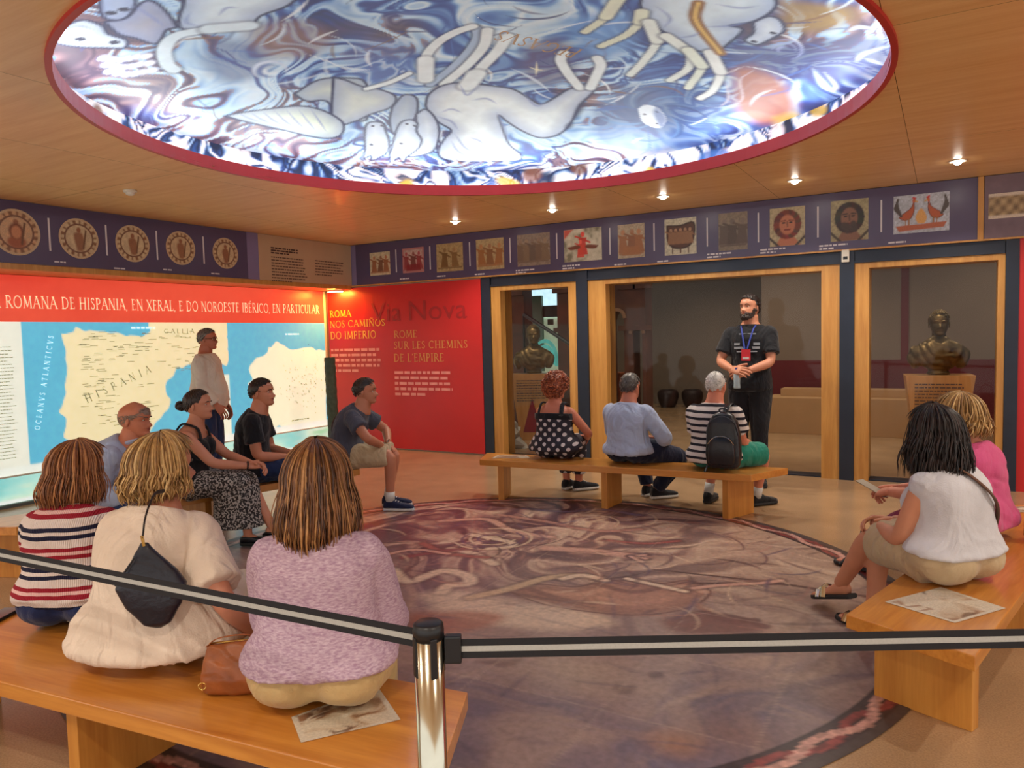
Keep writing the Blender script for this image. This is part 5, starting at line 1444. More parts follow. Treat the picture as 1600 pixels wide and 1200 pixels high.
# ------------------------------------------------------------------ hair
def mat_hair(name, rough=.42):
    m = mat_paint(name, rough, 0, .22, 60)
    nz = [n for n in m.node_tree.nodes if n.type == 'TEX_NOISE'][0]
    return m
HAIR = mat_hair('hair')
_EC = np.array([0, -.02, .58]); _ER = np.array([.335, .455, .42])
def skull(phi, th, d=0.0):
    """point over the skull: phi 0 front, + to the right; th from the crown"""
    return _EC + np.array([math.sin(phi) * math.sin(th), math.cos(phi) * math.sin(th), math.cos(th)]) * _ER * (1 + d)
def hairline(phi, front=48, side=84, nape=126):
    a = abs(math.degrees(phi)); a = min(a, 360 - a)
    return math.radians(np.interp(a, [0, 35, 62, 80, 95, 120, 180], [front, front + 6, side - 10, side, side + 16, nape - 4, nape]))
def pick(tones, r):
    i = r * (len(tones) - 1.001); k = int(i); f = i - k
    a, b = np.array(srgb(*tones[k])), np.array(srgb(*tones[k + 1])); return a * (1 - f) + b * f
def short_hair(p, tones, d=.09, front=48, side=84, nape=130, tuft=520, L=.2, seed=1, bald=0, name='hair', wob=.35, tw=.026):
    """cropped hair: a close cap with short overlapping tufts"""
    r = random.Random(seed); g = Geo(); nph, nth = 48, 14; V = []; F = []; C = []
    for i in range(nph):
        ph = 2 * math.pi * i / nph; tm = hairline(ph, front, side, nape) * (1 + .05 * math.sin(ph * 7 + seed) + .04 * math.sin(ph * 13 + 2 * seed))
        t0 = math.radians(bald) if bald else 0
        for j in range(nth):
            f = j / (nth - 1); th = t0 + (tm - t0) * f
            dd = d * (1 - .9 * max(0, (f - .72) / .28) ** 1.5) * (1 if not bald else min(1, f * 4 + .1))
            V.append(p.hp(skull(ph, max(th, .004), dd * (.85 + .3 * vn(np.array(ph * 5), np.array(th * 6), seed))))); C.append(pick(tones, r.random() * .5 + .2))
    for i in range(nph):
        for j in range(nth - 1):
            a, b = i * nth + j, ((i + 1) % nph) * nth + j; F.append((a, a + 1, b + 1, b))
    g.add(V, F, np.array(C))
    for q in range(tuft):
        ph = r.uniform(-math.pi, math.pi); tm = hairline(ph, front, side, nape); t0 = math.radians(bald) if bald else .02
        th = t0 + (tm - t0) * r.random() ** .7 * .97; c = pick(tones, r.random()); pts = []
        dph = r.gauss(0, wob) * .5
        for k in range(4):
            f = k / 3; pts.append(p.hp(skull(ph + dph * f, min(th + L * f * 1.6, tm + .06), d * (.75 + .5 * f * (1 - f) * 2 + .1 * r.random()))))
        g.add(*tube_vf(pts, np.array([.6, 1, .8, .15]) * tw * p.hh, 4, ry=.5, cap=False), c)
    return mk(name, g.V(), g.f, HAIR, p.root, smooth=True, cols=g.C())
def long_hair(p, tones, z_end=-.1, d=.12, n=300, front=46, face=66, flare=.06, curl=.10, seed=2, part_x=.0, name='hair', wave=.0, jit=.05, w=.06, zvar=.05, over=0.0):
    """bob or longer hair: locks combed from a parting over the skull, then hanging"""
    r = random.Random(seed); g = Geo()
    def path(ph, dd, ze, cu, wv, phs=0.0, m=13):
        pts = []; a = abs(math.degrees(ph)); hang = a > face
        thmax = math.radians(100) if hang else hairline(ph, front)
        for k in range(m):
            f = k / (m - 1)
            if not hang:
                th = .05 + (thmax - .05) * f; q = skull(ph * (.6 + .4 * f) if a < 30 else ph, th, dd * (1 - .5 * f * f))
            else:
                fs = .5
                if f < fs:
                    th = .05 + (thmax - .05) * (f / fs); q = skull(ph, th, dd * (.8 + .2 * f / fs))
                else:
                    h = (f - fs) / (1 - fs); q0 = skull(ph, thmax, dd); q = q0.copy(); q[2] = q0[2] + (ze - q0[2]) * h
                    fl = 1 + flare * math.sin(min(1, h * 1.15) * math.pi * .75) - cu * max(0, h - .7) / .3
                    q[0] *= fl; q[1] = _EC[1] + (q[1] - _EC[1]) * fl
                    q[0] += wv * math.sin(h * 7 + phs) * .5; q[1] += wv * math.cos(h * 6 + phs) * .5
            q = q + np.array([part_x * (1 - min(1, f * 3)), 0, 0])
            pts.append(p.hp(q))
        return np.array(pts)
    nph = 64; V = []; F = []; C = []; m = 13
    for i in range(nph):
        ph = -math.pi + 2 * math.pi * i / nph; pp = path(ph, d * .75, z_end + .06, curl * .6, 0, m=m); V.append(pp); C += [pick(tones, .25 + .3 * r.random())] * m
    V = np.vstack(V)
    for i in range(nph):
        a0 = abs(math.degrees(-math.pi + 2 * math.pi * i / nph)); a1 = abs(math.degrees(-math.pi + 2 * math.pi * ((i + 1) % nph) / nph))
        if (a0 > face) != (a1 > face):
            lim = m // 2
        else: lim = m - 1
        for j in range(lim):
            a, b = i * m + j, ((i + 1) % nph) * m + j; F.append((a, a + 1, b + 1, b))
    g.add(V, F, np.array(C))
    for q in range(n):
        ph = r.uniform(-math.pi, math.pi)
        ze = z_end + r.uniform(-zvar, zvar) + (.0 if abs(ph) > 2 else .02)
        pp = path(ph, d * (1 + r.uniform(-.15, .3)), ze, curl * r.uniform(.2, 1.5), wave * r.uniform(.6, 1.3), r.uniform(0, 6), 13)
        st = r.choice([0, 0, 2, 4, 5]); pp = pp[st:]
        pp = pp + np.outer(np.linspace(0, 1, len(pp)), [r.gauss(0, jit * p.hh * .5), r.gauss(0, jit * p.hh * .5), 0])
        rad = np.interp(np.linspace(0, 1, len(pp)), [0, .2, .75, 1], [.45, 1, .9, .12]) * w * p.hh * r.uniform(.6, 1.15) * .5
        g.add(*tube_vf(pp, rad, 4, ry=.5, cap=False), pick(tones, r.random()))
    return mk(name, g.V(), g.f, HAIR, p.root, smooth=True, cols=g.C())
def curly_hair(p, tones, d=.26, n=420, seed=3, nape=135, name='hair'):
    r = random.Random(seed); short_hair(p, tones, d * .78, 50, 112, nape, 10, seed=seed, name=name); g = Geo()
    base = p.root.children[-1]
    for q in range(n):
        ph = r.uniform(-math.pi, math.pi); tm = hairline(ph, 54, 112, nape); th = tm * math.sqrt(r.random())
        c = skull(ph, th, d * r.uniform(.65, 1.05)); pts = []; a0 = r.uniform(0, 6.28); R = r.uniform(.045, .085); ax = _unit(np.array([r.gauss(0, 1), r.gauss(0, 1), -1.2])); u = _unit(np.cross(ax, [.3, .9, .1])); v = np.cross(ax, u)
        for k in range(7):
            a = a0 + k * 1.15; pts.append(p.hp(c + ax * (k - 3) * .022 + R * (math.cos(a) * u + math.sin(a) * v)))
        g.add(*tube_vf(pts, np.array([.3, .8, 1, 1, 1, .8, .2]) * .024 * p.hh, 5), pick(tones, r.random()))
    return mk('curls', g.V(), g.f, HAIR, base, smooth=True, cols=g.C(), kind='stuff')
# ------------------------------------------------------------------ benches around the mural
def bench(label, inner, outer, z=.378, legs=(.085, .49, .905)):
    """slab with radially cut ends; inner/outer = two plan points each, same order"""
    i0, i1, o0, o1 = [np.array(p, float) for p in (*inner, *outer)]
    c = (i0 + i1 + o0 + o1) / 4; d = _unit(i1 - i0); ang = math.atan2(d[1], d[0])
    r = empty('bench', (c[0], c[1], 0), ang, label, 'bench')
    Rm = np.array([[math.cos(ang), math.sin(ang)], [-math.sin(ang), math.cos(ang)]])
    L = lambda p: Rm @ (p - c)
    poly = [L(i0), L(i1), L(o1), L(o0)]
    if np.cross(poly[1] - poly[0], poly[2] - poly[1]) < 0: poly = poly[::-1]
    o = mk('seat', *prism_vf(poly, z - .055, z), M['bench'], r); bevel_mesh(o, .004)
    for t in legs:
        a = i0 + (i1 - i0) * t; b = o0 + (o1 - o0) * t; u = _unit(b - a); n = np.array([-u[1], u[0]]) * .028
        a = a + u * .05; b = b - u * .05
        q = [L(a + n), L(a - n), L(b - n), L(b + n)]
        if np.cross(q[1] - q[0], q[2] - q[1]) < 0: q = q[::-1]
        lo = mk('leg', *prism_vf(q, .0, z - .055), M['bench_leg'], r); bevel_mesh(lo, .003)
    return r
bench('long wooden bench in front of the glazed doors, three people sitting on it', [(-3.72, 5.76), (-1.31, 5.92)], [(-3.87, 6.13), (-1.11, 6.34)])
bench('wooden bench in the foreground under the three women seen from behind', [(-3.69, 1.60), (-1.305, 1.914)], [(-3.84, 1.13), (-1.09, 1.44)])
bench('wooden bench at the right with the woman in the white top', [(-.333, 3.138), (.31, 5.5)], [(.094, 2.916), (.76, 5.72)])
bench('wooden bench along the map wall, mostly hidden by the people on it', [(-5.08, 2.45), (-4.44, 4.94)], [(-5.55, 2.22), (-4.89, 5.16)])

def sheet(label, pts, z=.3795, seed=1):
    """printed mosaic sheet lying on a bench; four plan corners in order"""
    P4 = np.array([p[:2] for p in pts]); c = P4.mean(0)
    n = 44; a, b = np.meshgrid(np.linspace(0, 1, n), np.linspace(0, 1, n), indexing='ij')
    uv = np.stack([a.ravel(), b.ravel()], -1); A, B = uv[:, :1], uv[:, 1:]
    XY = (P4[0] * (1 - A) * (1 - B) + P4[1] * A * (1 - B) + P4[2] * A * B + P4[3] * (1 - A) * B) - c
    x, y = swirl(uv, seed, 2.2, 1.5); t = fbm(x, y, seed, 4)
    cvs = Canvas(uv, ramp(t, [(.3, (206, 196, 178)), (.46, (190, 170, 146)), (.54, (150, 112, 84)), (.62, (110, 82, 66)), (.75, (196, 180, 156))]))
    e = (np.minimum(uv, 1 - uv).min(1) < .05); cvs.C[e] = np.array(srgb(206, 198, 182))
    for k in range(10):
        q = [np.array([rng.random(), rng.random()])]
        for j in range(3): q.append(q[-1] + np.array([rng.gauss(0, .12), rng.gauss(0, .12)]))
        cvs.line(q, .035, rng.choice([(96, 70, 58), (214, 202, 184), (140, 98, 72)]), .8, .6, True)
    o = mk_np('mosaic_sheet', np.c_[XY, np.full(len(XY), .0)], grid_quads(n, n), M['print'], None, cvs.C); o.location = (c[0], c[1], z)
    tag(o, label, 'print', 'mosaic prints laid on the benches')
on = lambda *p: on_z(p[0], p[1], .38)
sheet('creased mosaic print sticking out from under the woman in lilac', [on(470, 1160), on(455, 1120), on(590, 1072), on(626, 1124)], seed=3)
sheet('oval mosaic print on the near end of the right bench', [on(1382, 940), on(1470, 917), on(1572, 950), on(1492, 973)], seed=5)
sheet('mosaic print at the left end of the back bench', [on(768, 716), on(778, 711), on(822, 711), on(830, 716)], seed=7)
sheet('mosaic print on the far end of the right bench', [on(1562, 800), on(1575, 792), on(1612, 790), on(1622, 800)], seed=9)

# ------------------------------------------------------------------ belt barrier
PX, PY = -.945, 1.245
post = empty('barrier_post', (PX, PY, 0), math.radians(35), 'chrome barrier post with black cap in the foreground', 'post')
mk('base', *lathe_vf([(.0, .0), (.16, .0), (.165, .012), (.12, .026), (.04, .032)], 40, close=False), M['chrome'], post, smooth=True)
mk('pole', *lathe_vf([(.0315, .02), (.0315, .885)], 40), M['chrome'], post, smooth=True)
mk('cap', *lathe_vf([(.033, .868), (.0335, .886), (.032, .898), (.026, .902)], 40), M['black_plastic'], post, smooth=True)
for k, a in enumerate((-70, 25, 115, 205)):
    ca, sa = math.cos(math.radians(a)), math.sin(math.radians(a)); R = np.array([[ca, -sa, 0], [sa, ca, 0], [0, 0, 1]])
    v, f = box_vf(.026, .0345, -.0075, .0075, .79, .875); o = mk('belt_slot', np.array(v) @ R.T, f, M['black_plastic'], post); bevel_mesh(o, .003)
bw = mat('black_webbing', (24, 24, 30), .75, 0, .1, 200); bg_ = mat('grey_webbing', (172, 172, 168), .7, 0, .06, 200)
def belt(label, a, b, sag=.0):
    a = np.array(a, float); b = np.array(b, float)
    r = empty('barrier_belt', a, 0, label, 'belt'); n = 24
    d = _unit(b - a); side = _unit(np.cross(d, UZ)) * .0012
    def strip(h0, h1, th):
        V = []; F = []
        for k in range(n + 1):
            t = k / n; c = (b - a) * t - UZ * sag * 4 * t * (1 - t)
            for sg, h in ((1, h0), (1, h1), (-1, h1), (-1, h0)): V.append(c + side * sg * th + UZ * h)
        for k in range(n):
            for j in range(4): F.append((k * 4 + j, k * 4 + (j + 1) % 4, k * 4 + 4 + (j + 1) % 4, k * 4 + 4 + j))
        F += [(3, 2, 1, 0), (n * 4, n * 4 + 1, n * 4 + 2, n * 4 + 3)]
        return V, F
    mk('webbing', *strip(-.0205, .0205, 1), bw, r); mk('centre_stripe', *strip(-.006, .006, 1.5), bg_, r)
    return r
cz = .862
hd = _unit(np.array([.865, .5, 0]))
rb = belt('black and grey barrier belt running right from the chrome post', np.array([PX, PY, cz - .02]) + hd * .052, np.array([PX, PY, cz - .035]) + hd * 2.6)
clip = box('belt_clip', -.016, .02, -.011, .011, -.03, .03, M['black_plastic'], rb, .004); clip.rotation_euler = (0, 0, math.atan2(hd[1], hd[0])); clip.location = (-.003, 0, 0)
le = on_z(0, 865, .862)
belt('black and grey barrier belt running left behind the seated women', np.array([PX, PY, cz]) + _unit(np.array([le[0] - PX, le[1] - PY, 0])) * .036, np.array([PX, PY, cz]) + _unit(np.array([le[0] - PX, le[1] - PY, 0])) * 2.4, .004)

# ------------------------------------------------------------------ bags and small things on the benches
leather = mat('tan_leather', (150, 82, 38), .42, 0, .2, 14, .35, 22)
brass = mat('brass', (206, 170, 96), .25, 1.0, .05)
bp = on_z(355, 1085, .38)
bag = empty('handbag', (bp[0] + .0, bp[1] + .045, .379), math.radians(38), 'soft tan leather handbag between the women in cream and lilac', 'bag'); bag.scale = (.84, .84, .78)
R = []
for k, (z, w, d) in enumerate(((.0, .1, .05), (.02, .125, .07), (.07, .13, .075), (.12, .122, .06), (.16, .11, .035), (.19, .105, .018), (.2, .1, .008))): R.append(ell_ring((0, 0, z), (1, 0, 0), (0, 1, 0), w, d, 32, 2.8))
g = Geo(); g.add(*rings_vf(R)); V, F, Nn = remesh(g, .006, 4); mk('body', wrinkle(V, Nn, .016, 7, 5, (.8, .2, .4)), F, leather, bag, smooth=True)
mk('zip', *tube_vf([(-.1, 0, .203), (0, .003, .205), (.1, 0, .203)], .004, 6), brass, bag)
for sx in (-1, 1):
    mk('strap_ring', *tube_vf([(sx * .118 + .014 * math.cos(t), -.055, .05 + .014 * math.sin(t)) for t in np.linspace(0, 6.1, 14)], .003, 6), brass, bag)
mk('strap', *tube_vf(crom([(-.11, 0, .19), (-.06, -.02, .23), (.05, -.03, .24), (.11, -.01, .19)], 5), .006, 8, ry=.4), leather, bag)
ph = on_z(6, 964, .38)
pho = box('phone', -.04, .04, -.075, .075, 0, .012, M['black_plastic'], bev=.004); pho.location = (ph[0] - .02, ph[1], .379); pho.rotation_euler = (0, 0, .5); tag(pho, 'black phone lying on the foreground bench at the left edge', 'phone')
scr = box('screen', -.036, .036, -.07, .07, .0121, .0128, mat('dark_screen', (12, 14, 20), .1), pho)
# ------------------------------------------------------------------ pattern cloths
def cloth(name, c, var=.08, rough=.85, bump=.25, bscale=160, sheen=.15): return mat(name, c, rough, 0, var, 7, bump, bscale, sheen=sheen, spec=.25, fold=.7)
def mat_bands(name, bands, rough=.85, axis=2, knit=.0, tilt=0.0):
    m = bpy.data.materials.new(name); N, L = nodes_of(m); b = N['Principled BSDF']; b.inputs['Roughness'].default_value = rough; b.inputs['Specular IOR Level'].default_value = .25
    per = sum(w for w, c in bands); tc = N.new('ShaderNodeTexCoord'); sp = N.new('ShaderNodeSeparateXYZ'); L.new(tc.outputs['Object'], sp.inputs[0])
    nz = N.new('ShaderNodeTexNoise'); nz.inputs['Scale'].default_value = 9; L.new(tc.outputs['Object'], nz.inputs['Vector'])
    ma = N.new('ShaderNodeMath'); ma.operation = 'MULTIPLY_ADD'; ma.inputs[1].default_value = .014; L.new(nz.outputs[0], ma.inputs[0]); L.new(sp.outputs[axis], ma.inputs[2])
    dv = N.new('ShaderNodeMath'); dv.operation = 'DIVIDE'; dv.inputs[1].default_value = per; L.new(ma.outputs[0], dv.inputs[0])
    fr = N.new('ShaderNodeMath'); fr.operation = 'FRACT'; L.new(dv.outputs[0], fr.inputs[0])
    cr = N.new('ShaderNodeValToRGB'); cr.color_ramp.interpolation = 'CONSTANT'; e = cr.color_ramp.elements
    while len(e) > 1: e.remove(e[-1])
    pos = 0
    for k, (w, c) in enumerate(bands):
        el = e[0] if k == 0 else e.new(pos); el.position = pos; el.color = (*srgb(*c), 1); pos += w / per
    L.new(fr.outputs[0], cr.inputs[0]); L.new(cr.outputs[0], b.inputs['Base Color'])
    if knit:
        w = N.new('ShaderNodeTexWave'); w.bands_direction = 'X'; w.inputs['Scale'].default_value = 45; L.new(tc.outputs['Object'], w.inputs['Vector'])
        bp = N.new('ShaderNodeBump'); bp.inputs['Strength'].default_value = knit; bp.inputs['Distance'].default_value = .006; L.new(w.outputs[1], bp.inputs['Height']); L.new(bp.outputs[0], b.inputs['Normal'])
    return m
def mat_dots(name, bg, fg, pitch, rad):
    m = bpy.data.materials.new(name); N, L = nodes_of(m); b = N['Principled BSDF']; b.inputs['Roughness'].default_value = .8
    tc = N.new('ShaderNodeTexCoord'); mp = N.new('ShaderNodeMapping'); mp.inputs['Rotation'].default_value = (0, math.radians(45), 0); mp.inputs['Scale'].default_value = (1 / pitch,) * 3
    L.new(tc.outputs['Object'], mp.inputs[0]); fr = N.new('ShaderNodeVectorMath'); fr.operation = 'FRACTION'; L.new(mp.outputs[0], fr.inputs[0])
    sb = N.new('ShaderNodeVectorMath'); sb.operation = 'SUBTRACT'; sb.inputs[1].default_value = (.5, .5, .5); L.new(fr.outputs[0], sb.inputs[0])
    ml = N.new('ShaderNodeVectorMath'); ml.operation = 'MULTIPLY'; ml.inputs[1].default_value = (1, 0, 1); L.new(sb.outputs[0], ml.inputs[0])
    ln = N.new('ShaderNodeVectorMath'); ln.operation = 'LENGTH'; L.new(ml.outputs[0], ln.inputs[0])
    lt = N.new('ShaderNodeMath'); lt.operation = 'LESS_THAN'; lt.inputs[1].default_value = rad; L.new(ln.outputs['Value'], lt.inputs[0])
    mx = N.new('ShaderNodeMix'); mx.data_type = 'RGBA'; mx.inputs[6].default_value = (*srgb(*bg), 1); mx.inputs[7].default_value = (*srgb(*fg), 1)
    L.new(lt.outputs[0], mx.inputs[0]); L.new(mx.outputs[2], b.inputs['Base Color']); return m
def mat_speckle(name, bg, fg, scale, cut):
    m = bpy.data.materials.new(name); N, L = nodes_of(m); b = N['Principled BSDF']; b.inputs['Roughness'].default_value = .85
    tc = N.new('ShaderNodeTexCoord'); vz = N.new('ShaderNodeTexNoise'); vz.inputs['Scale'].default_value = scale; vz.inputs['Detail'].default_value = 2; L.new(tc.outputs['Object'], vz.inputs['Vector'])
    cr = N.new('ShaderNodeValToRGB'); cr.color_ramp.elements[0].position = cut - .03; cr.color_ramp.elements[1].position = cut + .03; cr.color_ramp.elements[0].color = (*srgb(*bg), 1); cr.color_ramp.elements[1].color = (*srgb(*fg), 1)
    L.new(vz.outputs[0], cr.inputs[0]); L.new(cr.outputs[0], b.inputs['Base Color']); return m

black_c = cloth('black_cotton', (24, 25, 31)); navy_c = cloth('navy_denim', (30, 42, 84)); jeans_c = cloth('blue_jeans', (34, 50, 88)); white_c = cloth('white_linen', (214, 206, 196)); ltblue_c = cloth('light_blue_shirt', (168, 180, 206))
khaki_c = cloth('khaki_cotton', (190, 168, 134)); beige_c = cloth('beige_cotton', (196, 168, 118)); cream_c = cloth('cream_knit', (226, 208, 190)); cream_t = cloth('cream_trousers', (214, 198, 178)); lilac_c = mat_speckle('lilac_melange', (164, 132, 156), (206, 184, 198), 70, .5)
lilac_c.node_tree.nodes['Principled BSDF'].inputs['Specular IOR Level'].default_value = .2
cr_ = [n for n in lilac_c.node_tree.nodes if n.type == 'VALTORGB'][0]; cr_.color_ramp.elements[0].position = .32; cr_.color_ramp.elements[1].position = .7
mpn = lilac_c.node_tree.nodes.new('ShaderNodeMapping'); mpn.inputs['Scale'].default_value = (1, 1, 3.2); tcn_ = [n for n in lilac_c.node_tree.nodes if n.type == 'TEX_COORD'][0]; nzn = [n for n in lilac_c.node_tree.nodes if n.type == 'TEX_NOISE'][0]
lilac_c.node_tree.links.new(tcn_.outputs['Object'], mpn.inputs[0]); lilac_c.node_tree.links.new(mpn.outputs[0], nzn.inputs['Vector'])
grey_c = cloth('charcoal_cotton', (74, 76, 90)); pink_c = cloth('pink_cotton', (206, 84, 132)); magenta_c = cloth('magenta_cotton', (132, 24, 76)); white_top = cloth('white_gauze', (206, 206, 212)); teal_c = cloth('teal_cotton', (30, 128, 108))
black_leather = mat('black_leather', (22, 22, 28), .38, 0, .15, 12, .2, 40); navy_leather = mat('navy_leather', (26, 26, 40), .35, 0, .15, 12, .2, 60); brown_strap = mat('brown_strap', (98, 62, 40), .5, 0, .1)
rubber_w = mat('white_rubber', (206, 204, 200), .6); rubber_k = mat('black_rubber', (26, 26, 28), .6); navy_shoe = cloth('navy_mesh', (26, 34, 66)); black_shoe = cloth('black_mesh', (30, 30, 34))
dark_brow = mat('dark_brow', (40, 28, 22), .8); grey_brow = mat('grey_brow', (96, 86, 78), .8)
BROWN = [(62, 36, 22), (104, 64, 36), (142, 94, 54), (176, 128, 78)]; LBROWN = [(84, 48, 28), (128, 78, 44), (160, 104, 60), (190, 134, 84)]; BLOND = [(110, 78, 42), (156, 116, 66), (190, 150, 92), (216, 182, 126)]
BLACKH = [(16, 11, 12), (28, 20, 20), (40, 28, 26), (54, 40, 36)]; GREYH = [(46, 42, 40), (84, 78, 74), (122, 116, 110), (150, 144, 138)]; DKBR = [(26, 18, 16), (40, 28, 24), (56, 40, 34), (70, 52, 42)]; RED = [(92, 38, 20), (134, 60, 32), (166, 84, 48), (190, 108, 66)]; WHITEH = [(150, 146, 138), (196, 192, 184), (216, 212, 206), (232, 228, 222)]

def lw(loc, face, p):
    """world point into a person's frame"""
    a = math.radians(face - 90); d = np.array(p, float)[:2] - np.array(loc)
    return np.array([d[0] * math.cos(a) + d[1] * math.sin(a), -d[0] * math.sin(a) + d[1] * math.cos(a), p[2]])
def strap(p, name, pts, w, m, th=.004):
    q = crom(pts, 6); return mk(name, *tube_vf(q, w, 8, ry=th / w), m, p.root, smooth=False)
def shell_strap(p, name, dirs, m, w=.014, off=.03):
    pass

# 1 woman in lilac, foreground
p = Person('woman in a lilac sweater with shoulder-length brown hair, seated beside the chrome post', (-1.685, 1.665), 122, 'f', 1.0, .38, 1.17, 3, .02, 1.08, 0, (204, 150, 122), yaw=-8, wrist={-1: (-.14, .36, .53), 1: (.16, .36, .53)}, ankle={-1: (-.1, .46, .09), 1: (.12, .46, .09)}, hipw=1.12)
p.body(); p.trousers(beige_c, t1=.14, inf=.026, wr=.012, length=.93)
p.shirt(lilac_c, 'sweater', .08, .955, .02, .82, .02, .012, .03, .014, 4, .008, sc=6)
p.shoes(black_shoe, rubber_w); p.brows(dark_brow)
long_hair(p, BROWN, -.40, .26, 1100, flare=.20, curl=.10, seed=12, w=.04, wave=.03, zvar=.07, jit=.08)
for k in (-1, 1): mk('pocket', *tube_vf(crom([p.P + np.array([k * .05, -.152, -.005]), p.P + np.array([k * .1, -.146, -.012]), p.P + np.array([k * .14, -.125, -.005])], 4), .005, 6), beige_c, p.root)

# 2 woman in cream
p = Person('woman in a cream short-sleeved top with wavy blond hair, seated on the foreground bench', (-2.45, 1.635), 112, 'f', 1.0, .38, 1.165, 6, .05, 1.12, .1, (206, 140, 112), yaw=-34, pitch=0, wrist={-1: (-.16, .36, .52), 1: (.355, .06, .445)}, elbow_hint={1: (.35, -1, 0)}, ankle={-1: (-.1, .46, .09), 1: (.12, .46, .09)}, hipw=1.22, hand={1: {'d': (.1, .8, -.45), 'n': (.8, -.1, .6), 'curl': .25}}, thick=1.1)
p.body(fat=1.06); p.trousers(cream_t, t1=.2, inf=.016, length=.9, linf=.02, wr=.012)
p.shirt(cream_c, 'blouse', -.09, .95, .022, .46, .026, .016, .16, .022, 7, .008, glute=True, sc=5)
p.shoes(cloth('beige_shoe', (196, 178, 150)), rubber_w); p.brows(grey_brow)
long_hair(p, BLOND, .06, .22, 900, flare=.08, curl=.16, seed=21, w=.045, wave=.06, zvar=.1, jit=.12)
mk('earring', *ellipsoid_vf(p.hp((.36, -.02, .33)), (.008, .008, .008), 8, 6), brass, p.root)
mk('bracelet', *tube_vf([p.Wr[1] + .036 * (math.cos(t) * _unit(np.cross(p.Wr[1] - p.E[1], UZ + .3 * UX)) + math.sin(t) * _unit(np.cross(p.Wr[1] - p.E[1], np.cross(p.Wr[1] - p.E[1], UZ + .3 * UX)))) for t in np.linspace(0, 6.28, 18)], .005, 6), brass, p.root)
cloc = (-2.45, 1.635); a_ = math.radians(112 - 90)
def to_world(loc, face, q):
    a = math.radians(face - 90); return np.array([loc[0] + q[0] * math.cos(a) - q[1] * math.sin(a), loc[1] + q[0] * math.sin(a) + q[1] * math.cos(a), q[2]])
bagw = to_world(cloc, 112, (.12, -.235, .72))
sb_ = empty('shoulder_bag', bagw, math.radians(112 - 90 + 24), 'navy leather shoulder bag hanging on the back of the woman in cream', 'bag'); sb_.scale = (.84, .84, .84)
R = []
for z, w, d in ((-.17, .012, .012), (-.15, .05, .028), (-.08, .1, .038), (.0, .125, .036), (.05, .1, .03), (.12, .045, .018), (.17, .014, .01)): R.append(ell_ring((.02 - z * .1, 0, z), (1, 0, 0), (0, 1, 0), w, d, 28, 3.0))
g = Geo(); g.add(*rings_vf(R)); V, F, Nn = remesh(g, .006, 3); mk('body', wrinkle(V, Nn, .008, 6, 3), F, navy_leather, sb_, smooth=True)
mk('zip', *tube_vf(crom([(-.1, -.030, .02), (-.07, -.034, .06), (-.03, -.024, .12)], 4), .003, 6), black_leather, sb_)
for dx in (.004,): mk('strap_clip', *tube_vf([(dx, -.01, .16), (dx - .006, -.012, .2)], .006, 6), brass, sb_)
mk('strap', *tube_vf(crom([(.0, -.01, .19), (.01, .02, .27), (.03, .10, .335), (.05, .2, .33)], 6), .009, 8, ry=.4), black_leather, sb_)

# 3 woman in the striped sweater
knit = mat_bands('striped_knit', [(.016, (30, 30, 56)), (.013, (220, 206, 200)), (.016, (30, 30, 56)), (.031, (220, 206, 200)), (.016, (150, 28, 46)), (.013, (226, 182, 178)), (.016, (150, 28, 46)), (.031, (220, 206, 200))], knit=.5)
p = Person('woman in a navy and red striped sweater at the left of the foreground bench', (-3.08, 1.69), 122, 'f', .96, .38, 1.10, 6, .04, 1.06, 0, (206, 142, 112), yaw=-28, pitch=-4, wrist={-1: (-.16, .34, .52), 1: (.16, .34, .52)}, ankle={-1: (-.1, .46, .09), 1: (.12, .46, .09)}, hipw=1.1)
p.body(); p.trousers(navy_c, t1=.14, inf=.024, wr=.01)
p.shirt(knit, 'sweater', .09, .95, .018, .85, .02, .01, .03, .012, 9, .008); p.shoes(black_shoe, rubber_w); p.brows(dark_brow)
long_hair(p, LBROWN, -.14, .22, 900, flare=.16, curl=.06, seed=31, w=.04, wave=.03, zvar=.06, jit=.1)

# 4 bald man
p = Person('balding man in a light blue shirt leaning forward on the map-side bench', (-4.82, 2.76), 32, 'm', .98, .38, 1.14, 36, .05, 1.05, .1, (196, 120, 88), yaw=-6, pitch=-4, wrist={-1: (-.1, .34, .56), 1: (.1, .36, .56)}, ankle={-1: (-.12, .42, .09), 1: (.12, .42, .09)})
p.body(fat=1.04); p.trousers(jeans_c); p.shirt(ltblue_c, 'shirt', -.06, .96, .016, .85, .02, .006, .05, .016, 3); p.shoes(black_shoe, rubber_k); p.brows(grey_brow)
short_hair(p, [(104, 84, 70), (128, 106, 90), (146, 124, 108), (160, 140, 124)], .03, 48, 92, 126, 900, .07, 4, bald=80, tw=.02)
mk('collar', *tube_vf([p.N + np.array([.068 * math.cos(t), .07 * math.sin(t) - .0, -.012 + .02 * math.sin(t)]) for t in np.linspace(0, 6.28, 22)], .014, 6), ltblue_c, p.root)

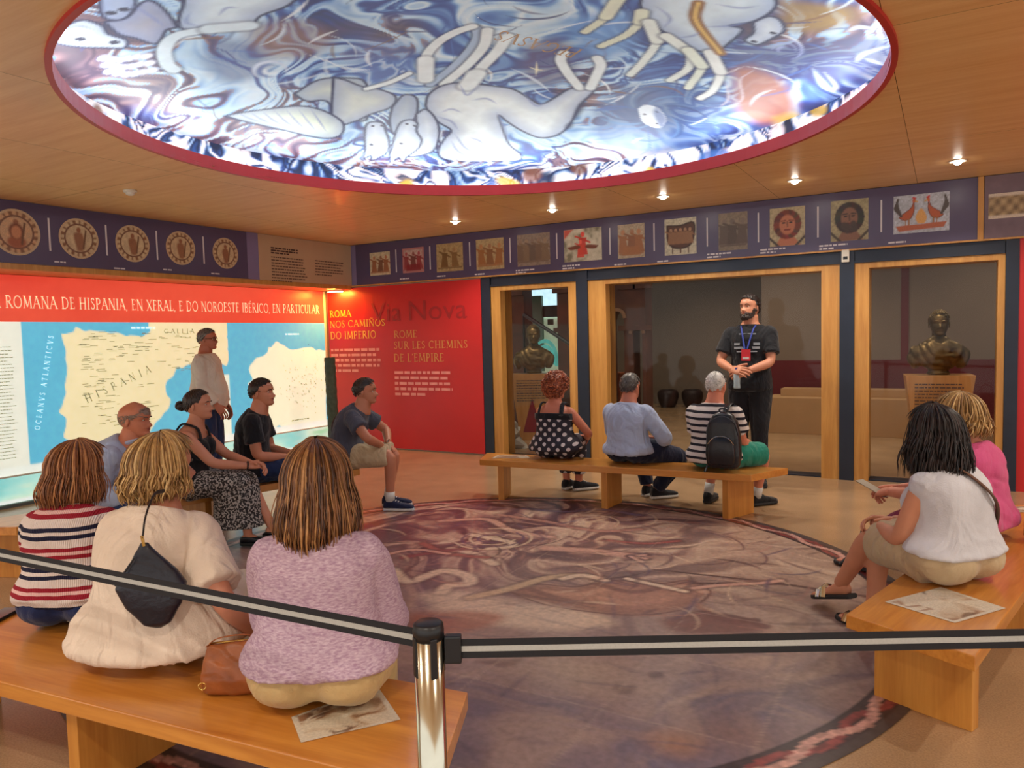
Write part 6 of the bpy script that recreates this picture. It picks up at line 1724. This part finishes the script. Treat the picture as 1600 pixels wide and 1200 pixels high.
# 5 woman with the bun
bl = (-4.85, 3.55)
p = Person('woman with a dark bun, black tank top and long speckled skirt', bl, 32, 'f', .96, .38, 1.165, 8, .03, 1.0, 0, (204, 138, 108), yaw=-4, pitch=3, wrist={-1: (-.02, .46, .60), 1: (.05, .44, .60)}, ankle={-1: (-.02, .58, .12), 1: (.05, .42, .09)}, elbow_hint={-1: (-.5, -.3, -.8), 1: (.6, -.3, -.8)}, hand={-1: {'curl': .5, 'd': (.3, .9, -.1)}, 1: {'curl': .5, 'd': (-.4, .9, 0)}}, toes={-1: (.1, 1, -.25), 1: (.1, 1, 0)})
p.body(feet=True); p.shirt(black_c, 'tank_top', .0, .80, .010, 0, 0, 0, .05, .008, 5)
for k in (-1, 1):
    c, tx, ty = p.spine(.8); c2, tx2, ty2 = p.spine(.93)
    strap(p, 'shoulder_strap', [c + tx * k * .09 - ty * .092, c2 + tx * k * .085 - ty * .06 + UZ * .012, c2 + tx * k * .085 + UZ * .022, c2 + tx * k * .085 + ty * .06 + UZ * .008, c + tx * k * .09 + ty * .105], .018, black_c, .008)
sk = mat_speckle('speckled_skirt', (40, 38, 40), (176, 170, 164), 75, .52)
g = Geo(); p.torso(g, -.16, .2, .012); p.glutes(g, .012)
for k in (-1, 1): p.leg(g, k, .52, .022)
KM = (p.K[-1] + p.K[1]) / 2
g.add(*rings_vf([ell_ring((0, y_, z_), (1, 0, 0), (0, 1, 0), w, d, 28) for y_, z_, w, d in ((.32, .50, .13, .16), (.33, .42, .14, .17), (.34, .32, .14, .165), (.34, .22, .15, .17), (.34, .15, .16, .19))]))
p.part('skirt', g, sk, .009, 5, .014, 4)
for k in (-1, 1):
    (uv, uf), (sv, sf) = shoe_parts(p.A[k], p.toe(k), p.s); u = mk('flat_shoe', uv * np.array([1, 1, 1]) - np.array([0, 0, 0]), uf, black_leather, p.root, smooth=True)
    cz_ = (uv[:, 2].min() + (uv[:, 2].max() - uv[:, 2].min()) * .5); me_ = u.data
    for v_ in me_.vertices: v_.co.z = min(v_.co.z, cz_ + .25 * (v_.co.z - cz_) if v_.co.z > cz_ else v_.co.z)
    mk('sole', sv, sf, rubber_k, u)
short_hair(p, DKBR, .08, 46, 92, 128, 200, .16, 6, wob=.1); h_ = p.root.children[-1]
g = Geo(); bc_ = np.array([0, -.60, .50])
for k in range(46):
    a0 = rng.uniform(0, 6.28); ax = _unit(np.array([rng.gauss(0, 1), rng.gauss(0, .6), rng.gauss(0, 1)])); u = _unit(np.cross(ax, [.2, .3, .9])); v_ = np.cross(ax, u); rr = rng.uniform(.08, .17)
    g.add(*tube_vf([p.hp(bc_ + rr * (math.cos(a0 + t) * u + math.sin(a0 + t) * v_)) for t in np.linspace(0, 2.6, 8)], np.array([.3, .8, 1, 1, 1, 1, .8, .2]) * .028 * p.hh, 5), pick(DKBR, rng.random()))
bv, bf = ellipsoid_vf(bc_, (.14, .14, .15), 14, 10); g.add(np.array([p.hp(q) for q in bv]), bf, pick(DKBR, .3))
mk('bun', g.V(), g.f, HAIR, h_, smooth=True, cols=g.C()); p.brows(dark_brow)
mk('watch', *tube_vf([p.Wr[1] + .031 * (math.cos(t) * _unit(np.cross(p.Wr[1] - p.E[1], UZ)) + math.sin(t) * _unit(np.cross(p.Wr[1] - p.E[1], np.cross(p.Wr[1] - p.E[1], UZ)))) for t in np.linspace(0, 6.28, 16)], .006, 6), black_leather, p.root)

# 6 man standing at the map
p = Person('grey-haired man in glasses and untucked white shirt, standing at the glowing map', (-6.84, 5.27), 30, 'm', .965, .38, 1.665, 0, -.005, 1.04, .32, (176, 104, 78), yaw=-2, standing=True, wrist={-1: (-.16, .14, .84), 1: (.17, .16, .86)}, elbow_hint={-1: (-.4, -.9, 0), 1: (.4, -.9, 0)}, toes={-1: (-.2, 1, 0), 1: (.2, 1, 0)}, thick=1.06)
p.body(); p.trousers(jeans_c, t1=.12, length=.97, linf=.016); p.shirt(white_c, 'shirt', -.17, .955, .018, .95, .018, .004, .10, .014, 6); p.shoes(black_shoe, rubber_k); p.brows(grey_brow)
short_hair(p, GREYH, .08, 46, 84, 132, 260, .1, 8)
gm = mat('dark_frame', (30, 26, 26), .4)
g = Geo()
for k in (-1, 1):
    g.add(*tube_vf([p.hp((k * .14 + .09 * math.cos(t), .40, .49 + .065 * math.sin(t))) for t in np.linspace(0, 6.28, 16)], .0022, 6)); g.add(*tube_vf([p.hp((k * .23, .39, .51)), p.hp((k * .34, .15, .52)), p.hp((k * .345, -.04, .5))], .0024, 6))
g.add(*tube_vf([p.hp((-.05, .41, .5)), p.hp((0, .44, .515)), p.hp((.05, .41, .5))], .0022, 6)); g.build('glasses', gm, p.root)

# 7 man in the black T-shirt
p = Person('dark-haired man in a black T-shirt and blue jeans, seated in profile before the map', (-4.90, 4.18), 36, 'm', .98, .38, 1.21, 8, .035, 1.05, .05, (200, 130, 98), yaw=-14, pitch=2, wrist={-1: ('knee', (.03, -.1, .085)), 1: ('knee', (-.03, -.12, .085))}, elbow_hint={-1: (-.5, -.6, -.5), 1: (.5, -.6, -.5)}, ankle={-1: (-.12, .45, .09), 1: (.14, .45, .09)}, hand={-1: {'d': (.6, .7, -.2)}, 1: {'d': (-.7, .6, -.1)}})
p.body(); p.trousers(jeans_c, linf=.018); p.shirt(black_c, 't_shirt', -.1, .955, .014, .36, .02, .012, .06, .014, 8); p.shoes(black_shoe, rubber_w); p.brows(dark_brow)
short_hair(p, BLACKH, .08, 47, 82, 130, 240, .08, 9)

# 8 man in the grey T-shirt
gl = (-4.62, 4.98)
p = Person('man in a charcoal T-shirt and khaki shorts seated before the red panel', gl, 26, 'm', .99, .38, 1.165, 20, .06, 1.06, .08, (186, 118, 88), yaw=2, wrist={-1: ('knee', (0, -.06, .085)), 1: ('knee', (.01, -.07, .085))}, elbow_hint={-1: (-.8, -.2, .3), 1: (.9, -.2, .3)}, ankle={-1: (-.08, .34, .09), 1: (.1, .40, .09)}, hand={-1: {'d': (.2, .6, -.7), 'n': (0, .8, .6)}, 1: {'d': (-.1, .55, -.8), 'n': (.2, .8, .5)}}, toes={-1: (-.1, 1, 0), 1: (.05, 1, 0)})
p.body(); p.trousers(khaki_c, 'shorts', length=.47, linf=.024, flare=.012); p.shirt(grey_c, 't_shirt', -.1, .955, .014, .34, .02, .014, .06, .012, 2)
p.shoes(navy_shoe, rubber_w); p.brows(dark_brow); short_hair(p, DKBR, .08, 46, 84, 132, 240, .09, 3)
for k in (-1, 1): mk('sock', *tube_vf([p.A[k] + (p.K[k] - p.A[k]) * .02 - UZ * .01, p.A[k] + (p.K[k] - p.A[k]) * .2], [.042, .043], 14), rubber_w, p.root, smooth=True)
c1, tx, ty = p.spine(.88); c2, _, _ = p.spine(.5); c3, _, _ = p.spine(.18)
strap(p, 'crossbody_strap', [c1 - tx * .10 + ty * .075, c1 - tx * .10 + UZ * .038, c1 - tx * .06 - ty * .10, c2 + tx * .06 - ty * .142, c3 + tx * .165 - ty * .07, c3 + tx * .195 + ty * .03], .018, black_leather, .006)
w_ = p.Wr[-1]; mk('watch', *tube_vf([w_ + .033 * np.array([math.cos(t), .25 * math.sin(t), math.sin(t)]) for t in np.linspace(0, 6.28, 16)], .006, 6), M['chrome'], p.root)

# 9 woman in polka dots
pl_ = (-3.1, 6.09)
dots = mat_dots('polka_dots', (36, 32, 44), (206, 196, 196), .062, .27)
p = Person('woman with curly auburn hair in a black polka-dot top on the back bench', pl_, 96, 'f', .97, .38, 1.135, 2, .02, 1.05, 0, (196, 116, 88), yaw=-16, wrist={-1: (-.12, .34, .54), 1: (.2, .3, .54)}, ankle={-1: (-.05, .42, .09), 1: (.08, .40, .09)}, elbow_hint={1: (.8, -.4, -.5)}, hipw=1.1, toes={-1: (.3, 1, 0), 1: (.7, .7, 0)})
p.body(); p.trousers(dots, length=.88, linf=.02, t1=.15); p.shirt(dots, 'top', -.06, .70, .014, 0, 0, 0, .10, .01, 5)
c, tx, ty = p.spine(.70); mk('neckline_band', *rings_vf([ell_ring(c + UZ * z, tx, ty, .158 * p.s * 1.05 + .017 + e, .12 * p.s + .017 + e, 30, 2.4) for z, e in ((-.035, .0), (-.03, .004), (.018, .004), (.022, 0))]), black_c, p.root, smooth=True)
for k in (-1, 1):
    c2, tx2, ty2 = p.spine(.93); strap(p, 'shoulder_strap', [c + tx * k * .11 - ty * .125, c2 + tx2 * k * (.10 if k > 0 else .11) - ty2 * .07 + UZ * .0, c2 + tx2 * k * .10 + UZ * .025, c2 + tx2 * k * .1 + ty2 * .07, c + tx * k * .11 + ty * .13], .02 if k > 0 else .012, black_c, .008)
curly_hair(p, RED, .40, 620, 3, 146); p.shoes(black_shoe, rubber_w); p.brows(dark_brow)

# 10 man in the light blue shirt
p = Person('grey-haired man in a light blue shirt and navy trousers on the back bench', (-2.40, 6.12), 84, 'm', .98, .38, 1.15, 2, .03, 1.05, .05, (186, 116, 90), yaw=-6, pitch=-3, wrist={-1: (-.08, .34, .56), 1: (.16, .28, .56)}, elbow_hint={1: (.9, -.5, -.4), -1: (-.9, -.5, -.4)}, ankle={-1: (-.02, .40, .09), 1: (.10, .34, .09)}, knee_hint={1: (.9, .5, .5), -1: (-.2, .8, .6)}, toes={-1: (.2, 1, 0), 1: (.6, .8, 0)}, thick=1.05)
p.body(); p.trousers(cloth('navy_cotton', (26, 30, 54)), linf=.022, wr=.012); p.shirt(ltblue_c, 'shirt', -.04, .96, .018, .72, .022, .008, .06, .014, 3); p.shoes(black_shoe, rubber_w); p.brows(grey_brow)
mk('collar', *tube_vf([p.N + np.array([.072 * math.cos(t), .07 * math.sin(t) - .002, -.022 + .014 * math.sin(t)]) for t in np.linspace(0, 6.28, 22)], .015, 6), ltblue_c, p.root, smooth=True)
short_hair(p, [(40, 36, 34), (70, 64, 60), (96, 90, 84), (120, 114, 108)], .09, 48, 84, 136, 260, .1, 14)

# 11 man in stripes with the backpack
st = mat_bands('nautical_stripes', [(.021, (34, 34, 44)), (.032, (214, 206, 200))])
sl = (-1.65, 6.12)
p = Person('white-haired man in a black and white striped shirt on the back bench', sl, 84, 'm', .98, .38, 1.165, 2, .03, 1.06, .1, (206, 128, 100), yaw=2, pitch=-4, wrist={-1: (-.1, .32, .55), 1: (.16, .34, .56)}, ankle={-1: lw(sl, 84, (-1.80, 6.47, .09)), 1: lw(sl, 84, (-1.40, 6.52, .09))}, knee_hint={1: (.6, .7, .6)}, toes={-1: (-.1, 1, 0), 1: (.5, .8, 0)}, thick=1.05)
p.body(fat=1.03); p.trousers(teal_c, 'shorts', length=.46, linf=.024, flare=.012); p.shirt(st, 'shirt', -.12, .955, .018, .36, .022, .014, .07, .010, 3); p.shoes(black_shoe, rubber_k)
short_hair(p, WHITEH, .085, 46, 84, 130, 260, .07, 5); p.brows(grey_brow)
h_ = p.root.children[0]
mk('headset_band', *tube_vf([p.hp(skull(s_ * math.pi / 2 + math.pi * 0, th, .12)) for s_, th in [(-1, 1.45), (-1, 1.0), (-1, .5), (1, .02), (1, .5), (1, 1.0), (1, 1.45)]], .006, 6), M['black_plastic'], p.root)
for k in (-1, 1): mk('sock', *tube_vf([p.A[k] - UZ * .01, p.A[k] + (p.K[k] - p.A[k]) * .22], [.042, .043], 14), rubber_w, p.root, smooth=True)
bk_w = to_world(sl, 84, (.155, -.205, .425))
bk = empty('backpack', bk_w, math.radians(84 - 90 + 8), 'black backpack slung on the right shoulder of the man in stripes', 'backpack')
R = [ell_ring((0, -.0, z), (1, 0, 0), (0, 1, 0), w, d, 30, 3.6) for z, w, d in ((.0, .10, .05), (.02, .125, .07), (.1, .135, .08), (.25, .13, .078), (.36, .11, .066), (.42, .075, .045), (.44, .04, .02))]
g = Geo(); g.add(*rings_vf(R)); V, F, Nn = remesh(g, .007, 4); mk('body', wrinkle(V, Nn, .006, 6, 8), F, black_leather, bk, smooth=True)
R = [ell_ring((.0, -.075, z), (1, 0, 0), (0, 1, 0), w, d, 24, 3.2) for z, w, d in ((.03, .08, .015), (.05, .1, .03), (.15, .104, .034), (.22, .09, .028), (.25, .06, .012))]
pk = mk('front_pocket', *rings_vf(R), black_leather, bk, smooth=True)
mk('zip', *tube_vf(crom([(-.1, -.10, .2), (-.06, -.098, .245), (.0, -.092, .262), (.06, -.098, .245), (.1, -.10, .2)], 4), .003, 6), M['chrome'], pk)
mk('zip', *tube_vf(crom([(-.125, -.045, .27), (-.1, -.055, .36), (0, -.05, .415), (.1, -.055, .36), (.125, -.045, .27)], 5), .0035, 6), mat('dark_zip', (70, 72, 78), .4), bk)
mk('handle', *tube_vf(crom([(-.03, .0, .43), (-.025, .0, .465), (.025, .0, .465), (.03, .0, .43)], 4), .008, 8), black_leather, bk)
mk('shoulder_strap', *tube_vf(crom([(.0, .04, .42), (.01, .10, .475), (.02, .19, .49), (.03, .28, .42)], 6), .024, 8, ry=.25), black_leather, bk)
mk('shoulder_strap', *tube_vf(crom([(-.11, .03, .06), (-.135, .0, -.005), (-.14, -.03, -.035)], 5), .014, 8, ry=.3), black_leather, bk)

# 12 guide
gd = (-1.66, 7.48)
p = Person('bearded guide in a black T-shirt with blue lanyard, standing before the glass', gd, 270, 'm', 1.065, .38, 1.845, -2, -.01, 1.0, 0, (196, 132, 102), yaw=-22, pitch=6, roll=3, standing=True, wrist={1: (.10, .27, 1.13), -1: (-.03, .27, 1.12)}, elbow_hint={1: (.9, -.5, -.4), -1: (-.9, -.5, -.4)}, hand={1: {'d': (-.7, .5, .0), 'n': (.3, .8, .6), 'curl': .3}, -1: {'d': (.7, .3, -.2), 'n': (-.2, .9, .4), 'curl': .6}}, toes={-1: (-.25, 1, 0), 1: (.25, 1, 0)}, shw=1.02)
p.body(nose=1.1); p.trousers(black_c, length=.97, linf=.022, t1=.1); p.shirt(black_c, 't_shirt', -.12, .955, .014, .40, .022, .014, .05, .012, 6); p.shoes(black_shoe, rubber_k); p.brows(dark_brow)
short_hair(p, BLACKH, .12, 46, 82, 130, 300, .12, 7); 
g = Geo(); r_ = random.Random(4)
for k in range(260):
    a = r_.uniform(-1.5, 1.5); z = r_.uniform(.0, .24) if abs(a) < 1.05 else r_.uniform(.06, .42)
    f_, b_, w_ = np.interp(z, _HZ, _HF), np.interp(z, _HZ, _HB), np.interp(z, _HZ, _HW)
    if abs(a) < .35 and .2 < z < .27: continue
    q = np.array([math.sin(a) * w_ * 1.0, (f_ + b_) / 2 + math.cos(a) * (f_ - b_) / 2, z])
    o_ = _unit(np.array([math.sin(a), math.cos(a), -.5]))
    g.add(*tube_vf([p.hp(q - o_ * .01), p.hp(q + o_ * .03), p.hp(q + o_ * .035 + np.array([0, 0, -.05]))], np.array([.03, .03, .008]) * p.hh, 5), pick(DKBR, r_.random()))
for k in range(24):
    x = r_.uniform(-.11, .11); g.add(*tube_vf([p.hp((x, .42 - abs(x) * .3, .30)), p.hp((x * 1.2, .435 - abs(x) * .3, .275))], [.02 * p.hh, .01 * p.hh], 5), pick(DKBR, r_.random()))
mk('beard', g.V(), g.f, HAIR, p.root, smooth=True, cols=g.C(), kind='stuff')
blue_l = mat('blue_lanyard', (34, 56, 150), .6)
c, tx, ty = p.spine(.90); cm, txm_, tym = p.spine(.5); bz = np.array([.0, p.M[1] + .165, 1.27])
strap(p, 'lanyard', [c + tx * .075 - ty * .05 + UZ * .03, c + tx * .08 + UZ * .03, c + tx * .06 + ty * .11, bz + np.array([.012, 0, .06])], .008, blue_l, .004); strap(p, 'lanyard', [c - tx * .075 - ty * .05 + UZ * .03, c - tx * .08 + UZ * .03, c - tx * .06 + ty * .11, bz + np.array([-.012, 0, .06])], .008, blue_l, .004)
bd = mk('badge', *box_vf(-.042, .042, -.004, .004, -.055, .055), mat('red_badge', (206, 28, 44), .4), p.root, loc=bz); mk('badge_print', *box_vf(-.03, .03, .0041, .0048, -.04, -.02), rubber_w, bd)
wm = mat('shirt_print', (150, 158, 166), .7)
for k, (z, w) in enumerate(((.80, .10), (.64, .15), (.58, .15), (.52, .12))):
    c, tx, ty = p.spine(z); small = mk('chest_print', *rings_vf([np.array([c + tx * x + ty * (.141 - .25 * x * x - (.012 if z > .75 else 0)) + UZ * h for x in np.linspace(-w * .8, w * .8, 9)] + [c + tx * x + ty * (.134 - .25 * x * x - (.012 if z > .75 else 0)) + UZ * h for x in np.linspace(w * .8, -w * .8, 9)]) for h in ((-.006, .006) if k in (0, 3) else (-.011, .011))]), wm, p.root)
bot = mk('water_bottle', *lathe_vf([(.0, -.1), (.03, -.1), (.031, -.09), (.029, -.05), (.031, -.01), (.031, .03), (.014, .06), (.013, .08), (.0, .08)], 20, close=False), mat('clear_plastic', (168, 188, 196), .12), smooth=True)
bwv = to_world(gd, 270, p.Wr[-1] + np.array([.085, .035, -.06])); bot.location = bwv; tag(bot, 'small clear water bottle in the hand of the guide', 'bottle')
mk('bottle_cap', *lathe_vf([(.015, .075), (.015, .095)], 14), blue_l, bot)

# 13 woman in white
wl = (.03, 3.78)
ft = on_z(1318, 912, .03); ft2 = on_z(1395, 905, .0)
p = Person('dark-haired woman in a sleeveless white top and beige shorts on the right bench', wl, 146, 'f', .97, .38, 1.135, 8, .03, 1.12, .05, (204, 140, 108), yaw=-22, pitch=0, wrist={-1: ('knee', (-.03, -.07, .075)), 1: ('knee', (.0, -.06, .085))}, elbow_hint={-1: (-.5, -.4, -.7), 1: (.5, -.4, -.7)}, ankle={-1: (.06, .64, .17), 1: (-.0, .40, .085)}, hand={-1: {'d': (.7, .6, .1), 'curl': .5}, 1: {'d': (-.7, .6, .1), 'curl': .5}}, knee_hint={-1: (0, .6, .9)}, toes={-1: (.0, 1, -.3), 1: (0, 1, 0)}, hipw=1.12)
p.body(feet=True, fat=1.02); p.trousers(khaki_c, 'shorts', t1=.18, length=.42, linf=.03, inf=.026, flare=.01); p.shirt(white_top, 'sleeveless_top', .10, .93, .016, .06, .012, 0, .05, .012, 3)
for k in (-1, 1):
    (uv, uf), (sv, sf) = shoe_parts(p.A[k], p.toe(k), p.s); so = mk('sandal_sole', sv, sf, rubber_k, p.root)
    t = p.toe(k); up = _unit(UZ - t * t[2]); lat = np.cross(t, up); b = p.A[k] - up * .085 * p.s - t * .055 * p.s
    for x, h in ((.19, .05), (.155, .065)): mk('strap', *tube_vf([b + t * x + lat * .05 + up * .015, b + t * x + lat * .03 + up * h, b + t * (x + .0) + up * (h + .008), b + t * x - lat * .03 + up * h, b + t * x - lat * .05 + up * .015], .014, 6, ry=.3), M['chrome'], so)
long_hair(p, BLACKH, -.38, .22, 900, flare=.20, curl=.02, seed=41, w=.045, wave=.08, zvar=.10, jit=.14, part_x=-.06); p.brows(dark_brow)
c1, tx, ty = p.spine(.90); c2, _, _ = p.spine(.55); c3, _, _ = p.spine(.25)
strap(p, 'bag_strap', [c1 - tx * .08 + ty * .08, c1 - tx * .085 + UZ * .035, c1 - tx * .05 - ty * .105, c2 + tx * .07 - ty * .148, c3 + tx * .19 - ty * .06, c3 + tx * .21 + ty * .03], .015, brown_strap, .006)

# 14 woman in pink
kl = (.13, 4.62)
p = Person('woman in pink with short blond hair, half hidden behind the woman in white', kl, 150, 'f', .97, .38, 1.125, 6, .03, 1.08, .05, (204, 132, 104), yaw=-18, wrist={-1: (-.1, .42, .56), 1: (.05, .44, .56)}, ankle={-1: lw(kl, 150, (*on_z(1352, 893, 0)[:2], .09)), 1: lw(kl, 150, (*on_z(1335, 850, 0)[:2], .09))}, toes={-1: (0, 1, 0), 1: (0, 1, 0)}, hand={-1: {'d': (.4, .8, -.2), 'curl': .5}})
p.body(feet=True); p.trousers(magenta_c, length=.72, linf=.022, flare=.01); p.shirt(pink_c, 'top', -.1, .95, .016, .3, .02, .012, .08, .012, 9)
for k in (-1, 1):
    (uv, uf), (sv, sf) = shoe_parts(p.A[k], p.toe(k), p.s); so = mk('sandal_sole', sv, sf, rubber_k, p.root); t = p.toe(k); lat = np.cross(t, UZ); b = p.A[k] - UZ * .085 * p.s - t * .055 * p.s
    for s_ in (-1, 1): mk('strap', *tube_vf([b + t * .12 + lat * s_ * .05 + UZ * .015, b + t * .15 + UZ * .078, b + t * .2 - lat * s_ * .05 + UZ * .015], .018, 6, ry=.3), black_leather, so)
    mk('strap', *tube_vf([b + t * .02 + lat * .045 + UZ * .02, b + UZ * .075 - t * .012, b + t * .02 - lat * .045 + UZ * .02], .01, 6, ry=.3), black_leather, so)
long_hair(p, BLOND, .12, .22, 800, flare=.06, curl=.2, seed=51, w=.045, wave=.09, zvar=.12, jit=.2); p.brows(grey_brow)
fan_w = to_world(kl, 150, p.Wr[-1] + np.array([.04, .12, -.005]))
fan = mk('folded_leaflet', *box_vf(-.035, .035, -.1, .1, -.002, .002), mat('leaflet', (150, 138, 118), .6), loc=fan_w); fan.rotation_euler = (.35, 0, math.radians(60)); tag(fan, 'folded leaflet in the hand of the woman in pink', 'leaflet')
hb = to_world(kl, 150, (.2, -.26, .379)); hbag = empty('shoulder_bag', (hb[0], hb[1], .379), .4, 'dark patterned bag on the right bench beside the woman in pink', 'bag')
R = [ell_ring((0, 0, z), (1, 0, 0), (0, 1, 0), w, d, 24, 3) for z, w, d in ((.0, .08, .05), (.02, .1, .06), (.12, .1, .055), (.2, .085, .035), (.23, .07, .012))]
mk('body', *rings_vf(R), mat_speckle('patterned_bag', (52, 44, 40), (170, 150, 120), 40, .55), hbag, smooth=True); mk('strap', *tube_vf(crom([(-.08, 0, .2), (-.05, 0, .32), (.05, 0, .32), (.08, 0, .2)], 5), .008, 8), brown_strap, hbag)

# ------------------------------------------------------------------ bronze busts on tapered pedestals
bronze = mat('aged_bronze', (120, 98, 62), .42, .75, .35, 12, .3, 30)
class BustP(Person): pass
def bust(label, loc, face, ztop, yaw, tri):
    ped = empty('bust_pedestal', (loc[0], loc[1], 0), math.radians(face - 90), 'tapering wooden pedestal under the ' + label.split(',')[0], 'pedestal')
    v = []
    for z, w, d in ((0, .2, .16), (ztop, .33, .2)): v += [(-w, -d, z), (w, -d, z), (w, d, z), (-w, d, z)]
    o = mk('body', v, [(0, 3, 2, 1), (4, 5, 6, 7), (0, 1, 5, 4), (1, 2, 6, 5), (2, 3, 7, 6), (3, 0, 4, 7)], mat_wood('pedestal_wood', (206, 150, 84), (184, 122, 58), 2, .4, .1) if not bpy.data.materials.get('pedestal_wood') else bpy.data.materials['pedestal_wood'], ped); bevel_mesh(o, .004)
    small_print('text', (.24, .203, ztop - .1), -UX, UZ, .48, 9, .036, .013, bpy.data.materials['brown_text'], ped, 9)
    if tri: mk('red_emblem', [(.16, .172, .12), (-.12, .172, .12), (.02, .196, .62)], [(0, 1, 2)], mat('crimson', (140, 20, 40), .5), ped)
    p = Person('bronze ' + label, loc, face, 'm', 1.24, ztop - .1, ztop + .70, 0, .0, 1.0, 0, yaw=yaw, name='bronze_bust', shw=1.12); p.root['category'] = 'bust'; p.root.location.z = 0
    g = Geo(); L = p.N[2] - ztop
    R = []
    for f, w, d in ((.0, .10, .07), (.05, .12, .085), (.10, .085, .06), (.18, .13, .09), (.32, .2, .13), (.48, .245, .15), (.64, .25, .15), (.78, .225, .14), (.89, .175, .12), (.97, .12, .1), (1.05, .085, .085)):
        R.append(ell_ring((0, 0, ztop + .002 + f * L), (1, 0, 0), (0, 1, 0), w, d, 40, 2.5))
    g.add(*rings_vf(R)); g.add(*tube_vf([p.N - UZ * .05, p.hp((0, -.05, .3))], [.075, .064], 18))
    for k in (-1, 1): g.add(*ellipsoid_vf((k * .215, 0, ztop + .50 * L), (.085, .1, .13), 14, 9))
    V, F, Nn = remesh(g, .008, 4)
    # draped folds sweeping from the shoulder across the chest
    h = (V[:, 2] - ztop) / L; r = np.hypot(V[:, 0] * 1.0, (V[:, 2] - (ztop + 1.0 * L)) * .9)
    fold = np.sin(r * 64 + V[:, 0] * 16 + 9 * fbm(V[:, 0] * 7, V[:, 2] * 5, 3, 3)) * (.003 + .008 * fbm(V[:, 0] * 9 + 3, V[:, 2] * 9, 5, 2))
    fold *= np.clip((h - .14) / .06, 0, 1) * np.clip((.95 - h) / .08, 0, 1)
    out = Geo(); out.add(V + Nn * fold[:, None], F)
    hv, hf = head_vf(1.0, 1.1); out.add(np.array([p.hp(q) for q in hv]), hf)
    for k in (-1, 1):
        ev, ef = ellipsoid_vf((k * .34, -.03, .44), (.03, .07, .125), 10, 8); out.add(np.array([p.hp(q) for q in ev]), ef)
    mk('bronze_figure', out.V(), out.f, bronze, p.root, smooth=True)
    short_hair(p, [(70, 58, 36), (96, 80, 50), (120, 98, 62), (134, 112, 74)], .06, 44, 84, 122, 220, .1, 5); p.root.children[-1].data.materials[0] = bronze
    for k in (-1, 1): mk('brow_ridge', *tube_vf([p.hp((k * .05, .41, .56)), p.hp((k * .14, .405, .585)), p.hp((k * .22, .36, .57))], .008, 6), bronze, p.root)
    p.root.location.z = 0
    return p
bust('bust of a draped Roman in the right bay', (-.08, 9.4), 276, .97, 0, False)
bust('bust of a draped Roman behind the woman in polka dots', (-5.19, 9.57), 292, .96, 10, True)
